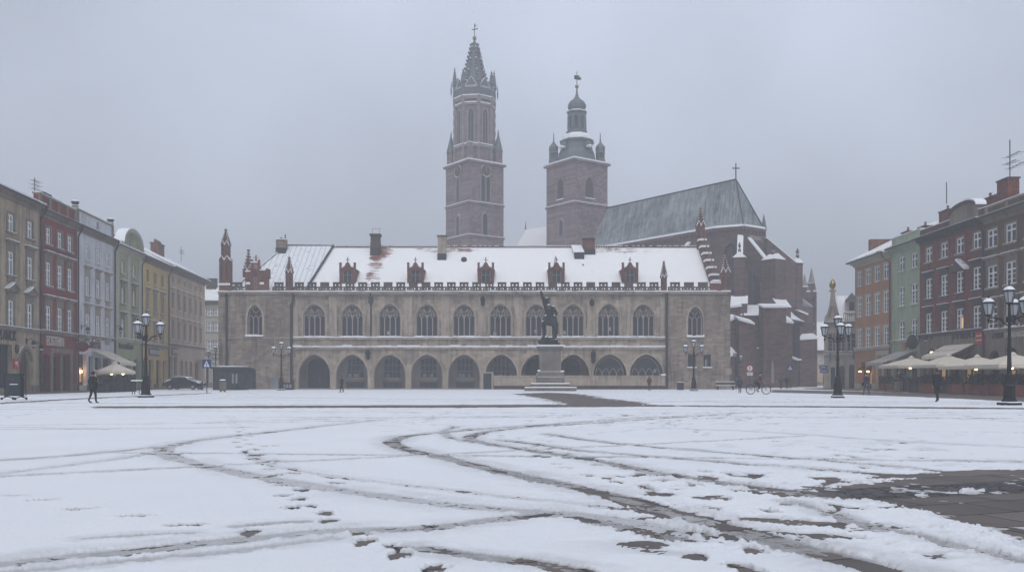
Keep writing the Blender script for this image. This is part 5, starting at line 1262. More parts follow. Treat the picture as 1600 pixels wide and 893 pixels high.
g.tube([(uc, -.28, Z(411)), (uc, -.28, Z(399))], .10, 5); g.tube([(uc - .35, -.28, Z(402)), (uc + .35, -.28, Z(402))], .08, 5); g.build('crow_stepped_gablet', hall)
# dormers
for c in (543, 649, 759, 869.5, 984.5):
    yd = 2.4; k = FPX / (HY + yd); ucx = UR(c, yd); zb_ = 1.2 + (HZ - 440.5) / k; zr = zb_ + 1.55
    d = MB(M_HBRICK); hw = .98
    panel(d, ucx - hw, ucx + hw, zb_, zr + .0, [dict(u0=ucx - .55, u1=ucx + .55, z0=zb_ + .05, z1=zb_ + 1.45, arch='seg', zs=zb_ + 1.25, dep=.2)], yd)
    d.quad((ucx - hw, yd + 3, zb_), (ucx - hw, yd, zb_), (ucx - hw, yd, zr), (ucx - hw, yd + 3, zr)); d.quad((ucx + hw, yd, zb_), (ucx + hw, yd + 3, zb_), (ucx + hw, yd + 3, zr), (ucx + hw, yd, zr))
    d.prism([(ucx - hw + .02, zr + .002), (ucx + hw - .02, zr + .002), (ucx + .42, zr + .28), (ucx + .16, zr + .8), (ucx - .16, zr + .8), (ucx - .42, zr + .28)], yd - .03, yd + .3)
    for s in (-1, 1):
        d.box(ucx + s * (hw - .12) - .13, ucx + s * (hw - .12) + .13, yd - .06, yd + .22, zr - .4, zr + .75); d.box(ucx + s * (hw - .14) - .10, ucx + s * (hw - .14) + .1, yd - .05, yd - .002, zb_, zr)
        d.box(ucx + s * hw * .62 - .18, ucx + s * hw * .62 + .18, yd - .05, yd + .25, zr + .27, zr + .36, M_SNOW)
        d.box(ucx + s * (hw - .12) - .16, ucx + s * (hw - .12) + .16, yd - .08, yd + .24, zr + .752, zr + .80, M_HALLPAR)
    d.tube([(ucx, yd + .1, zr + .8), (ucx, yd + .1, zr + 1.45)], .06, 5, M_HALLPAR); d.tube([(ucx - .22, yd + .1, zr + 1.15), (ucx + .22, yd + .1, zr + 1.15)], .06, 5, M_HALLPAR)
    o = d.build('dormer', hall)
    r = MB(M_RHALL); zt = zr + .55; r.add([(ucx - hw - .12, yd + .25, zr), (ucx, yd + .25, zt), (ucx, yd + 3.2, zt), (ucx - hw - .12, yd + 3.2, zr)], [(0, 1, 2, 3)]); r.add([(ucx, yd + .25, zt), (ucx + hw + .12, yd + .25, zr), (ucx + hw + .12, yd + 3.2, zr), (ucx, yd + 3.2, zt)], [(0, 1, 2, 3)]); r.build('dormer_roof', o)
    f = MB(M_GREYFR); f.box(ucx - .04, ucx + .04, yd + .10, yd + .16, zb_ + .05, zb_ + 1.4); f.box(ucx - .55, ucx + .55, yd + .105, yd + .155, zb_ + .85, zb_ + .92); f.box(ucx - .55, ucx - .48, yd + .1, yd + .16, zb_ + .05, zb_ + 1.26); f.box(ucx + .48, ucx + .55, yd + .1, yd + .16, zb_ + .05, zb_ + 1.26)
    f.box(ucx - .54, ucx + .54, yd + .165, yd + .19, zb_ + .05, zb_ + 1.44, M_LEADED); f.build('window', o)
# chimneys, vent boxes and roof hatches
def hchim(x0, x1, yt, yb, y, m_, kind):
    k = FPX / (HY + y); a, c = UR(x0, y), UR(x1, y); zt = 1.2 + (HZ - yt) / k; zb_ = 1.2 + (HZ - yb) / k; p = MB(m_); d = .55
    p.box(a, c, y - d, y + d, zb_ + .5, zt); p.box(a - .05, c + .05, y - d - .05, y + d + .05, zb_ - .6, zb_ + .498, M_PIPE)
    if kind == 'plain': p.box(a - .1, c + .1, y - d - .1, y + d + .1, zt + .002, zt + .14, M_HALLPAR)
    if kind == 'crown':
        p.box(a - .06, c + .06, y - d - .06, y + d + .06, zb_ + (zt - zb_) * .45, zb_ + (zt - zb_) * .52, M_HALLPAR); p.box(a - .12, c + .12, y - d - .12, y + d + .12, zt + .002, zt + .25, M_DARKST)
        for j in range(4): x = a + (c - a) * (j + .5) / 4; p.box(x - .09, x + .09, y - d - .1, y - d - .001, zt - .55, zt - .1, M_DARKST)
        for x in (a + .15, c - .05): p.tube([(x, y, zt + .2), (x, y, zt + 1.0)], .02, 4, M_PIPE)
        p.tube([(a + .1, y, zt + .98), (c, y, zt + .98)], .02, 4, M_PIPE)
    if kind == 'teeth':
        n = 6
        for j in range(n): x = a + (c - a) * j / n; p.box(x + .02, x + .17, y - d - .06, y + d, zt + .002, zt + .24, M_DARKST)
        p.box(a - .06, c + .06, y - d - .061, y + d + .05, zt + .241, zt + .36, M_DARKST)
    if kind == 'pots':
        p.box(a - .1, c + .1, y - d - .1, y + d + .1, zt + .002, zt + .1, M_SNOW); p.tube([(c - .15, y, zt + .1), (c - .15, y, zt + .75)], .07, 6, M_PIPE); p.prism([(a + .3, zt + .1), (c - .4, zt + .1), ((a + c) / 2, zt + .35)], y - .3, y + .3, M_PIPE)
    p.build('chimney', hall)
hchim(433, 447.5, 375, 394, 8.6, M_HALLB, 'pots'); hchim(580, 594, 369, 394, 8.6, M_HALLPAR, 'crown'); hchim(684.5, 697, 370, 403, 7.6, M_HALLTR, 'plain'); hchim(910.5, 929, 377, 396, 8.7, M_HBRICK, 'teeth')
m = MB(M_PIPE); a, c = UR(897.5, 7.5), UR(912.5, 7.5); zb_ = roofz(7.2); m.box(a, c, 7.2, 9.4, zb_ - .3, zb_ + .85); m.add([(a - .1, 7.1, zb_ + .86), (c + .05, 7.1, zb_ + .86), (c - .2, 9.4, zb_ + 2.1), (a - .3, 9.4, zb_ + 2.1)], [(0, 1, 2, 3)], M_SNOW); m.build('vent_box', hall)
m = MB(M_PIPE); uc = UR(725, 7); m.lathe([(.38, roofz(7) - .3), (.38, roofz(7) + .15), (.25, roofz(7) + .35), (.02, roofz(7) + .42)], 10, uc, 7); m.build('roof_vent', hall)
m = MB(M_PIPE); m.box(UR(913, .9), UR(921, .9), .8, 1.0, roofz(.9) - .1, roofz(.9) + .12); m.box(UR(910, 6), UR(912, 6), 5.9, 6.1, roofz(6) - .1, roofz(6) + .15)
m.tube([(UR(863, 4), 3.6, roofz(3.6) + .1), (UR(868, 7.5), 7.6, roofz(7.6) + .12)], .05, 4); m.build('snow_guard', hall)
# downpipes, lanterns on the front
for x, y, jog in ((456.5, -.05, 1), (580, -.10, 0), (1040.8, -.42, 0), (356, -.45, 0)):
    m = MB(M_PIPE)
    if jog: m.tube([(U(460), -.62, WT - .1), (U(460), -.5, WT - .9), (U(x), -.45, WT - 1.4), (U(x), -.45, .1)], .15, 8)
    elif x == 580: m.tube([(U(x), -.62, WT - .05), (U(x), -.18, WT - .7), (U(x), -.24, zs1 + .15)], .10, 8); m.box(U(x) - .26, U(x) + .26, -.5, -.14, WT - 1.2, WT - .4)
    else: m.tube([(U(x), -.62, WT - .05), (U(x), -.47, WT - .7), (U(x), -.47, .1)], .15, 8)
    m.build('downpipe', hall)
for x, yt, hh in ((576, 546, 1.2), (754.5, 463, 1.1), (924.5, 467, .9), (926.5, 547, 1.5)):
    m = MB(M_IRON); zt = Z(yt); m.tube([(U(x), -.1, zt), (U(x), -.5, zt - .05)], .04, 5); m.lathe([(.05, zt - hh), (.25, zt - hh + .12), (.32, zt - .35), (.34, zt - .3), (.06, zt)], 6, U(x), -.5); m.build('wall_lantern', hall)
m = MB(M_HALLB); m.box(U(516) - .2, U(517.5) + .2, -.06, .02, Z(559), Z(553)); m.build('wall_plaque', hall)
m = MB(M_STONEL); m.box(U(1133), U(1142), -.40, -.34, Z(584), Z(575)); m.build('wall_plaque', hall)
m = MB(M_STEEL); m.box(U(424), U(436), -.5, -.36, .05, Z(590)); m.box(U(424) - .08, U(436) + .08, -.52, -.35, Z(590) + .002, Z(589)); m.build('wall_cabinet', hall)

# ------------------------------------------------------------------ brick church behind
CD = Vector((.594, -.804, 0)); CN = Vector((-.804, -.594, 0))
CC = Vector((35.8, 145.5, 0)); CT = Vector((17.7, 170.0, 0))
church = thing('gothic_church', 'huge brown-brick gothic church with two tall towers fading into the mist behind the hall', 'church', (30, 150, 0))
OFF = Vector((30, 150, 0))
class CB(MB):
    def build(s, name, parent=None, **k):
        s.v = [(a - (30 if parent is church or k.get('sub') else 0), b - (150 if parent is church or k.get('sub') else 0), c) for a, b, c in s.v]
        k.pop('sub', None); return MB.build(s, name, parent, **k)
def P3(v, z): return (v.x, v.y, z)
EV, RG = 24.8, 33.1
HWD = 5.0
A0, A1 = CT + CN * HWD, CT - CN * HWD
B0 = CC + CN * HWD; B1 = CC + CN * 3 + CD * 4; B2 = CC - CN * 2 + CD * 4; B3 = CC - CN * HWD
r = CB(M_SLATE); ring = [A0, B0, B1, B2, B3, A1]
r.add([P3(A0, EV), P3(B0, EV), P3(CC, RG), P3(CT, RG)], [(0, 1, 2, 3)])
for a, c in ((B0, B1), (B1, B2), (B2, B3)): r.add([P3(a, EV), P3(c, EV), P3(CC, RG)], [(0, 1, 2)])
r.add([P3(B3, EV), P3(A1, EV), P3(CT, RG), P3(CC, RG)], [(0, 1, 2, 3)])
r.tube([P3(CT, RG), P3(CC, RG)], .15, 5, M_PIPE)
for a, c in zip([A0, B0, B1, B2], [B0, B1, B2, B3]): r.tube([P3(a, EV + .05), P3(c, EV + .05)], .28, 5, M_SNOW)
for a in (B1, B2): r.tube([P3(a, EV), P3(CC, RG)], .12, 5, M_PIPE)
r.build('roof', church)
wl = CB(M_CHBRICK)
def wall(a, c, z0, z1, m_=None, mb=None): (mb or wl).quad(P3(a, z0), P3(c, z0), P3(c, z1), P3(a, z1), m_)
sh = lambda p, k=.94: CC + (p - CC) * k if p in (B0, B1, B2, B3) else p
def up_wall(a, c, wins):
    L = (c - a).length; d = (c - a) / L; n = Vector((d.y, -d.x, 0))
    t = CB(M_CHBRICK); t.M = Matrix(((d.x, -n.x, 0, a.x), (d.y, -n.y, 0, a.y), (0, 0, 1, 0), (0, 0, 0, 1)))
    ops = [dict(u0=L * f - w_ / 2, u1=L * f + w_ / 2, z0=z0, z1=z1, arch='point', zs=z1 - w_ * .9, dep=.7) for f, w_, z0, z1 in wins]
    panel(t, 0, L, 0, EV, ops); t.M = None
    wl.v, wl.f, wl.mi = wl.v, wl.f, wl.mi
    b0 = len(wl.v); wl.v += t.v; wl.f += [[i + b0 for i in f] for f in t.f]; wl.mi += t.mi
    for o in ops:
        g = CB(M_LEADED); g.M = Matrix(((d.x, -n.x, 0, a.x), (d.y, -n.y, 0, a.y), (0, 0, 1, 0), (0, 0, 0, 1)))
        g.prism([(o['u0'], o['z0']), (o['u1'], o['z0'])] + list(reversed(arch_pts(o['u0'], o['u1'], o['zs'], o['z1'], 'point'))), .6, .68)
        w_ = o['u1'] - o['u0']
        for k in range(1, 4): x = o['u0'] + w_ * k / 4; g.box(x - .07, x + .07, .45, .6, o['z0'], o['z1'] - (1.3 if k != 2 else .4), M_CHBRICK)
        for k in range(4): g.box(o['u0'], o['u1'], .48, .6, o['z0'] + (o['z1'] - o['z0']) * k / 4.6, o['z0'] + (o['z1'] - o['z0']) * k / 4.6 + .12, M_CHBRICK)
        P = arch_pts(o['u0'], o['u1'], o['zs'], o['z1'], 'point'); g.tube([(x, .3, z) for x, z in P], .14, 5, M_CHBRICK)
        g.build('window', church)
up_wall(A0, B0, [(f, 2.0, 14.5, 22) for f in (.15, .35, .55, .75, .93)]); up_wall(B0, B1, [(.55, 2.2, 12, 22.3)]); up_wall(B1, B2, [(.5, 2.9, 11.5, 22.0)]); up_wall(B2, B3, [(.5, 2.0, 12, 22)]); up_wall(B3, A1, [])
wl.build('wall', church)
# frieze under the eaves with a pale strip and dark corbels
f = CB(M_CHBRICK)
for a, c in ((A0, B0), (B0, B1), (B1, B2), (B2, B3)):
    L = (c - a).length; d = (c - a) / L; n = Vector((d.y, -d.x, 0)); f.M = Matrix(((d.x, -n.x, 0, a.x), (d.y, -n.y, 0, a.y), (0, 0, 1, 0), (0, 0, 0, 1)))
    f.box(0, L, -.25, .0, EV - .5, EV - .02)
    for k in range(int(L / .9)): f.box(k * .9 + .2, k * .9 + .55, -.2, .0, EV - 1.1, EV - .52)
    if a is B1: f.box(L * .25, L * .85, -.05, .0, EV - 1.9, EV - 1.25, M_CHSTONE)
f.M = None; f.build('eaves_frieze', church)
# buttresses: sloping flying walls running down to piers, each pier with a snowed cap
def buttress(top, pier, ztop, zpier, w_, zoff, label=None, off=1.3, solid=0.0, zb=0.0):
    """top: where it meets the wall, pier: axis of the pier"""
    d = (pier - top); L = d.length; d = d / L; n = Vector((-d.y, d.x, 0))
    b_ = CB(M_CHBRICK); b_.M = Matrix(((d.x, n.x, 0, top.x), (d.y, n.y, 0, top.y), (0, 0, 1, 0), (0, 0, 0, 1)))
    hw = w_ / 2; p0 = L - hw
    zin = solid
    b_.prism([(0, zin if zin else ztop - 4.5), (p0, zin if zin else zpier - 4), (p0, zpier), (0, ztop)], -.45, .45)
    b_.prism([(-.1, ztop + .01), (p0, zpier + .01), (p0, zpier + .26), (-.1, ztop + .26)], -.40, .40, M_SNOW)
    b_.box(p0, L + hw, -hw, hw, zb, zpier - .2)
    b_.box(p0 - .1, L + hw + .1, -hw - .1, hw + .1, zpier - .198, zpier)
    b_.add([(p0 - .15, -hw - .15, zpier), (L + hw + .15, -hw - .15, zpier), (L + hw + .15, hw + .15, zpier), (p0 - .15, hw + .15, zpier), (p0 + .3, 0, zpier + .95), (L + hw - .3, 0, zpier + .95)], [(0, 1, 5, 4), (1, 2, 5), (2, 3, 4, 5), (3, 0, 4)], M_SNOW)
    b_.lathe([(.25, zpier + .8), (.3, zpier + 1.2), (.12, zpier + 1.5), (.3, zpier + 1.8), (.03, zpier + 2.4)], 4, L, 0, M_CHBRICK)
    if zoff: b_.box(p0 - .2, L + hw + off, -hw - .25, hw + .25, zb, zoff); b_.add([(L + hw + off + .1, -hw - .35, zoff), (L + hw + off + .1, hw + .35, zoff), (L + hw - .1, hw + .35, zoff + 1.3), (L + hw - .1, -hw - .35, zoff + 1.3)], [(0, 1, 2, 3)], M_SNOW)
    b_.box(L + hw, L + hw + .25, -.3, .3, zpier - 7, zpier - 6.8, M_SNOW)
    b_.M = None; o = b_.build('buttress', church)
    return o
CP = lambda x, s, y=None: Vector(((x - 800) / s, FPX / s, 0))
hz_ = lambda y, s: EYE + (HZ - y) / s
buttress(CP(1157, 10.1), CP(1155.5, 10.5), hz_(368, 10.1), hz_(403, 10.5), 1.75, hz_(474, 10.7))
buttress(CP(1170, 10.06), CP(1208.5, 10.35), hz_(371, 10.06), hz_(406, 10.35), 2.35, hz_(478, 10.6), off=.9)
buttress(CP(1196, 9.9), CP(1246, 9.75), hz_(373, 9.9), hz_(411, 9.75), 1.15, hz_(480, 9.7), solid=.1, off=1.8)
for f in (.28, .46, .64, .82):
    t = A0 + (B0 - A0) * f; buttress(t, t + CN * 5.2, EV - 1.6, EV - 6.2, 1.2, 0, zb=0)
# ambulatory and chapels with lean-to roofs
def block(pts, z0, z1, roofz_=None, name='chapel', m_=None, snowpts=None):
    b_ = CB(m_ or M_CHBRICK); n = len(pts)
    b_.add([P3(p, z0) for p in pts] + [P3(p, z1) for p in pts], [tuple(range(n, 2 * n))] + [(i, (i + 1) % n, (i + 1) % n + n, i + n) for i in range(n)])
    if snowpts: b_.add(snowpts, [tuple(range(len(snowpts)))], M_SNOW)
    return b_
c1 = [CP(1120, 10.75), CP(1229, 10.75), CP(1229, 10.1), CP(1120, 10.1)]
b_ = block(c1, 0, hz_(493, 10.75))
q = lambda x, y, s: P3(CP(x, s), hz_(y, s))
b_.add([q(1162, 492.5, 10.80), q(1196, 492.5, 10.80), q(1188, 476, 10.25), q(1163, 476, 10.25)], [(0, 1, 2, 3)], M_SNOW)
b_.add([q(1110, 492, 10.76), q(1160, 492, 10.76), q(1160, 478, 10.2), q(1110, 478, 10.2)], [(0, 1, 2, 3)], M_SNOW)
b_.build('chapel', church)
b_ = block([CP(1228, 10.72), CP(1276, 9.3), CP(1258, 9.0), CP(1220, 10.0)], 0, hz_(504, 10.0) - .5)
b_.add([q(1227, 496, 10.72), q(1273, 505.5, 9.5), q(1246, 492, 9.6), q(1229, 483, 10.0)], [(0, 1, 2, 3)], M_SNOW)
b_.add([q(1227, 499, 10.71), q(1273, 508, 9.49), q(1273, 505, 9.49), q(1227, 496, 10.71)], [(0, 1, 2, 3)], M_CHBRICK)
b_.build('chapel', church)
def pier(x0, x1, s, yt, slope=0.0, name='buttress', depth=2.5, tilt=0):
    a, c = CP(x0, s), CP(x1, s); zt = hz_(yt, s); b_ = CB(M_CHBRICK); d = Vector((0, depth, 0))
    b_.add([P3(a, 0), P3(c, 0), P3(c + d, 0), P3(a + d, 0), P3(a, zt), P3(c, zt + tilt), P3(c + d, zt + slope + tilt), P3(a + d, zt + slope)], [(0, 1, 5, 4), (1, 2, 6, 5), (2, 3, 7, 6), (3, 0, 4, 7)])
    o_ = Vector((.15, 0, 0)); f_ = Vector((0, -.2, 0))
    b_.add([P3(a - o_ + f_, zt - .02), P3(c + o_ + f_, zt - .02 + tilt), P3(c + o_ + d, zt + slope + .05 + tilt), P3(a - o_ + d, zt + slope + .05), P3(a - o_ + f_, zt + .25), P3(c + o_ + f_, zt + .25 + tilt), P3(c + o_ + d, zt + slope + .3 + tilt), P3(a - o_ + d, zt + slope + .3)], [(0, 1, 5, 4), (1, 2, 6, 5), (2, 3, 7, 6), (3, 0, 4, 7), (4, 5, 6, 7)], M_SNOW)
    return b_.build(name, church)
pier(1141, 1157, 11.2, 481, .55, tilt=.2); pier(1139, 1149, 11.5, 503, .5, tilt=.5); pier(1155, 1177, 11.7, 500, .6, tilt=-.6); pier(1141, 1148, 11.9, 558, .8, tilt=.4)
pier(1193, 1228.5, 11.0, 480.5, .5); pier(1222, 1238, 10.95, 503, .9, tilt=-.2); pier(1234, 1246, 10.6, 558, .7, tilt=-.5)
pier(1250, 1277, 10.15, 531, .7, tilt=.2); pier(1249, 1261, 9.9, 486, .3, tilt=-.6)
g = CB(M_LEADED); s = 10.78
def ch_window(x0, x1, yb, yt, s, y_off=-.12, lights=2):
    a, c = CP(x0, s), CP(x1, s); L = c.x - a.x; g = CB(M_LEADED); zt, zb_ = hz_(yt, s), hz_(yb, s); y = a.y + y_off
    g.prism([(a.x, zb_), (c.x, zb_)] + list(reversed(arch_pts(a.x, c.x, zt - L * .8, zt, 'point'))), y, y + .3)
    for k in range(1, lights): x = a.x + L * k / lights; g.box(x - .06, x + .06, y - .08, y, zb_, zt - .5, M_CHBRICK)
    n = int((zt - zb_) / 1.3)
    for k in range(n): g.box(a.x, c.x, y - .05, y, zb_ + k * 1.3, zb_ + k * 1.3 + .07, M_CHBRICK)
    g.box(a.x - .2, c.x + .2, y - .25, y, zb_ - .25, zb_ - .002, M_SNOW); g.build('window', church)
ch_window(1238.5, 1249.5, 560, 503, 10.55); ch_window(1184.5, 1191.5, 542, 531, 10.75, lights=2)
g = CB(M_CHSTONE); a, c = CP(1205, 11.02), CP(1209.5, 11.02); zt = hz_(562, 11.02)
g.prism([(a.x, hz_(598, 11.02)), (c.x, hz_(598, 11.02))] + list(reversed(arch_pts(a.x, c.x, zt - 1.2, zt, 'lancet'))), a.y - .06, a.y + .2); g.build('blind_niche', church)
# iron cross on the ridge and corner spirelet
def cross(mb, x, y, z, h_, r_=.07, m_=None):
    mb.tube([(x, y, z), (x, y, z + h_)], r_, 5, m_); mb.tube([(x - h_ * .22, y, z + h_ * .68), (x + h_ * .22, y, z + h_ * .68)], r_, 5, m_)
g = CB(M_IRON); cross(g, CC.x, CC.y, RG, 2.6, .10); g.build('cross', church)
g = CB(M_LEAD); p = CP(1193.5, 9.7); g.lathe([(.35, EV - 3.5), (.35, EV + .3), (.5, EV + .4), (.45, EV + .7), (.03, EV + 3.0)], 6, p.x, p.y); g.build('spirelet', church)
# transept front with pinnacles, further right and behind
g = CB(M_CHBRICK); s = 9.0
a, c = CP(1252, s), CP(1274, s); g.box(a.x, c.x, a.y, a.y + 6, 0, hz_(455, s))
for x, yt, yb, w_ in ((1268, 418, 460, .75), (1257, 428, 462, .6), (1272.5, 440, 466, .5), (1262, 441, 466, .45)):
    p = CP(x, s); z0, z1 = hz_(yb, s), hz_(yt, s); g.box(p.x - w_ * .6, p.x + w_ * .6, p.y - .3, p.y + .6, 0, z0 + (z1 - z0) * .4); g.lathe([(w_ * .9, z0 + (z1 - z0) * .4), (.04, z1)], 4, p.x, p.y, M_CHSTONE)
    g.box(p.x - w_ * .75, p.x + w_ * .75, p.y - .45, p.y + .7, z0 + (z1 - z0) * .4, z0 + (z1 - z0) * .4 + .2, M_SNOW)
g.box(a.x - .2, c.x + .2, a.y - .3, a.y, hz_(470, s), hz_(468, s), M_SNOW); g.build('transept_front', church)
# low nave roof between the towers
g = CB(M_CHBRICK); s = 7.9; a, c = CP(806, s), CP(870, s); ze, zr = hz_(392, s), hz_(352, s)
g.box(a.x, c.x + 1, a.y + .5, a.y + 9, 0, ze)
g.add([(a.x - .3, a.y, ze), (c.x, a.y, ze), (c.x, a.y + 5, zr + .9), (a.x + 2.0, a.y + 5, zr)], [(0, 1, 2, 3)], M_SNOW); g.lathe([(.2, zr), (.05, zr + 1.6)], 4, a.x + 2, a.y + 5, M_CHBRICK); g.build('low_nave', church)

# towers
def rot_frame(cx, cy): return Matrix(((CD.x * -1, -CN.x, 0, cx), (CD.y * -1, -CN.y, 0, cy), (0, 0, 1, 0), (0, 0, 0, 1)))
def tower_shaft(corner, a, top, bands, m_=None):
    """square shaft; corner: the near edge. local axes: x along the left face away from the corner, y along the right face"""
    t = CB(m_); t.M = rot_frame(corner.x, corner.y)
    t.box(0, a, 0, a, 0, top)
    for z in bands: t.box(-.18, a + .18, -.18, a + .18, z - .35, z); t.box(-.22, a + .22, -.22, a + .22, z + .002, z + .13, M_SNOW)
    t.box(-.4, a + .4, -.4, a + .4, top + .002, top + .35); t.box(-.44, a + .44, -.44, a + .44, top + .352, top + .62, M_SNOW)
    return t
T1 = CP(732.5, 8.126); a1 = 8.25; zt1 = hz_(252, 8.126)
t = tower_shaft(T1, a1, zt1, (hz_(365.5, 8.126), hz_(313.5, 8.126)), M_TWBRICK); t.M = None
tw1 = t.build('tower', church); tw1['label'] = 'taller tower with octagonal belfry and crocketed spire'
def face_box(mb, side, a, u0, u1, z0, z1, pr, m_, kind=None):
    """flat relief on the left (side 0) or right (side 1) face"""
    if side == 0:
        mb.M = mb.base @ Matrix(((1, 0, 0, 0), (0, 1, 0, 0), (0, 0, 1, 0), (0, 0, 0, 1)))
    else:
        mb.M = mb.base @ Matrix(((0, 1, 0, 0), (1, 0, 0, 0), (0, 0, 1, 0), (0, 0, 0, 1)))
    if kind: mb.prism([(u0, z0), (u1, z0)] + list(reversed(arch_pts(u0, u1, z1 - (u1 - u0) * .9, z1, kind))), -pr, .02, m_)
    else: mb.box(u0, u1, -pr, .02, z0, z1, m_)
def tower_windows(T, a, wins, parent, nm='window'):
    for side, u0, u1, z0, z1, fr in wins:
        g = CB(M_CHSTONE); g.base = rot_frame(T.x, T.y)
        face_box(g, side, a, u0 - fr, u1 + fr, z0, z1 + fr, .08, M_CHSTONE, 'point'); face_box(g, side, a, u0, u1, z0 + .1, z1, .10, M_LEADED, 'point'); g.M = None
        g.build(nm, parent, sub=True)
zz = lambda y: hz_(y, 8.0)
tower_windows(T1, a1, [(0, 3.3, 4.3, zz(369), zz(336), .35), (1, 3.3, 4.3, zz(369), zz(334), .35), (0, 3.3, 4.2, zz(316), zz(277), .3), (1, 2.9, 3.7, zz(316), zz(275), .25), (1, 4.1, 4.9, zz(316), zz(275), .25)], tw1)
for side, u in ((0, 3.7), (1, 3.9)):
    g = CB(M_DARKST); g.base = rot_frame(T1.x, T1.y); zc = zz(268); g.M = g.base if side == 0 else g.base @ Matrix(((0, 1, 0, 0), (1, 0, 0, 0), (0, 0, 1, 0), (0, 0, 0, 1)))
    g.prism([(u + 1.15 * math.cos(2 * math.pi * k / 24), zc + 1.15 * math.sin(2 * math.pi * k / 24)) for k in range(24)], -.14, .0, M_DARKST)
    g.tube([(u + 1.15 * math.cos(2 * math.pi * k / 24), -.16, zc + 1.15 * math.sin(2 * math.pi * k / 24)) for k in range(25)], .12, 5, M_CHSTONE)
    for k in range(12): t_ = math.pi / 6 * k; g.tube([(u + .8 * math.cos(t_), -.17, zc + .8 * math.sin(t_)), (u + 1.0 * math.cos(t_), -.17, zc + 1.0 * math.sin(t_))], .05, 4, M_GOLD)
    g.tube([(u, -.19, zc), (u + .25, -.19, zc + .75)], .07, 4, M_GOLD); g.tube([(u, -.19, zc), (u + .5, -.19, zc - .25)], .07, 4, M_GOLD); g.M = None
    g.build('clock_face', tw1, sub=True)
ctr = rot_frame(T1.x, T1.y) @ Vector((a1 / 2, a1 / 2, 0)); cx, cy = ctr.x, ctr.y; s8 = FPX / cy; zc8 = lambda y: hz_(y, s8)
R8 = 3.95; A8 = math.atan2(CD.y, CD.x)
g = CB(M_TWBRICK); z0, z1 = zt1 + .6, zc8(163)
g.lathe([(R8, z0), (R8, z1)], 8, cx, cy, rot=A8)
for z, rr, hh in ((zc8(236), R8 + .35, .5), (z1, R8 + .4, .6), (zc8(172), R8 + .22, .4)):
    g.lathe([(rr, z), (rr, z + hh)], 8, cx, cy, M_CHSTONE, rot=A8); g.lathe([(rr + .05, z + hh + .002), (rr + .05, z + hh + .2)], 8, cx, cy, M_SNOW, rot=A8)
for k in range(8):
    t_ = 2 * math.pi * (k + .5) / 8 + A8; ex, ey = cx + R8 * math.cos(t_), cy + R8 * math.sin(t_)
    for j in range(14):
        z = z0 + (z1 - z0) * j / 14; g.lathe([(.42 if j % 2 else .30, z), (.42 if j % 2 else .30, z + (z1 - z0) / 14)], 6, ex, ey, M_CHSTONE, cap=False)
    tm = 2 * math.pi * k / 8 + A8; nx, ny = math.cos(tm), math.sin(tm); ap = R8 * math.cos(math.pi / 8)
    g.M = Matrix(((-ny, -nx, 0, cx + nx * ap), (nx, -ny, 0, cy + ny * ap), (0, 0, 1, 0), (0, 0, 0, 1)))
    za, zb_ = zc8(233), zc8(175)
    g.prism([(-.78, za), (.78, za)] + list(reversed(arch_pts(-.78, .78, zb_ - 1.6, zb_, 'point'))), -.10, .02, M_CHSTONE); g.prism([(-.5, za), (.5, za)] + list(reversed(arch_pts(-.5, .5, zb_ - 1.5, zb_ - .35, 'point'))), -.12, .0, M_LEADED)
    g.box(-.05, .05, -.16, -.11, za, zb_ - 1.0, M_CHSTONE); g.M = None
g.build('belfry', tw1, sub=True)
g = CB(M_LEAD); zc = zc8(160); zs_ = zc8(142); zt = zc8(66)
g.lathe([(R8 + .1, zc), (R8 + .3, zs_ - .4), (R8 + .1, zs_)], 8, cx, cy, rot=A8)
g.lathe([(3.0, zs_), (1.6, zs_ + (zt - zs_) * .45), (.55, zs_ + (zt - zs_) * .92), (.2, zt + .3), (.12, zt + .9)], 8, cx, cy, rot=A8)
for k in range(8):
    t_ = 2 * math.pi * (k + .5) / 8 + A8
    for j in range(12):
        f_ = j / 12.0; rr = 3.0 * (1 - f_ / .45) + 1.6 * f_ / .45 if f_ < .45 else 1.6 + (.55 - 1.6) * (f_ - .45) / .47; z = zs_ + (zt - zs_) * f_
        g.ball((cx + (rr + .18) * math.cos(t_), cy + (rr + .18) * math.sin(t_), z + .2), .34 - .06 * f_, n=4)
        if j % 3 == 1: g.ball((cx + (rr + .2) * math.cos(t_), cy + (rr + .2) * math.sin(t_), z + .45), .2, m=M_SNOW, n=4)
    ex, ey = cx + (R8 + .05) * math.cos(t_), cy + (R8 + .05) * math.sin(t_); zp = zc8(108 if k % 2 else 116)
    g.lathe([(.48, zc), (.42, zs_ + .8), (.06, zp)], 4, ex, ey)
    for j in range(6): f_ = j / 6; g.ball((ex, ey, zs_ + .8 + (zp - zs_ - .8) * f_), .48 * (1 - f_) + .14, n=4)
    if k % 2: ex, ey = cx + (R8 + .75) * math.cos(t_), cy + (R8 + .75) * math.sin(t_); g.lathe([(.10, zc + .9), (.22, zs_ - .4), (.03, zc8(130))], 4, ex, ey)
    tm = 2 * math.pi * k / 8 + A8; g.M = Matrix(((-math.sin(tm), -math.cos(tm), 0, cx + math.cos(tm) * 3.35), (math.cos(tm), -math.sin(tm), 0, cy + math.sin(tm) * 3.35), (0, 0, 1, 0), (0, 0, 0, 1)))
    g.prism([(-1.2, zs_), (1.2, zs_), (0, zs_ + 1.7)], -.25, .25); g.tube([(-1.2, -.3, zs_ + .05), (0, -.3, zs_ + 1.75), (1.2, -.3, zs_ + .05)], .08, 4, M_SNOW); g.M = None
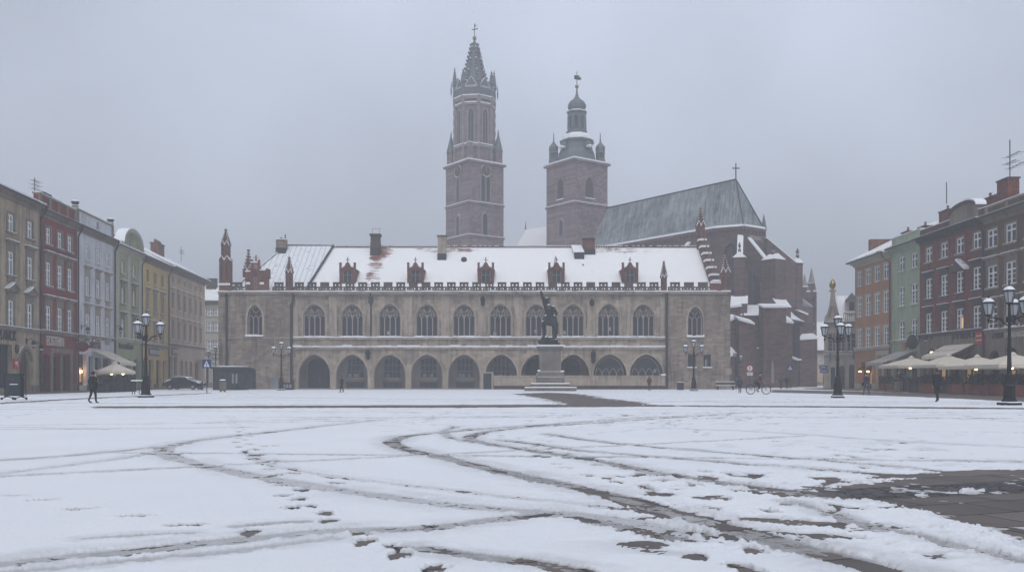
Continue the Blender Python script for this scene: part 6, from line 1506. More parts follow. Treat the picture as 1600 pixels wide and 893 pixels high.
g.ball((cx, cy, zc8(60)), .42, m=M_GOLD, n=8); g.tube([(cx, cy, zt), (cx, cy, zc8(37))], .08, 5, M_IRON); g.tube([(cx - .55, cy, zc8(47)), (cx + .65, cy, zc8(45))], .10, 5, M_IRON); g.ball((cx + .1, cy, zc8(40)), .25, m=M_GOLD, n=6)
g.build('spire', tw1, sub=True)
for lx, ly in ((a1, 0), (0, a1), (a1, a1), (0, 0)):
    if (lx, ly) == (0, 0):
        p = rot_frame(T1.x, T1.y) @ Vector((.8, .8, 0)); g = CB(M_TWBRICK); g.lathe([(.65, zt1 + .6), (.65, zc8(232))], 4, p.x, p.y, rot=A8); g.lathe([(.75, zc8(232)), (.75, zc8(231))], 4, p.x, p.y, M_SNOW, rot=A8); g.build('corner_turret', tw1, sub=True); continue
    p = rot_frame(T1.x, T1.y) @ Vector((lx - .75 if lx else .75, ly - .75 if ly else .75, 0)); g = CB(M_TWBRICK)
    g.lathe([(.85, zt1 + .6), (.85, zc8(239)), (1.0, zc8(238)), (1.0, zc8(237))], 8, p.x, p.y, rot=A8); g.lathe([(.92, zc8(237)), (.10, zc8(210)), (.06, zc8(204))], 8, p.x, p.y, M_COPPER, rot=A8); g.ball((p.x, p.y, zc8(209)), .2, m=M_GOLD, n=6); g.build('corner_turret', tw1, sub=True)

T2 = CP(897.5, 8.62); a2 = 8.1; zt2 = hz_(250, 8.62)
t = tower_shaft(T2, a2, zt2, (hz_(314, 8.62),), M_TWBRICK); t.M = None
tw2 = t.build('tower', church); tw2['label'] = 'shorter tower with onion-domed lantern'
zz = lambda y: hz_(y, 8.45)
tower_windows(T2, a2, [(0, 3.3, 4.2, zz(370), zz(344), .35)], tw2)
g = CB(M_TWBRICK); g.base = rot_frame(T2.x, T2.y)
for side, u0_, u1_ in ((0, 3.1, 4.9), (1, 2.6, 4.6)): face_box(g, side, a2, u0_, u1_, zz(311), zz(279), .012, M_DARKST, 'point'); face_box(g, side, a2, u0_ - .1, u1_ + .1, zz(312.5), zz(311.2), .3, M_SNOW)
g.M = None; g.build('blind_window', tw2, sub=True)
ctr = rot_frame(T2.x, T2.y) @ Vector((a2 / 2, a2 / 2, 0)); cx, cy = ctr.x, ctr.y; s8 = FPX / cy; z8 = lambda y: hz_(y, s8); rr_ = lambda w_: w_ / s8
g = CB(M_COPPER)
g.lathe([(rr_(32), zt2 + .4), (rr_(30), z8(243)), (rr_(26.5), z8(236)), (rr_(25.5), z8(228)), (rr_(26), z8(224))], 8, cx, cy, rot=A8)
g.lathe([(rr_(28), z8(224)), (rr_(28.5), z8(222.5)), (rr_(24), z8(220))], 8, cx, cy, rot=A8)
g.lathe([(rr_(25), z8(220)), (rr_(23.5), z8(215)), (rr_(18), z8(210.5)), (rr_(15), z8(209))], 8, cx, cy, M_SNOW, rot=A8)
g.lathe([(rr_(17.5), z8(209.5)), (rr_(17.5), z8(207)), (rr_(15), z8(206.5)), (rr_(15), z8(203))], 8, cx, cy, rot=A8)
for k in range(8):
    t_ = 2 * math.pi * (k + .5) / 8 + A8; ex, ey = cx + rr_(12.6) * math.cos(t_), cy + rr_(12.6) * math.sin(t_); g.lathe([(.42, z8(203)), (.36, z8(182))], 6, ex, ey)
g.lathe([(rr_(7), z8(203)), (rr_(7), z8(182))], 8, cx, cy, rot=A8)
g.lathe([(rr_(14), z8(184)), (rr_(14), z8(179)), (rr_(16.5), z8(177)), (rr_(16.5), z8(175.5)), (rr_(13), z8(175))], 8, cx, cy, rot=A8)
g.lathe([(rr_(16), z8(175.4)), (rr_(13.6), z8(173.5))], 8, cx, cy, M_SNOW, rot=A8)
g.lathe([(rr_(12), z8(173.5)), (rr_(14.2), z8(169)), (rr_(14.4), z8(165)), (rr_(12), z8(160)), (rr_(7), z8(156)), (rr_(3.2), z8(152)), (rr_(1.6), z8(145)), (rr_(.8), z8(137))], 12, cx, cy, rot=A8)
g.ball((cx, cy, z8(135.5)), .38, m=M_GOLD, n=8); g.tube([(cx, cy, z8(137)), (cx, cy, z8(112))], .07, 5, M_IRON); g.box(cx - .5, cx + .45, cy - .05, cy + .05, z8(124), z8(118), M_IRON); g.box(cx - .1, cx + .8, cy - .03, cy + .03, z8(125), z8(121), M_IRON)
for k in (5, 6, 4):
    tm = 2 * math.pi * k / 8 + A8
for d_ in (-CD * -1, CN):
    px, py = cx + d_.x * rr_(26), cy + d_.y * rr_(26); g.ball((px, py, z8(231)), .7, m=M_COPPER, n=6); g.lathe([(.6, z8(236)), (.75, z8(234.5)), (.2, z8(231.5))], 6, px + d_.x * .4, py + d_.y * .4, M_SNOW)
g.build('lantern_dome', tw2, sub=True)
for lx, ly in ((a2, 0), (0, a2), (a2, a2)):
    p = rot_frame(T2.x, T2.y) @ Vector((lx - .95 if lx else .95, ly - .95 if ly else .95, 0)); g = CB(M_COPPER); sq = FPX / p.y; zq = lambda y: hz_(y, sq)
    g.lathe([(.95, zt2 + .5), (.95, zq(250)), (.8, zq(249))], 8, p.x, p.y)
    for k in range(6): t_ = k * math.pi / 3; g.lathe([(.17, zq(250)), (.15, zq(239))], 5, p.x + .68 * math.cos(t_), p.y + .68 * math.sin(t_))
    g.lathe([(.4, zq(250)), (.4, zq(239))], 6, p.x, p.y)
    g.lathe([(.95, zq(240)), (.85, zq(238.5)), (.95, zq(233)), (.9, zq(229.5)), (.5, zq(226)), (.15, zq(222)), (.06, zq(208))], 8, p.x, p.y); g.lathe([(.92, zq(230)), (.5, zq(226)), (.45, zq(225.8))], 8, p.x, p.y, M_SNOW); g.ball((p.x, p.y, zq(216)), .14, m=M_GOLD, n=6)
    g.build('corner_turret', tw2, sub=True)
# ------------------------------------------------------------------ monument
def skin_mesh(name, pts, edges, mats, matfn, sub=1, root=0):
    """grow one continuous body over a skeleton: pts [(xyz, radius)]"""
    me = bpy.data.meshes.new(name); me.from_pydata([p for p, _ in pts], edges, []); me.update()
    o = bpy.data.objects.new(name, me); COL.objects.link(o)
    md = o.modifiers.new('skin', 'SKIN'); md.use_smooth_shade = True
    for i, (_, r) in enumerate(pts):
        rr = r if isinstance(r, tuple) else (r, r)
        me.skin_vertices[0].data[i].radius = rr; me.skin_vertices[0].data[i].use_root = (i == root)
    s = o.modifiers.new('sub', 'SUBSURF'); s.levels = sub; s.render_levels = sub
    bpy.context.view_layer.update()
    out = bpy.data.meshes.new_from_object(o.evaluated_get(bpy.context.evaluated_depsgraph_get()))
    bpy.data.objects.remove(o); out.name = name; out.materials.clear()
    for m in mats: out.materials.append(m)
    out.polygons.foreach_set('material_index', [matfn(p.center) for p in out.polygons])
    out.polygons.foreach_set('use_smooth', [True] * len(out.polygons))
    return out

def add_hand(pts, ed, wi, wrist, d, side, s=1.0, curl=.5, r=.011):
    """palm, four unequal bent fingers and a thumb, grown from wrist vertex wi; d: pointing direction, side: across the knuckles (thumb side)"""
    d = Vector(d).normalized(); a = Vector(side); a = (a - d * a.dot(d)).normalized(); n = d.cross(a)
    w = Vector(wrist); pal = w + d * .075 * s; pts.append((tuple(pal), .026 * s)); pi = len(pts) - 1; ed.append((wi, pi))
    for k, L in enumerate((.070, .080, .074, .058)):
        b = pal + a * (.030 - .020 * k) * s + d * .022 * s; m = b + d * L * .55 * s; t = m + (d * math.cos(curl * 1.6) + n * math.sin(curl * 1.6)) * L * .5 * s
        i = len(pts); pts += [(tuple(b), r * s), (tuple(m), r * .9 * s), (tuple(t), r * .7 * s)]; ed += [(pi, i), (i, i + 1), (i + 1, i + 2)]
    b = w + d * .03 * s + a * .032 * s; t = b + (d * .7 + a * .7) * .055 * s; i = len(pts); pts += [(tuple(b), r * 1.1 * s), (tuple(t), r * .8 * s)]; ed += [(wi, i), (i, i + 1)]

mon = thing('monument', 'bronze figure with raised arm on tall stone pedestal with snowy steps in the square', 'monument', G(859, 610.3) + (0,))
ms = FPX / mon.location.y
def mz(y): return hz_(y, ms)
mxx = lambda x: (x - 859) / ms
m = MB(M_GRANITE)
m.box(mxx(820), mxx(898), -2.5, 2.5, -.05, .34); m.box(mxx(830), mxx(888), -1.9, 1.9, .342, .72); m.box(mxx(836), mxx(882), -1.6, 1.6, .722, .86)
for (xa, xb, yb, z) in ((820, 898, 2.5, .34), (830, 888, 1.9, .72)):
    m.box(mxx(xa) - .03, mxx(xb) + .03, -yb - .04, -yb + .56, z + .001, z + .11, M_SNOW)
m.build('steps', mon)
m = MB(M_GRANITE); w_ = 1.02
m.box(-1.35, 1.45, -1.35, 1.35, .862, mz(588)); m.prism([(-1.45, mz(588) + .001), (1.5, mz(588) + .001), (1.28, mz(580)), (-1.15, mz(580))], -1.3, 1.3)
m.box(-1.08, 1.12, -1.1, 1.1, mz(580) + .001, mz(546)); m.box(-1.2, 1.22, -1.22, 1.22, mz(546) + .001, mz(543.5)); m.box(-1.34, 1.34, -1.34, 1.34, mz(543.5) + .001, mz(541))
m.box(-1.36, 1.36, -1.37, 1.36, mz(541) + .001, mz(539), M_SNOW); m.box(-1.3, -1.0, -1.4, -1.2, mz(580), mz(577.5), M_SNOW); m.box(1.05, 1.4, -1.4, -1.1, mz(581), mz(578.5), M_SNOW)
m.box(-1.0, 1.0, -1.0, 1.0, mz(539) + .001, mz(535.5), M_BRONZE); m.build('pedestal', mon, bevel=.03)
m = MB(M_BRONZE); zb = mz(535.5)
rock = [(0, 0, 0)]
bm = bmesh.new(); bmesh.ops.create_icosphere(bm, subdivisions=3, radius=1.0)
for v in bm.verts:
    p = v.co; k = 1 + .22 * math.sin(5 * p.x + 3 * p.z) * math.cos(4 * p.y + p.z * 2); v.co = Vector((p.x * .98 * k, p.y * .8 * k, p.z * .45 * k))
me = bpy.data.meshes.new('rock_base'); bm.to_mesh(me); bm.free(); me.materials.append(M_BRONZE); link('rock_base', me, mon, (-.08, 0, zb + .12))
S = 4.5 / 1.75                                     # larger than life
def sp(x, y, z): return (x * S, y * S, zb + z * S)
pts = [(sp(.04, 0, .93), .17 * S), (sp(.02, 0, 1.12), .145 * S), (sp(-.03, 0, 1.33), .185 * S), (sp(-.07, 0, 1.49), .075 * S), (sp(-.10, -.01, 1.60), .088 * S), (sp(-.115, -.015, 1.68), .085 * S), (sp(-.12, -.015, 1.74), .05 * S),
       (sp(-.16, 0, 1.43), .090 * S), (sp(-.235, -.02, 1.66), .074 * S), (sp(-.31, -.03, 1.88), .058 * S),
       (sp(.12, .02, 1.38), .085 * S), (sp(.285, .03, 1.20), .066 * S), (sp(.17, -.10, 1.03), .05 * S),
       (sp(-.10, -.03, .90), .12 * S), (sp(-.27, -.06, .78), .100 * S), (sp(-.235, -.03, .52), .074 * S), (sp(-.24, -.03, .22), .062 * S), (sp(-.35, -.06, .18), .045 * S),
       (sp(.14, .03, .86), .125 * S), (sp(.215, .05, .50), .086 * S), (sp(.225, .06, .10), .055 * S), (sp(.15, -.02, .06), .045 * S)]
ed = [(0, 1), (1, 2), (2, 3), (3, 4), (4, 5), (5, 6), (2, 7), (7, 8), (8, 9), (2, 10), (10, 11), (11, 12), (0, 13), (13, 14), (14, 15), (15, 16), (16, 17), (0, 18), (18, 19), (19, 20), (20, 21)]
add_hand(pts, ed, 9, pts[9][0], (-.28, -.05, 1), (1, 0, .3), S * 1.15, .25, .014)
st = link('statue_figure', skin_mesh('statue_figure', pts, ed, [M_BRONZE, M_SNOW], lambda c: 0, 2), mon)
m = MB(M_BRONZE)                                    # short tunic skirt, belt, boots' tops, cap and beard
def ell_ring(c, rx, ry, z, n=14): return [(c[0] + rx * math.cos(2 * math.pi * k / n), c[1] + ry * math.sin(2 * math.pi * k / n), z) for k in range(n)]
def loft(mb, rings, m_=None):
    n = len(rings[0]); vs = [p for r in rings for p in r]
    mb.add(vs, [(i * n + k, i * n + (k + 1) % n, (i + 1) * n + (k + 1) % n, (i + 1) * n + k) for i in range(len(rings) - 1) for k in range(n)], m_)
def wob(r, a): return [(x + a * math.sin(5 * i), y + a * math.cos(7 * i), z + a * 1.5 * math.sin(3 * i)) for i, (x, y, z) in enumerate(r)]
loft(m, [ell_ring(sp(.02, 0, 0), .165 * S, .14 * S, zb + 1.10 * S), wob(ell_ring(sp(.03, 0, 0), .21 * S, .18 * S, zb + .95 * S), .02), wob(ell_ring(sp(.05, 0, 0), .27 * S, .21 * S, zb + .80 * S), .04), wob(ell_ring(sp(.07, .02, 0), .29 * S, .21 * S, zb + .70 * S), .06)])
m.tube(ell_ring(sp(.02, 0, 0), .172 * S, .15 * S, zb + 1.09 * S) + [ell_ring(sp(.02, 0, 0), .172 * S, .15 * S, zb + 1.09 * S)[0]], .06, 5, M_BRONZE)
loft(m, [ell_ring(sp(-.05, 0, 0), .12 * S, .11 * S, zb + 1.47 * S), ell_ring(sp(-.04, 0, 0), .20 * S, .17 * S, zb + 1.41 * S), ell_ring(sp(.0, 0, 0), .23 * S, .19 * S, zb + 1.30 * S)])
m.tube([sp(.20, .02, 1.03), sp(.285, .06, .70), sp(.30, .05, .35)], .075 * S, 8, None, .035 * S)
m.tube([sp(.10, -.12, .55), sp(.13, -.12, .10)], .028 * S, 6)
m.build('tunic', mon, smooth=True)
m = MB(M_BRONZE); c = sp(-.118, -.01, 1.72); m.lathe([(.10 * S, c[2] - .04 * S), (.118 * S, c[2]), (.10 * S, c[2] + .05 * S), (.02, c[2] + .075 * S)], 10, c[0], c[1]); m.prism([(c[0] - .2 * S, c[2] - .03 * S), (c[0] - .05 * S, c[2] - .05 * S), (c[0] - .05 * S, c[2] - .01 * S)], c[1] - .07 * S, c[1] + .07 * S); m.build('cap', mon, smooth=True)
m = MB(M_SNOW)
for p, r_ in ((sp(-.05, -.06, 1.515), .20), (sp(-.17, -.03, 1.50), .15), (sp(.13, .0, 1.47), .16), (sp(-.12, -.02, 1.80), .17), (sp(-.20, -.07, .885), .16), (sp(-.27, -.08, .87), .14), (sp(-.13, -.08, .96), .14), (sp(.29, .02, 1.27), .13), (sp(.18, -.1, 1.09), .14), (sp(-.17, -.14, 1.09), .14), (sp(.14, -.03, .14), .16), (sp(.24, -.02, .16), .14)): m.ball(p, r_ * .85, n=6, sz=.45)
m.build('settled_snow', mon, smooth=True)

# ------------------------------------------------------------------ street lamps
def lamp(px, py, h, label, spin=0.0, heads=4, group='cast-iron lamps round the square'):
    x, y = G(px, py); root = thing('street_lamp', label, 'street lamp', (x, y, .03), spin, group)
    k = h / 5.4
    m = MB(M_IRON); m.lathe([(.34 * k, -.05), (.34 * k, .22 * k), (.27 * k, .28 * k), (.25 * k, .80 * k), (.30 * k, .85 * k), (.22 * k, .95 * k), (.17 * k, 1.25 * k), (.19 * k, 1.30 * k), (.12 * k, 1.42 * k)], 8)
    m.box(-.36 * k, .36 * k, -.36 * k, .36 * k, -.06, .10 * k); m.box(-.37 * k, .37 * k, -.37 * k, .37 * k, .10 * k, .15 * k, M_SNOW); m.build('base', root)
    m = MB(M_IRON); m.lathe([(.11 * k, 1.42 * k), (.085 * k, 2.4 * k), (.11 * k, 2.44 * k), (.11 * k, 2.54 * k), (.08 * k, 2.58 * k), (.065 * k, 3.7 * k), (.13 * k, 3.76 * k), (.13 * k, 3.95 * k), (.07 * k, 4.02 * k), (.05 * k, 4.62 * k)], 8); m.build('pole', root)
    zA = 3.9 * k; R_ = .86 * k
    arms = [(math.cos(a), math.sin(a)) for a in ([0, math.pi] if heads == 3 else [math.pi / 6 + i * 2 * math.pi / 3 for i in range(3)])]
    m = MB(M_IRON)
    for cx, cy in arms:
        P = [(cx * R_ * t, cy * R_ * t, zA - .05 * k + dz * k) for t, dz in ((.08, -.25), (.3, -.12), (.5, .06), (.75, .10), (.98, .10), (1.0, .22))]; m.tube(P, .035 * k, 6)
        C = [(cx * R_ * (.45 + .17 * math.cos(a)), cy * R_ * (.45 + .17 * math.cos(a)), zA - .13 * k + .15 * k * math.sin(a)) for a in np.linspace(0, 5.2, 10)]; m.tube(C, .024 * k, 5)
        C = [(cx * R_ * (.72 + .10 * math.cos(a)), cy * R_ * (.72 + .10 * math.cos(a)), zA - .06 * k + .10 * k * math.sin(a)) for a in np.linspace(1, 6.0, 8)]; m.tube(C, .02 * k, 5)
        m.lathe([(.03 * k, zA + .02 * k), (.07 * k, zA - .04 * k), (.03 * k, zA - .16 * k), (.01, zA - .22 * k)], 6, cx * R_, cy * R_)
    m.build('bracket', root)
    for (lx, ly, zb) in [(cx * R_, cy * R_, zA + .17 * k) for cx, cy in arms] + [(0, 0, 4.6 * k)]:
        m = MB(M_IRON); a = .25 * k; b_ = .145 * k; H_ = .52 * k
        m.lathe([(.05 * k, zb - .08 * k), (b_, zb), (b_ + .02, zb + .03 * k)], 6, lx, ly)
        for j in range(6):
            t = 2 * math.pi * (j + .5) / 6; m.tube([(lx + b_ * math.cos(t), ly + b_ * math.sin(t), zb), (lx + a * math.cos(t), ly + a * math.sin(t), zb + H_)], .018 * k, 4)
        m.lathe([(a + .05 * k, zb + H_), (a + .05 * k, zb + H_ + .03 * k), (a * .72, zb + H_ + .17 * k), (.07 * k, zb + H_ + .24 * k), (.05 * k, zb + H_ + .32 * k), (.015, zb + H_ + .40 * k)], 6, lx, ly)
        m.lathe([(a + .04 * k, zb + H_ + .032 * k), (a * .74, zb + H_ + .185 * k), (.08 * k, zb + H_ + .25 * k)], 6, lx, ly, M_SNOW)
        o = m.build('lantern', root)
        g = MB(M_MILK); g.lathe([(b_ - .012, zb + .03 * k), (a - .012, zb + H_ - .01)], 6, lx, ly); g.build('glass', o)
    return root
lamp(228, 621, 5.45, 'black four-lantern lamp post in front of the green and yellow houses', -R(12))
lamp(1577, 633, 5.45, 'tall black four-lantern lamp nearest the camera, before the brown stone house', R(18))
lamp(1309, 621.5, 5.25, 'black cast-iron lamp post before the narrow cream gabled house', -R(8))
lamp(439.5, 609.5, 5.2, 'dark three-lantern lamp at the hall wall near the arched doorway', 0, 3)
lamp(1084, 610.5, 5.2, 'dark three-lantern lamp before two small square windows of the hall', 0, 3)
lamp(1148.5, 606.5, 4.7, 'faint grey lamp in the mist beside the church and hall corner', 0, 3)
lamp(337, 607.5, 5.2, 'dark lamp half lost against the left corner of the hall', R(20), 3)

# ------------------------------------------------------------------ people
def person(px, py, H, face, label, coat, trousers, long_=0.0, stride=.0, hair=M_HAIR, arms='pocket', shoes=M_RUBBER, bag=None, bulk=1.0, hood=False, loc=None):
    """face: heading in degrees (0 = towards +x, 90 = away from the camera)"""
    x, y = G(px, py) if loc is None else loc
    root = thing('person', label, 'person', (x, y, .02), R(face - 90))
    s = H / 1.75; B = bulk; q = lambda a, b, c: (a * s, b * s, c * s)            # +y is forward
    st = stride
    pts = [(q(0, 0, .95), .135 * s * B), (q(0, -.01, 1.13), .125 * s * B), (q(0, -.01, 1.33), .155 * s * B), (q(0, .0, 1.47), .065 * s), (q(0, .025, 1.555), .070 * s), (q(0, .03, 1.64), .088 * s), (q(0, .025, 1.71), .062 * s)]
    ed = [(i, i + 1) for i in range(6)]
    nb = len(pts); pts.append((q(0, .115, 1.61), .016 * s)); ed.append((5, nb))                          # nose
    for sgn in (-1, 1):
        f = st * sgn; i = len(pts)
        pts += [(q(.095 * sgn, 0, .88), .098 * s), (q(.10 * sgn, .16 * f + .03, .50), .070 * s), (q(.10 * sgn, .30 * f - (.06 if f < 0 else 0), .10 + (.05 if f < 0 else 0)), .048 * s), (q(.11 * sgn, .30 * f + .04, .04 + (.02 if f < 0 else 0)), .046 * s), (q(.12 * sgn, .30 * f + .17, .032), .034 * s)]
        ed += [(0, i), (i, i + 1), (i + 1, i + 2), (i + 2, i + 3), (i + 3, i + 4)]
        i = len(pts); f = -f
        if arms == 'pocket': P = [(.185, -.01, 1.40), (.265, -.06, 1.15), (.21, .06, .97)]
        elif arms == 'swing': P = [(.185, 0, 1.40), (.235, .10 * f - .03, 1.13), (.235, .28 * f + .05, .90)]
        else: P = [(.185, 0, 1.40), (.24, -.04, 1.13), (.235, .02, .88)]
        pts += [(q(P[0][0] * sgn, *P[0][1:]), .075 * s * B), (q(P[1][0] * sgn, *P[1][1:]), .058 * s * B), (q(P[2][0] * sgn, *P[2][1:]), .042 * s)]
        ed += [(2, i), (i, i + 1), (i + 1, i + 2)]
        if arms != 'pocket': add_hand(pts, ed, i + 2, pts[i + 2][0], (0, .25, -1), (0, 1, 0), s, .45)
    def mf(c):
        z = c.z / s; r_ = math.hypot(c.x, c.y) / s
        if z > 1.50: return 0
        if z > .90 and (r_ < .19 or z > .94): return 1
        if abs(c.x) > .19 * s and z > .6: return 0 if z < .88 else 1
        return 3 if z < .085 else 2
    link('body', skin_mesh('body', pts, ed, [M_SKIN, coat, trousers, shoes], mf, 1), root)
    m = MB(coat); n = 16; zl = .86 - long_
    W = lambda z, rx, ry, dy=0: [(rx * s * math.cos(2 * math.pi * k / n), (dy + ry * math.sin(2 * math.pi * k / n)) * s, (z + .012 * math.sin(3 * k)) * s) for k in range(n)]
    loft(m, [W(1.475, .085, .075, .0), W(1.43, .17 * B, .10, -.01), W(1.35, .205 * B, .15, -.01), W(1.15, .18 * B, .155, -.01), W(.98, .195 * B, .165), W(.90, .205 * B, .172), W(zl, .215 * B + long_ * .08, .185 + long_ * .08)])
    m.add(W(zl + .01, .21 * B + long_ * .08, .18 + long_ * .08), [tuple(range(n))])
    loft(m, [W(1.50, .075, .07, .01), W(1.46, .11, .095, .0), W(1.42, .12, .10, 0)])
    m.build('coat', root, smooth=True)
    hm = coat if hood else hair
    m = MB(hm); z0 = 1.66
    vs = []; 
    for i in range(6):
        ph = math.pi / 2 * i / 5
        vs.append([(.103 * s * math.cos(ph) * math.cos(2 * math.pi * k / n), (.012 + .112 * math.cos(ph) * math.sin(2 * math.pi * k / n)) * s, (z0 - (.085 if math.sin(2 * math.pi * k / n) < .2 else -.012) * (1 - i / 5) + .108 * math.sin(ph)) * s) for k in range(n)])
    loft(m, vs); m.build('hood' if hood else 'hair', root, smooth=True)
    if bag:
        m = MB(bag); m.box(.20 * s, .34 * s, -.20 * s, .12 * s, .72 * s, 1.02 * s); m.tube([q(.27, -.1, 1.0), q(.16, -.16, 1.3), q(.02, -.12, 1.5), q(-.1, .1, 1.42)], .018 * s, 5); m.build('shoulder_bag', root, bevel=.03)
    return root
person(145, 630, 1.56, 60, 'person in a long black padded coat walking near the red house', M_COATK, M_JEANS, .10, .42, arms='pocket', bulk=1.45, hood=True)
person(1464.5, 628, 1.72, 100, 'person in black coat and dark trousers walking towards the brick house terrace', M_COATK, M_JEANS, .05, .55, bulk=1.2, arms='hang')
person(534, 613.2, 1.50, 200, 'lone person in black walking in front of the second arcade arch', M_COATK, M_JEANS, .02, .4, arms='swing')
person(1014.5, 610.4, 1.50, 90, 'person in maroon jacket standing before the last arcade arch', M_COATR, M_COATG, .0, .2, arms='pocket')
person(1353.5, 617.3, 1.62, 215, 'person in navy jacket with shoulder bag passing the orange house', M_COATN, M_BLUEJ, -.02, .7, arms='swing', bag=M_COATK)
person(1156, 614, 1.42, 90, 'person in dark grey coat standing just left of the bicycle', M_COATG, M_JEANS, .04, .2, bulk=1.25)
person(1150, 607.8, 1.55, 90, 'bluish figure half hidden behind the grey-coated pedestrian', M_BLUEJ, M_BLUEJ, .0, .2)
person(1220.5, 607.6, 1.55, 90, 'person in green jacket, left of the two strolling by the church', M_COATT, M_JEANS, .02, .35)
person(1229.5, 607.6, 1.60, 80, 'person in black, right of the two strolling by the church beside a blue sign', M_COATK, M_JEANS, .0, .6, arms='swing', bulk=1.15)

# ------------------------------------------------------------------ bicycle and rider
bx, by = G(1185, 616); s_b = FPX / by
bike = thing('bicycle', 'black city bicycle ridden across the snow before the church', 'bicycle', (bx, by, .03), R(-4))
WB, WR = .60, .345
def wheel(x, name='wheel'):
    m = MB(M_RUBBER); m.tube([(x + WR * math.cos(2 * math.pi * k / 28), 0, WR + WR * math.sin(2 * math.pi * k / 28)) for k in range(29)], .026, 6); o = m.build(name, bike)
    m = MB(M_STEEL); m.tube([(x + (WR - .035) * math.cos(2 * math.pi * k / 28), 0, WR + (WR - .035) * math.sin(2 * math.pi * k / 28)) for k in range(29)], .012, 5)
    for k in range(14): t = 2 * math.pi * k / 14; m.tube([(x, 0, WR), (x + (WR - .03) * math.cos(t), 0, WR + (WR - .03) * math.sin(t))], .003, 3)
    m.tube([(x, -.05, WR), (x, .05, WR)], .025, 6); m.build('rim', o)
wheel(-WB); wheel(WB)
m = MB(M_DARKFR); BBx, BBz = -.10, .33; ST = (-.28, 0, .82); HT = (.40, 0, .86); HB = (.45, 0, .66)
for a, b_ in ((ST, (BBx, 0, BBz)), ((BBx, 0, BBz), HB), ((-.25, 0, .72), HT), (HT, HB)): m.tube([a, b_], .022, 6)
for sg in (-1, 1):
    m.tube([(BBx, sg * .03, BBz), (-WB, sg * .05, WR)], .012, 5); m.tube([(-.26, sg * .03, .74), (-WB, sg * .05, WR)], .012, 5); m.tube([(HB[0], sg * .03, HB[2]), (WB, sg * .05, WR)], .014, 5)
m.tube([HT, (.38, 0, .99)], .018, 6); m.build('frame', bike)
m = MB(M_DARKFR); m.tube([(.26, -.28, 1.03), (.38, -.18, 1.02), (.40, 0, 1.0), (.38, .18, 1.02), (.26, .28, 1.03)], .014, 6); m.build('handlebar', bike)
m = MB(M_RUBBER); m.prism([(-.42, .89), (-.30, .86), (-.12, .89), (-.14, .92), (-.40, .95)], -.07, .07); m.tube([ST, (-.29, 0, .88)], .016, 5); m.build('saddle', bike)
m = MB(M_STEEL); m.lathe([(.09, -.004), (.09, .004)], 12); m.M = Matrix.Translation((BBx, -.06, BBz)) @ Matrix.Rotation(R(90), 4, 'X'); m.v = []; m.f = []; m.mi = []; m.lathe([(.09, -.006), (.09, .006)], 14); m.M = None
for sg in (-1, 1): m.tube([(BBx, sg * .08, BBz), (BBx + sg * .05, sg * .09, BBz - sg * .16)], .011, 5); m.box(BBx + sg * .05 - .05, BBx + sg * .05 + .05, sg * .14 - .05, sg * .14 + .05, BBz - sg * .16 - .012, BBz - sg * .16 + .012, M_RUBBER)
m.build('crank', bike)
m = MB(M_DARKFR); m.tube([(-WB + (WR + .05) * math.cos(t), 0, WR + (WR + .05) * math.sin(t)) for t in np.linspace(.5, 3.0, 9)], .018, 5); m.tube([(WB + (WR + .05) * math.cos(t), 0, WR + (WR + .05) * math.sin(t)) for t in np.linspace(.3, 2.6, 9)], .018, 5); m.box(-WB - .25, -WB + .22, -.06, .06, .76, .785); m.build('mudguard', bike)
m = MB(M_MILK); m.ball((.47, 0, .90), .05); m.build('headlight', bike)
rider = thing('person', 'cyclist in grey with orange shoulder patch leaning over the handlebar', 'person', (bx, by, .03), R(-4))
pts = [((-.27, 0, .98), .125), ((-.14, 0, 1.16), .115), ((.02, 0, 1.34), .130), ((.10, 0, 1.44), .058), ((.155, 0, 1.50), .066), ((.175, 0, 1.575), .084), ((.17, 0, 1.64), .055), ((.265, 0, 1.55), .016)]
ed = [(0, 1), (1, 2), (2, 3), (3, 4), (4, 5), (5, 6), (5, 7)]
for sg in (-1, 1):
    i = len(pts); kz = .62 if sg > 0 else .74
    pts += [((-.20, sg * .09, .93), .092), ((.12, sg * .10, kz), .068), ((-.06 if sg > 0 else -.02, sg * .12, .28 if sg > 0 else .56), .045), ((-.04 + (.05 if sg > 0 else 0), sg * .13, .21 if sg > 0 else .51), .042), ((.10, sg * .135, .20 if sg > 0 else .50), .032)]
    ed += [(0, i), (i, i + 1), (i + 1, i + 2), (i + 2, i + 3), (i + 3, i + 4)]
    i = len(pts); pts += [((.03, sg * .175, 1.36), .066), ((.16, sg * .25, 1.16), .050), ((.27, sg * .26, 1.075), .036)]; ed += [(2, i), (i, i + 1), (i + 1, i + 2)]
    add_hand(pts, ed, i + 2, pts[i + 2][0], (.8, 0, -.45), (0, -sg, .2), .9, .75)
link('body', skin_mesh('body', pts, ed, [M_SKIN, M_COATG, M_JEANS, M_RUBBER, M_ORANGE], lambda c: 0 if (c.z > 1.46 or c.x > .255 and c.z > 1.0) else (4 if 1.20 < c.z < 1.33 and c.x < -.02 else (1 if c.z > .98 else (3 if c.z < .25 else 2))), 1), rider)
m = MB(M_COATK); m.lathe([(.10, 1.60), (.105, 1.65), (.07, 1.70), (.01, 1.715)], 12, .165, 0); m.prism([(.22, 1.60), (.31, 1.595), (.22, 1.625)], -.06, .06); m.build('cap', rider, smooth=True)

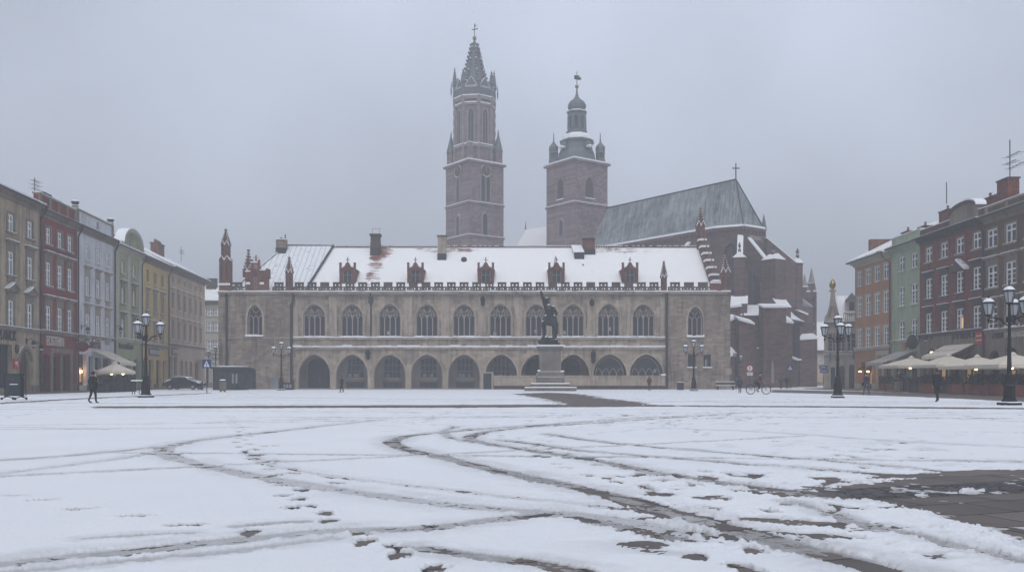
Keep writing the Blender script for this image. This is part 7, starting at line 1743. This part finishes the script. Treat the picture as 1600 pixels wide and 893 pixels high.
# ------------------------------------------------------------------ parked car
cx_, cy_ = G(289, 608.2, .05)
car = thing('parked_car', 'dark hatchback parked below the pale pink corner house', 'car', (cx_, cy_, .05), R(-8))
m = MB(M_CARP)
prof = [(-2.15, .45), (-2.2, .75), (-2.12, .98), (-1.75, 1.12), (-1.15, 1.40), (-.3, 1.47), (.45, 1.40), (1.05, 1.05), (1.75, .90), (2.08, .72), (2.12, .42), (1.75, .25), (-1.8, .25)]
def section(y, k, dz): return [(x * k, y, z if z < 1.0 else 1.0 + (z - 1.0) * dz) for x, z in prof]
secs = [section(-.86, .97, .80), section(-.74, 1.0, 1.0), section(.74, 1.0, 1.0), section(.86, .97, .80)]
def body_sec(y, inset): return [(x, y * (1 - (.18 if z > 1.02 else 0)), z) for x, z in prof]
secs = [[(x * .985, -.85 if z < 1.0 else -.68, z) for x, z in prof], [(x, -.80 if z < 1.0 else -.60, z + (.02 if z > 1.3 else 0)) for x, z in prof], [(x, .80 if z < 1.0 else .60, z + (.02 if z > 1.3 else 0)) for x, z in prof], [(x * .985, .85 if z < 1.0 else .68, z) for x, z in prof]]
n = len(prof); m.add([p for s_ in secs for p in s_], [tuple(range(n)), tuple(range(4 * n - 1, 3 * n - 1, -1))] + [(i * n + k, (i + 1) * n + k, (i + 1) * n + (k + 1) % n, i * n + (k + 1) % n) for i in range(3) for k in range(n)])
m.build('body', car, smooth=False, bevel=.04)
m = MB(M_GLASS)
for sg in (-1, 1):
    ya, yb = sg * .845, sg * .70
    for P in ([(-1.35, 1.03), (-.35, 1.03), (-.35, 1.385), (-1.0, 1.34)], [(-.27, 1.03), (.85, 1.03), (.42, 1.335), (-.27, 1.385)]):
        m.add([(x, ya + (yb - ya) * (z - 1.0) / .47 + sg * .012, z) for x, z in P], [(0, 1, 2, 3)])
m.add([(.56, -.56, 1.355), (1.04, -.72, 1.075), (1.04, .72, 1.075), (.56, .56, 1.355)], [(0, 1, 2, 3)]); m.add([(-1.24, -.56, 1.38), (-1.72, -.7, 1.15), (-1.72, .7, 1.15), (-1.24, .56, 1.38)], [(3, 2, 1, 0)]); m.build('window', car)
for x in (-1.32, 1.35):
    for sg in (-1, 1):
        m = MB(M_RUBBER); m.M = Matrix.Translation((x, sg * .80, .31)) @ Matrix.Rotation(R(90), 4, 'X'); m.lathe([(.20, -.10), (.31, -.09), (.31, .09), (.20, .10)], 18); o = m.build('wheel', car)
        m = MB(M_STEEL); m.M = Matrix.Translation((x, sg * .80, .31)) @ Matrix.Rotation(R(90), 4, 'X'); m.lathe([(.06, -.105), (.19, -.10), (.19, .10), (.06, .105)], 10); m.build('rim', o)
for sg in (-1, 1):
    m = MB(M_MILK); m.box(1.88, 2.09, sg * .62 - .16, sg * .62 + .16, .70, .82); m.build('headlight', car); m = MB(M_REDGL); m.box(-2.18, -2.05, sg * .66 - .12, sg * .66 + .12, .80, 1.0); m.build('tail_light', car)
    m = MB(M_CARP); m.box(.62, .80, sg * .92 - .09, sg * .92 + .09, .98, 1.12); m.build('mirror', car)
m = MB(M_SNOW); m.add([(-1.0, -.5, 1.50), (.4, -.5, 1.44), (.4, .5, 1.44), (-1.0, .5, 1.50)], [(0, 1, 2, 3)]); m.build('roof_snow', car)

# ------------------------------------------------------------------ parasols
def parasol(px, X, wd, yt, yr, label, cloth, bulb=True, group='cafe parasols', n=4, spin=0.0, lamps=1):
    Y = FPX * X / (px - 800); k = FPX / Y; zt, zr = hz_(yt, k), hz_(yr, k); r_ = wd / 2
    root = thing('parasol', label, 'parasol', (X, Y, .02), spin, group)
    m = MB(M_STEEL); m.tube([(0, 0, 0), (0, 0, zt + .05)], .04, 8); m.box(-.35, .35, -.35, .35, -.02, .08, M_IRON); m.build('pole', root)
    m = MB(cloth)
    cor = [(r_ * math.sqrt(2) * math.cos(math.pi / 4 + 2 * math.pi * k_ / 4), r_ * math.sqrt(2) * math.sin(math.pi / 4 + 2 * math.pi * k_ / 4)) for k_ in range(4)] if n == 4 else [(r_ * math.cos(2 * math.pi * k_ / n), r_ * math.sin(2 * math.pi * k_ / n)) for k_ in range(n)]
    N = len(cor); K = 6
    for i in range(N):
        a, c = cor[i], cor[(i + 1) % N]
        for j in range(K):
            t0, t1 = j / K, (j + 1) / K; zz_ = lambda t, m_=0: zt - (zt - zr) * t ** .92 - .06 * math.sin(math.pi * t) * m_
            mid = lambda t: ((a[0] + c[0]) / 2 * t, (a[1] + c[1]) / 2 * t, zz_(t, 1.0))
            A, A2 = (a[0] * t0, a[1] * t0, zz_(t0)), (a[0] * t1, a[1] * t1, zz_(t1)); Cc, C2 = (c[0] * t0, c[1] * t0, zz_(t0)), (c[0] * t1, c[1] * t1, zz_(t1))
            m.add([A, A2, mid(t1), mid(t0)], [(0, 1, 2, 3)]); m.add([mid(t0), mid(t1), C2, Cc], [(0, 1, 2, 3)])
        q_ = 7
        for j in range(q_):
            p0 = [a[d] + (c[d] - a[d]) * j / q_ for d in (0, 1)]; p1 = [a[d] + (c[d] - a[d]) * (j + 1) / q_ for d in (0, 1)]
            m.quad((p0[0], p0[1], zr - .26), (p1[0] * 1.0, p1[1], zr - .26 + .02 * (j % 2)), (p1[0], p1[1], zr), (p0[0], p0[1], zr))
    m.lathe([(.28, zt - .06), (.12, zt + .10), (.02, zt + .16)], 8); o = m.build('canopy', root)
    s_ = o.modifiers.new('thick', 'SOLIDIFY'); s_.thickness = .015
    m = MB(M_OAK)
    for (a, c) in cor: m.tube([(0, 0, zt - .12), (a * .98, c * .98, zr + .01)], .018, 5); m.tube([(0, 0, zt - .75), (a * .5, c * .5, (zt + zr) / 2 - .03)], .015, 5)
    m.build('ribs', root)
    if bulb:
        for j in range(lamps):
            b_ = MB(M_BULB); b_.ball((-.25 + 1.0 * j, -.3, zr - .22), .11, n=8); b_.tube([(-.25 + 1.0 * j, -.3, zr - .1), (-.25 + 1.0 * j, -.3, zr + .3)], .01, 4, M_IRON); b_.build('hanging_bulb', root)
    return root
for px, X, wd, yt, yr, lb in ((1424, 37.2, 4.4, 558, 571, 'cream parasol under the grey awning of the green house, farthest along its row'), (1482, 37.4, 4.2, 555, 570, 'cream parasol below the left part of the cream brick-house awning'),
                          (1527, 37.2, 4.3, 556.5, 572, 'cream parasol below the pipe between brick and brown houses'), (1583, 37.0, 4.8, 553, 570, 'cream parasol behind the tall lamp post by the brown house arches')):
    parasol(px, X, wd, yt, yr, lb, M_CANVAS, True, 'cream parasols on the right-hand terrace')
    if px > 1470:
        pass
parasol(180, -37.4, 3.6, 566.5, 580, 'pale cream eight-sided parasol with warm bulbs before the grey-white house', M_CANVAS, True, None, 8, .2, 2)

# ------------------------------------------------------------------ planters, hedge boxes, tables on the terraces
def foliage(mb, cx, cy, z0, rx, rz, n, size=.13, m_=None):
    for k in range(n):
        a = random.uniform(0, 6.283); u = random.random() ** .6; z = random.random()
        px, py, pz = cx + rx * u * math.cos(a) * (1 - .35 * z), cy + rx * u * math.sin(a) * (1 - .35 * z), z0 + rz * z
        d = Vector((random.gauss(0, 1), random.gauss(0, 1), random.gauss(.3, 1))).normalized(); e = d.cross(Vector((.3, .2, 1))).normalized(); s_ = size * random.uniform(.6, 1.5)
        p = Vector((px, py, pz)); mb.add([tuple(p - d * s_), tuple(p + e * s_ * .4), tuple(p + d * s_), tuple(p - e * s_ * .4)], [(0, 1, 2, 3)], m_)
def planter(x, y, label, kind, group):
    root = thing('planter', label, 'planter', (x, y, .02), 0, group)
    if kind == 'pot':
        m = MB(M_TERRA); m.lathe([(.30, 0), (.42, .62), (.46, .64), (.46, .74), (.38, .74), (.36, .62)], 12); m.build('pot', root)
        m = MB(M_LEAF); foliage(m, 0, 0, .70, .50, .75, 220); m.build('foliage', root)
    elif kind == 'grey':
        m = MB(M_STONEL); m.lathe([(.28, 0), (.42, .85), (.46, .87), (.46, .95), (.36, .95)], 10); m.build('pot', root); m = MB(M_LEAF); foliage(m, 0, 0, .9, .5, .8, 200); m.build('foliage', root)
    else:
        m = MB(M_TERRA if kind == 'box' else M_IRON); m.box(-.42, .42, -.42, .42, 0, .75); m.box(-.46, .46, -.46, .46, .751, .82); m.build('tub', root)
        m = MB(M_LEAF); foliage(m, 0, 0, .80, .62, .70, 260); foliage(m, 0, 0, 1.0, .4, .6, 60, .1, M_TWIG); m.build('foliage', root)
        if random.random() < .6: pass
    return root
TX = 35.0
for px, kind, lb in ((1380, 'pot', 'dark bushy plant in terracotta pot beside the shop door of the orange house'), (1390, 'pot', 'terracotta pot plant between orange house and green house'), (1406, 'grey', 'pale grey tall pot with a shrub below the grey awning'),
                     (1448, 'box', 'evergreen tub left of the black-coated walker'), (1492, 'box', 'evergreen tub beneath the cream awning'), (1520, 'box', 'brownish evergreen tub left of the drainpipe parasol pole'), (1533, 'box', 'terracotta tub directly under the middle terrace bulbs'),
                     (1548, 'box', 'terracotta tub of evergreens below the brown house, left of the tall lamp post'), (1566, 'box', 'terracotta tub of evergreens just left of the tall lamp post'), (1592, 'box', 'terracotta tub of evergreens right of the tall lamp post')):
    X = TX if kind == 'box' else 37.6; planter(X, FPX * X / (px - 800), lb, kind, 'planters along the right-hand terrace')
def screen(x0, x1, X, h_, label, group, plants=True):
    """low dark terrace fence of posts, rails and wicker panels"""
    ya, yb = FPX * X / (x0 - 800), FPX * X / (x1 - 800); root = thing('terrace_fence', label, 'fence', (X, ya, .02), math.atan2(yb - ya, 0), group); L = abs(yb - ya)
    m = MB(M_IRON); n = max(1, round(L / 1.6))
    for k in range(n + 1): m.box(L * k / n - .04, L * k / n + .04, -.04, .04, 0, h_ + .08)
    m.box(0, L, -.03, .03, h_ - .03, h_); m.build('frame', root)
    m = MB(M_DARKFR)
    for k in range(n):
        for j in range(9): z = .08 + (h_ - .15) * j / 9; m.box(L * k / n + .05, L * (k + 1) / n - .05, -.015, .015, z, z + (h_ - .15) / 9 - .018)
    m.build('slats', root)
    if plants:
        m = MB(M_TERRA); m.box(.1, L - .1, .08, .38, h_ * .45, h_ + .02); m.build('flower_box', root); m = MB(M_LEAF)
        for k in range(int(L / .35)): foliage(m, .3 + k * .35, .22, h_, .28, .42, 45, .09, M_LEAF if random.random() < .6 else M_TWIG)
        m.build('foliage', root)
    return root
screen(1412, 1444, 35.6, .95, 'dark slatted terrace fence under the farthest cream parasol', 'fences of the right-hand terrace'); screen(1452, 1489, 35.4, 1.0, 'dark slatted terrace fence with winter plants right of the black-coated walker', 'fences of the right-hand terrace'); screen(1572, 1640, 35.2, 1.0, 'dark terrace fence behind the foot of the tall lamp', 'fences of the right-hand terrace')
def table_set(x, y, label, group):
    root = thing('cafe_table', label, 'table', (x, y, .02), 0, group); m = MB(M_DARKFR); m.lathe([(.42, .72), (.42, .76)], 14); m.build('table_top', root); m = MB(M_IRON); m.lathe([(.26, 0), (.05, .05), (.04, .718)], 8); m.build('leg', root)
def chair(x, y, rz, label, group):
    root = thing('cafe_chair', label, 'chair', (x, y, .02), rz, group)
    for a in (-1, 1):
        for b_ in (-1, 1): m = MB(M_IRON); m.tube([(a * .2, b_ * .2, 0), (a * .18, b_ * .18, .44)], .018, 5); m.build('leg', root)
    m = MB(M_DARKFR); m.box(-.22, .22, -.22, .22, .441, .48); m.build('seat', root); m = MB(M_DARKFR); m.box(-.22, .22, .18, .21, .50, .92); m.build('backrest', root)
k = 0
for px in (1424, 1470, 1500, 1530, 1560, 1600):
    X = 37.6; Y = FPX * X / (px - 800); table_set(X, Y, 'small dark round table under the right-hand terrace parasols', 'terrace tables on the right'); 
    for a in (-1, 1): chair(X + a * .1, Y + a * .75, 0 if a > 0 else math.pi, 'dark cafe chair under the right-hand terrace parasols', 'terrace chairs on the right')
# left terrace
for px, lb in ((160, 'dark tub of brownish shrubs at the front corner of the left terrace'), (171, 'second dark shrub tub from the black padded coat'), (182, 'dark shrub tub below the middle of the pale left parasol'), (193, 'dark shrub tub before the green house letters'), (203, 'dark shrub tub nearest the standing table by the lamp')):
    X = -36.2 - (px - 160) * .012; planter(X, FPX * X / (px - 800), lb, 'tub', 'shrub tubs round the left terrace')
for px in (176, 192):
    X = -37.6; Y = FPX * X / (px - 800); table_set(X, Y, 'small dark round table under the pale left parasol', 'left terrace tables')
    for a in (-1, 1): chair(X + .1 * a, Y + a * .75, 0 if a > 0 else math.pi, 'dark cafe chair under the pale left parasol', 'left terrace chairs')
x, y = G(214, 617); root = thing('standing_table', 'tall grey standing table with snow on top left of the lamp post', 'table', (x, y, .03)); m = MB(M_SIGNWH); m.lathe([(.45, 1.02), (.45, 1.07)], 16); m.lathe([(.44, 1.071), (.36, 1.12)], 16, 0, 0, M_SNOW); m.build('table_top', root)
for a in (-.22, .22):
    for b_ in (-.18, .18): m = MB(M_PIPE); m.tube([(a * 1.2, b_ * 1.2, 0), (a, b_, 1.019)], .025, 6); m.build('leg', root)

# ------------------------------------------------------------------ signs, kiosk, bins, bench, board
def walker_symbol(parent, z, w_):
    m = MB(M_SIGNWH); m.prism([(-w_ * .34, z - w_ * .36), (w_ * .34, z - w_ * .36), (0, z + w_ * .36)], -.036, -.031); o = m.build('triangle', parent)
    m = MB(M_LETTERS); m.ball((0, -.04, z + w_ * .10), w_ * .055, n=6); m.tube([(0, -.04, z + w_ * .05), (0.0, -.04, z - w_ * .12)], w_ * .035, 5); m.tube([(0, -.04, z - w_ * .12), (-w_ * .11, -.04, z - w_ * .30)], w_ * .03, 5); m.tube([(0, -.04, z - w_ * .12), (w_ * .11, -.04, z - w_ * .30)], w_ * .03, 5); m.tube([(-w_ * .10, -.04, z - w_ * .06), (0, -.04, z + w_ * .02), (w_ * .10, -.04, z - w_ * .06)], w_ * .025, 5); m.build('walker_symbol', parent)
def sign(px, py, ytop, kind, label):
    x, y = G(px, py); k = FPX / y; h_ = hz_(ytop, k); root = thing('road_sign', label, 'road sign', (x, y, .02)); m = MB(M_PIPE); m.tube([(0, .03, 0), (0, .03, h_)], .035, 6); m.build('post', root)
    if kind == 'cross':
        w_ = .72; m = MB(M_SIGNBLUE); m.box(-w_ / 2, w_ / 2, -.03, .0, h_ - w_, h_); o = m.build('sign_plate', root); walker_symbol(o, h_ - w_ / 2, w_)
    elif kind == 'round':
        z = h_ - .38; m = MB(M_SIGNRED); c = lambda r_: [(r_ * math.cos(2 * math.pi * j / 24), z + r_ * math.sin(2 * math.pi * j / 24)) for j in range(24)]
        m.prism(c(.38), -.03, 0); m.prism(c(.29), -.036, -.0301, M_SIGNWH); o = m.build('sign_plate', root); m = MB(M_SIGNRED); m.box(-.045, .045, -.045, -.037, z - .2, z + .2); m.prism([(-.14, z + .02), (.14, z + .02), (0, z + .2)], -.048, -.0461); m.build('arrow_symbol', o)
        m = MB(M_SIGNWH); m.box(-.32, .32, -.03, 0, z - .80, z - .45); o = m.build('under_plate', root); m = MB(M_SIGNBLUE); 
        for j in range(2): m.box(-.24, .24 - .1 * j, -.035, -.0301, z - .58 - .13 * j, z - .54 - .13 * j)
        m.build('plate_text', o)
    else:
        m = MB(M_SIGNBLUE); m.box(-.5, .5, -.03, 0, h_ - .42, h_); m.box(-.4, .6, -.031, .001, h_ - .9, h_ - .48); o = m.build('sign_plate', root); m = MB(M_SIGNWH); m.box(-.35, .3, -.036, -.0311, h_ - .24, h_ - .18); m.box(-.25, .4, -.037, -.0311, h_ - .72, h_ - .66); m.build('plate_text', o)
    return root
sign(323, 614.5, 561.5, 'cross', 'blue pedestrian crossing sign on thin post left of the hall'); sign(1234.5, 607.2, 569.5, 'cross', 'blue pedestrian crossing sign before the church wall'); sign(1171.5, 608.4, 570, 'round', 'round red-rimmed road sign on post above the bicycle'); sign(1286.5, 607.3, 571, 'dir', 'dark blue direction sign left of the narrow gabled house')
x0, y0 = G(332.5, 609.2); x1, _ = G(379, 609.2)
kio = thing('kiosk', 'dark teal kiosk with snow on its flat roof against the hall', 'kiosk', (x0, y0, .0)); kw = x1 - x0; kh = hz_(576, FPX / y0)
m = MB(M_TEAL); m.prism([(0.0, 0), (.45, -.7), (kw - .5, -.7), (kw, 0), (kw, 2.2), (0, 2.2)], .03, kh, axis='z'); 
for k in range(9): m.box(.5 + (kw - 1.2) * k / 9, .53 + (kw - 1.2) * k / 9, -.73, -.70, .2, kh - .2)
m.build('body', kio)
m = MB(M_TEAL); m.prism([(-.2, .0), (.35, -.95), (kw - .4, -.95), (kw + .2, 0), (kw + .1, 2.3), (-.1, 2.3)], kh + .001, kh + .22, axis='z'); m.prism([(-.1, .0), (.8, -.9), (kw - .5, -.9), (kw + .1, 0), (kw, 2.2), (0, 2.2)], kh + .221, kh + .34, M_SNOW, axis='z'); m.build('roof', kio)
for xa in (.74, .86):
    m = MB(M_STRIP); m.box(kw * xa - .09, kw * xa + .11, -.745, -.73, .75, kh - .55); m.build('poster_strip', kio)
x, y = G(348, 612.3); root = thing('litter_bin', 'grey slatted litter bin in front of the teal kiosk', 'litter bin', (x, y, .02)); m = MB(M_STONE)
for k in range(10):
    t = 2 * math.pi * k / 10; m.M = Matrix.Rotation(t, 4, 'Z'); m.box(.26, .30, -.07, .07, .12, 1.0)
m.M = None; m.lathe([(.25, .1), (.25, .98)], 10, m=M_DARKFR); m.build('barrel', root); m = MB(M_IRON); m.lathe([(.34, 1.002), (.34, 1.05), (.2, 1.12)], 10); m.lathe([(.32, 1.052), (.19, 1.17)], 10, 0, 0, M_SNOW); m.build('lid', root)
for a in (-.2, .2): m = MB(M_IRON); m.box(a - .05, a + .05, -.05, .05, 0, .1); m.build('foot', root)
x, y = G(1063, 609.6); root = thing('litter_bin', 'dark square litter bin left of the lamp below the small windows', 'litter bin', (x, y, .02)); m = MB(M_DARKFR); m.box(-.33, .33, -.3, .3, .05, .85); m.box(-.35, .35, -.32, .32, .851, .90, M_SNOW)
for k in range(6): m.box(-.32 + k * .115, -.26 + k * .115, -.315, -.30, .08, .82, M_PIPE)
m.build('body', root)
x, y = G(1133.5, 608.9); root = thing('bench', 'dark bench with snowy seat back at the right corner of the hall', 'bench', (x, y, .02))
for a in (-.85, .85): m = MB(M_IRON); m.box(a - .05, a + .05, -.25, .25, 0, .42); m.box(a - .04, a + .04, .18, .26, .421, .88); m.build('leg', root)
m = MB(M_OAK)
for k in range(4): m.box(-1.05, 1.05, -.24 + k * .12, -.15 + k * .12, .422, .46)
m.box(-1.05, 1.05, -.25, .2, .461, .52, M_SNOW); m.build('seat', root); m = MB(M_OAK)
for k in range(3): m.box(-1.05, 1.05, .14, .175, .56 + k * .11, .65 + k * .11)
m.box(-1.06, 1.06, .12, .2, .871, .93, M_SNOW); m.build('backrest', root)
x, y = G(22, 625); root = thing('sign_board', 'dark wheeled advertising board standing on the snow before the beige house', 'sign board', (x, y, .03), R(-14)); m = MB(M_TEAL); m.box(-.52, .52, -.10, .10, .22, 1.42); m.box(-.56, -.521, -.12, .12, .15, 1.48, M_IRON); m.box(.521, .56, -.12, .12, .15, 1.48, M_IRON); m.box(-.52, .52, -.11, .11, 1.421, 1.48, M_IRON); m.build('panel', root)
m = MB(M_LETTERR); m.box(-.28, .1, -.11, -.101, 1.12, 1.22); m.build('panel_mark', root); m = MB(M_SIGNWH); m.box(-.2, .34, -.11, -.101, .86, .91); m.build('panel_text', root)
m = MB(M_OAK)
for a in (-.45, .45): m.tube([(a, -.42, .08), (a, 0, .2), (a, .42, .08)], .03, 5)
m.tube([(.55, 0, 1.35), (.78, 0, 1.2), (.80, 0, .25), (.60, 0, .12)], .025, 5); m.build('trolley_frame', root)
for a in (-.45, .45):
    for b_ in (-.42, .42): m = MB(M_RUBBER); m.M = Matrix.Translation((a, b_, .075)) @ Matrix.Rotation(R(90), 4, 'Y'); m.lathe([(.03, -.03), (.075, -.025), (.075, .025), (.03, .03)], 10); m.M = None; m.build('wheel', root)
# crates by the first arch
x, y = G(450, 608.7); root = thing('storage_box', 'low grey boxes by the pier of the first arcade arch', 'box', (x, y, .02)); m = MB(M_TEAL); m.box(-.55, .6, -.4, .4, 0, .75); m.box(-.58, .63, -.43, .43, .751, .83); m.build('body', root); m = MB(M_STEEL)
for k in range(3): m.box(-.45 + .34 * k, -.20 + .34 * k, -.42, -.401, .2, .6)
m.build('front_panel', root)
# bollards by the corner of the left street
for i, (px, py, lb) in enumerate(((316, 609, 'short dark bollard just left of the blue sign post'), (310, 608.2, 'short dark bollard behind the bonnet of the parked car'))):
    x, y = G(px, py); root = thing('bollard', lb, 'bollard', (x, y, .02), 0, 'bollards at the street corner'); m = MB(M_IRON); m.lathe([(.12, 0), (.10, .1), (.075, .75), (.11, .8), (.08, .92), (.01, .97)], 10); m.build('post', root)

# ------------------------------------------------------------------ pavements in front of the rows
def slab(F, xl, xr, out, z, name):
    ul, ur_ = F.px(xl), F.px(xr); P = [F.A + F.d * ul, F.A + F.d * ur_]; o_ = -F.n * out
    m = MB(M_PAVE); a, b_ = P; c, d = b_ + o_, a + o_
    m.add([(a.x, a.y, z), (b_.x, b_.y, z), (c.x, c.y, z), (d.x, d.y, z), (d.x, d.y, 0), (c.x, c.y, 0)], [(3, 2, 1, 0), (4, 5, 2, 3)]); o = m.build(name); tag(o, None, None, kind='structure')
slab(FL, -75, 320, 2.2, .12, 'pavement'); slab(FR, 1336, 1690, 6.2, .10, 'pavement')

# ------------------------------------------------------------------ falling-snow haze
m = MB(); m.box(-700, 700, -300, 900, -1.0, 72.0); o = m.build('haze')
hm = bpy.data.materials.new('haze'); hm.use_nodes = True; t = hm.node_tree; t.nodes.clear()
oo = t.nodes.new('ShaderNodeOutputMaterial'); pv = t.nodes.new('ShaderNodeVolumePrincipled'); pv.inputs['Color'].default_value = (.64, .66, .70, 1); pv.inputs['Density'].default_value = HAZE_DENSITY; pv.inputs['Anisotropy'].default_value = 0.0
t.links.new(pv.outputs[0], oo.inputs['Volume']); o.data.materials.append(hm); tag(o, None, None, kind='stuff')
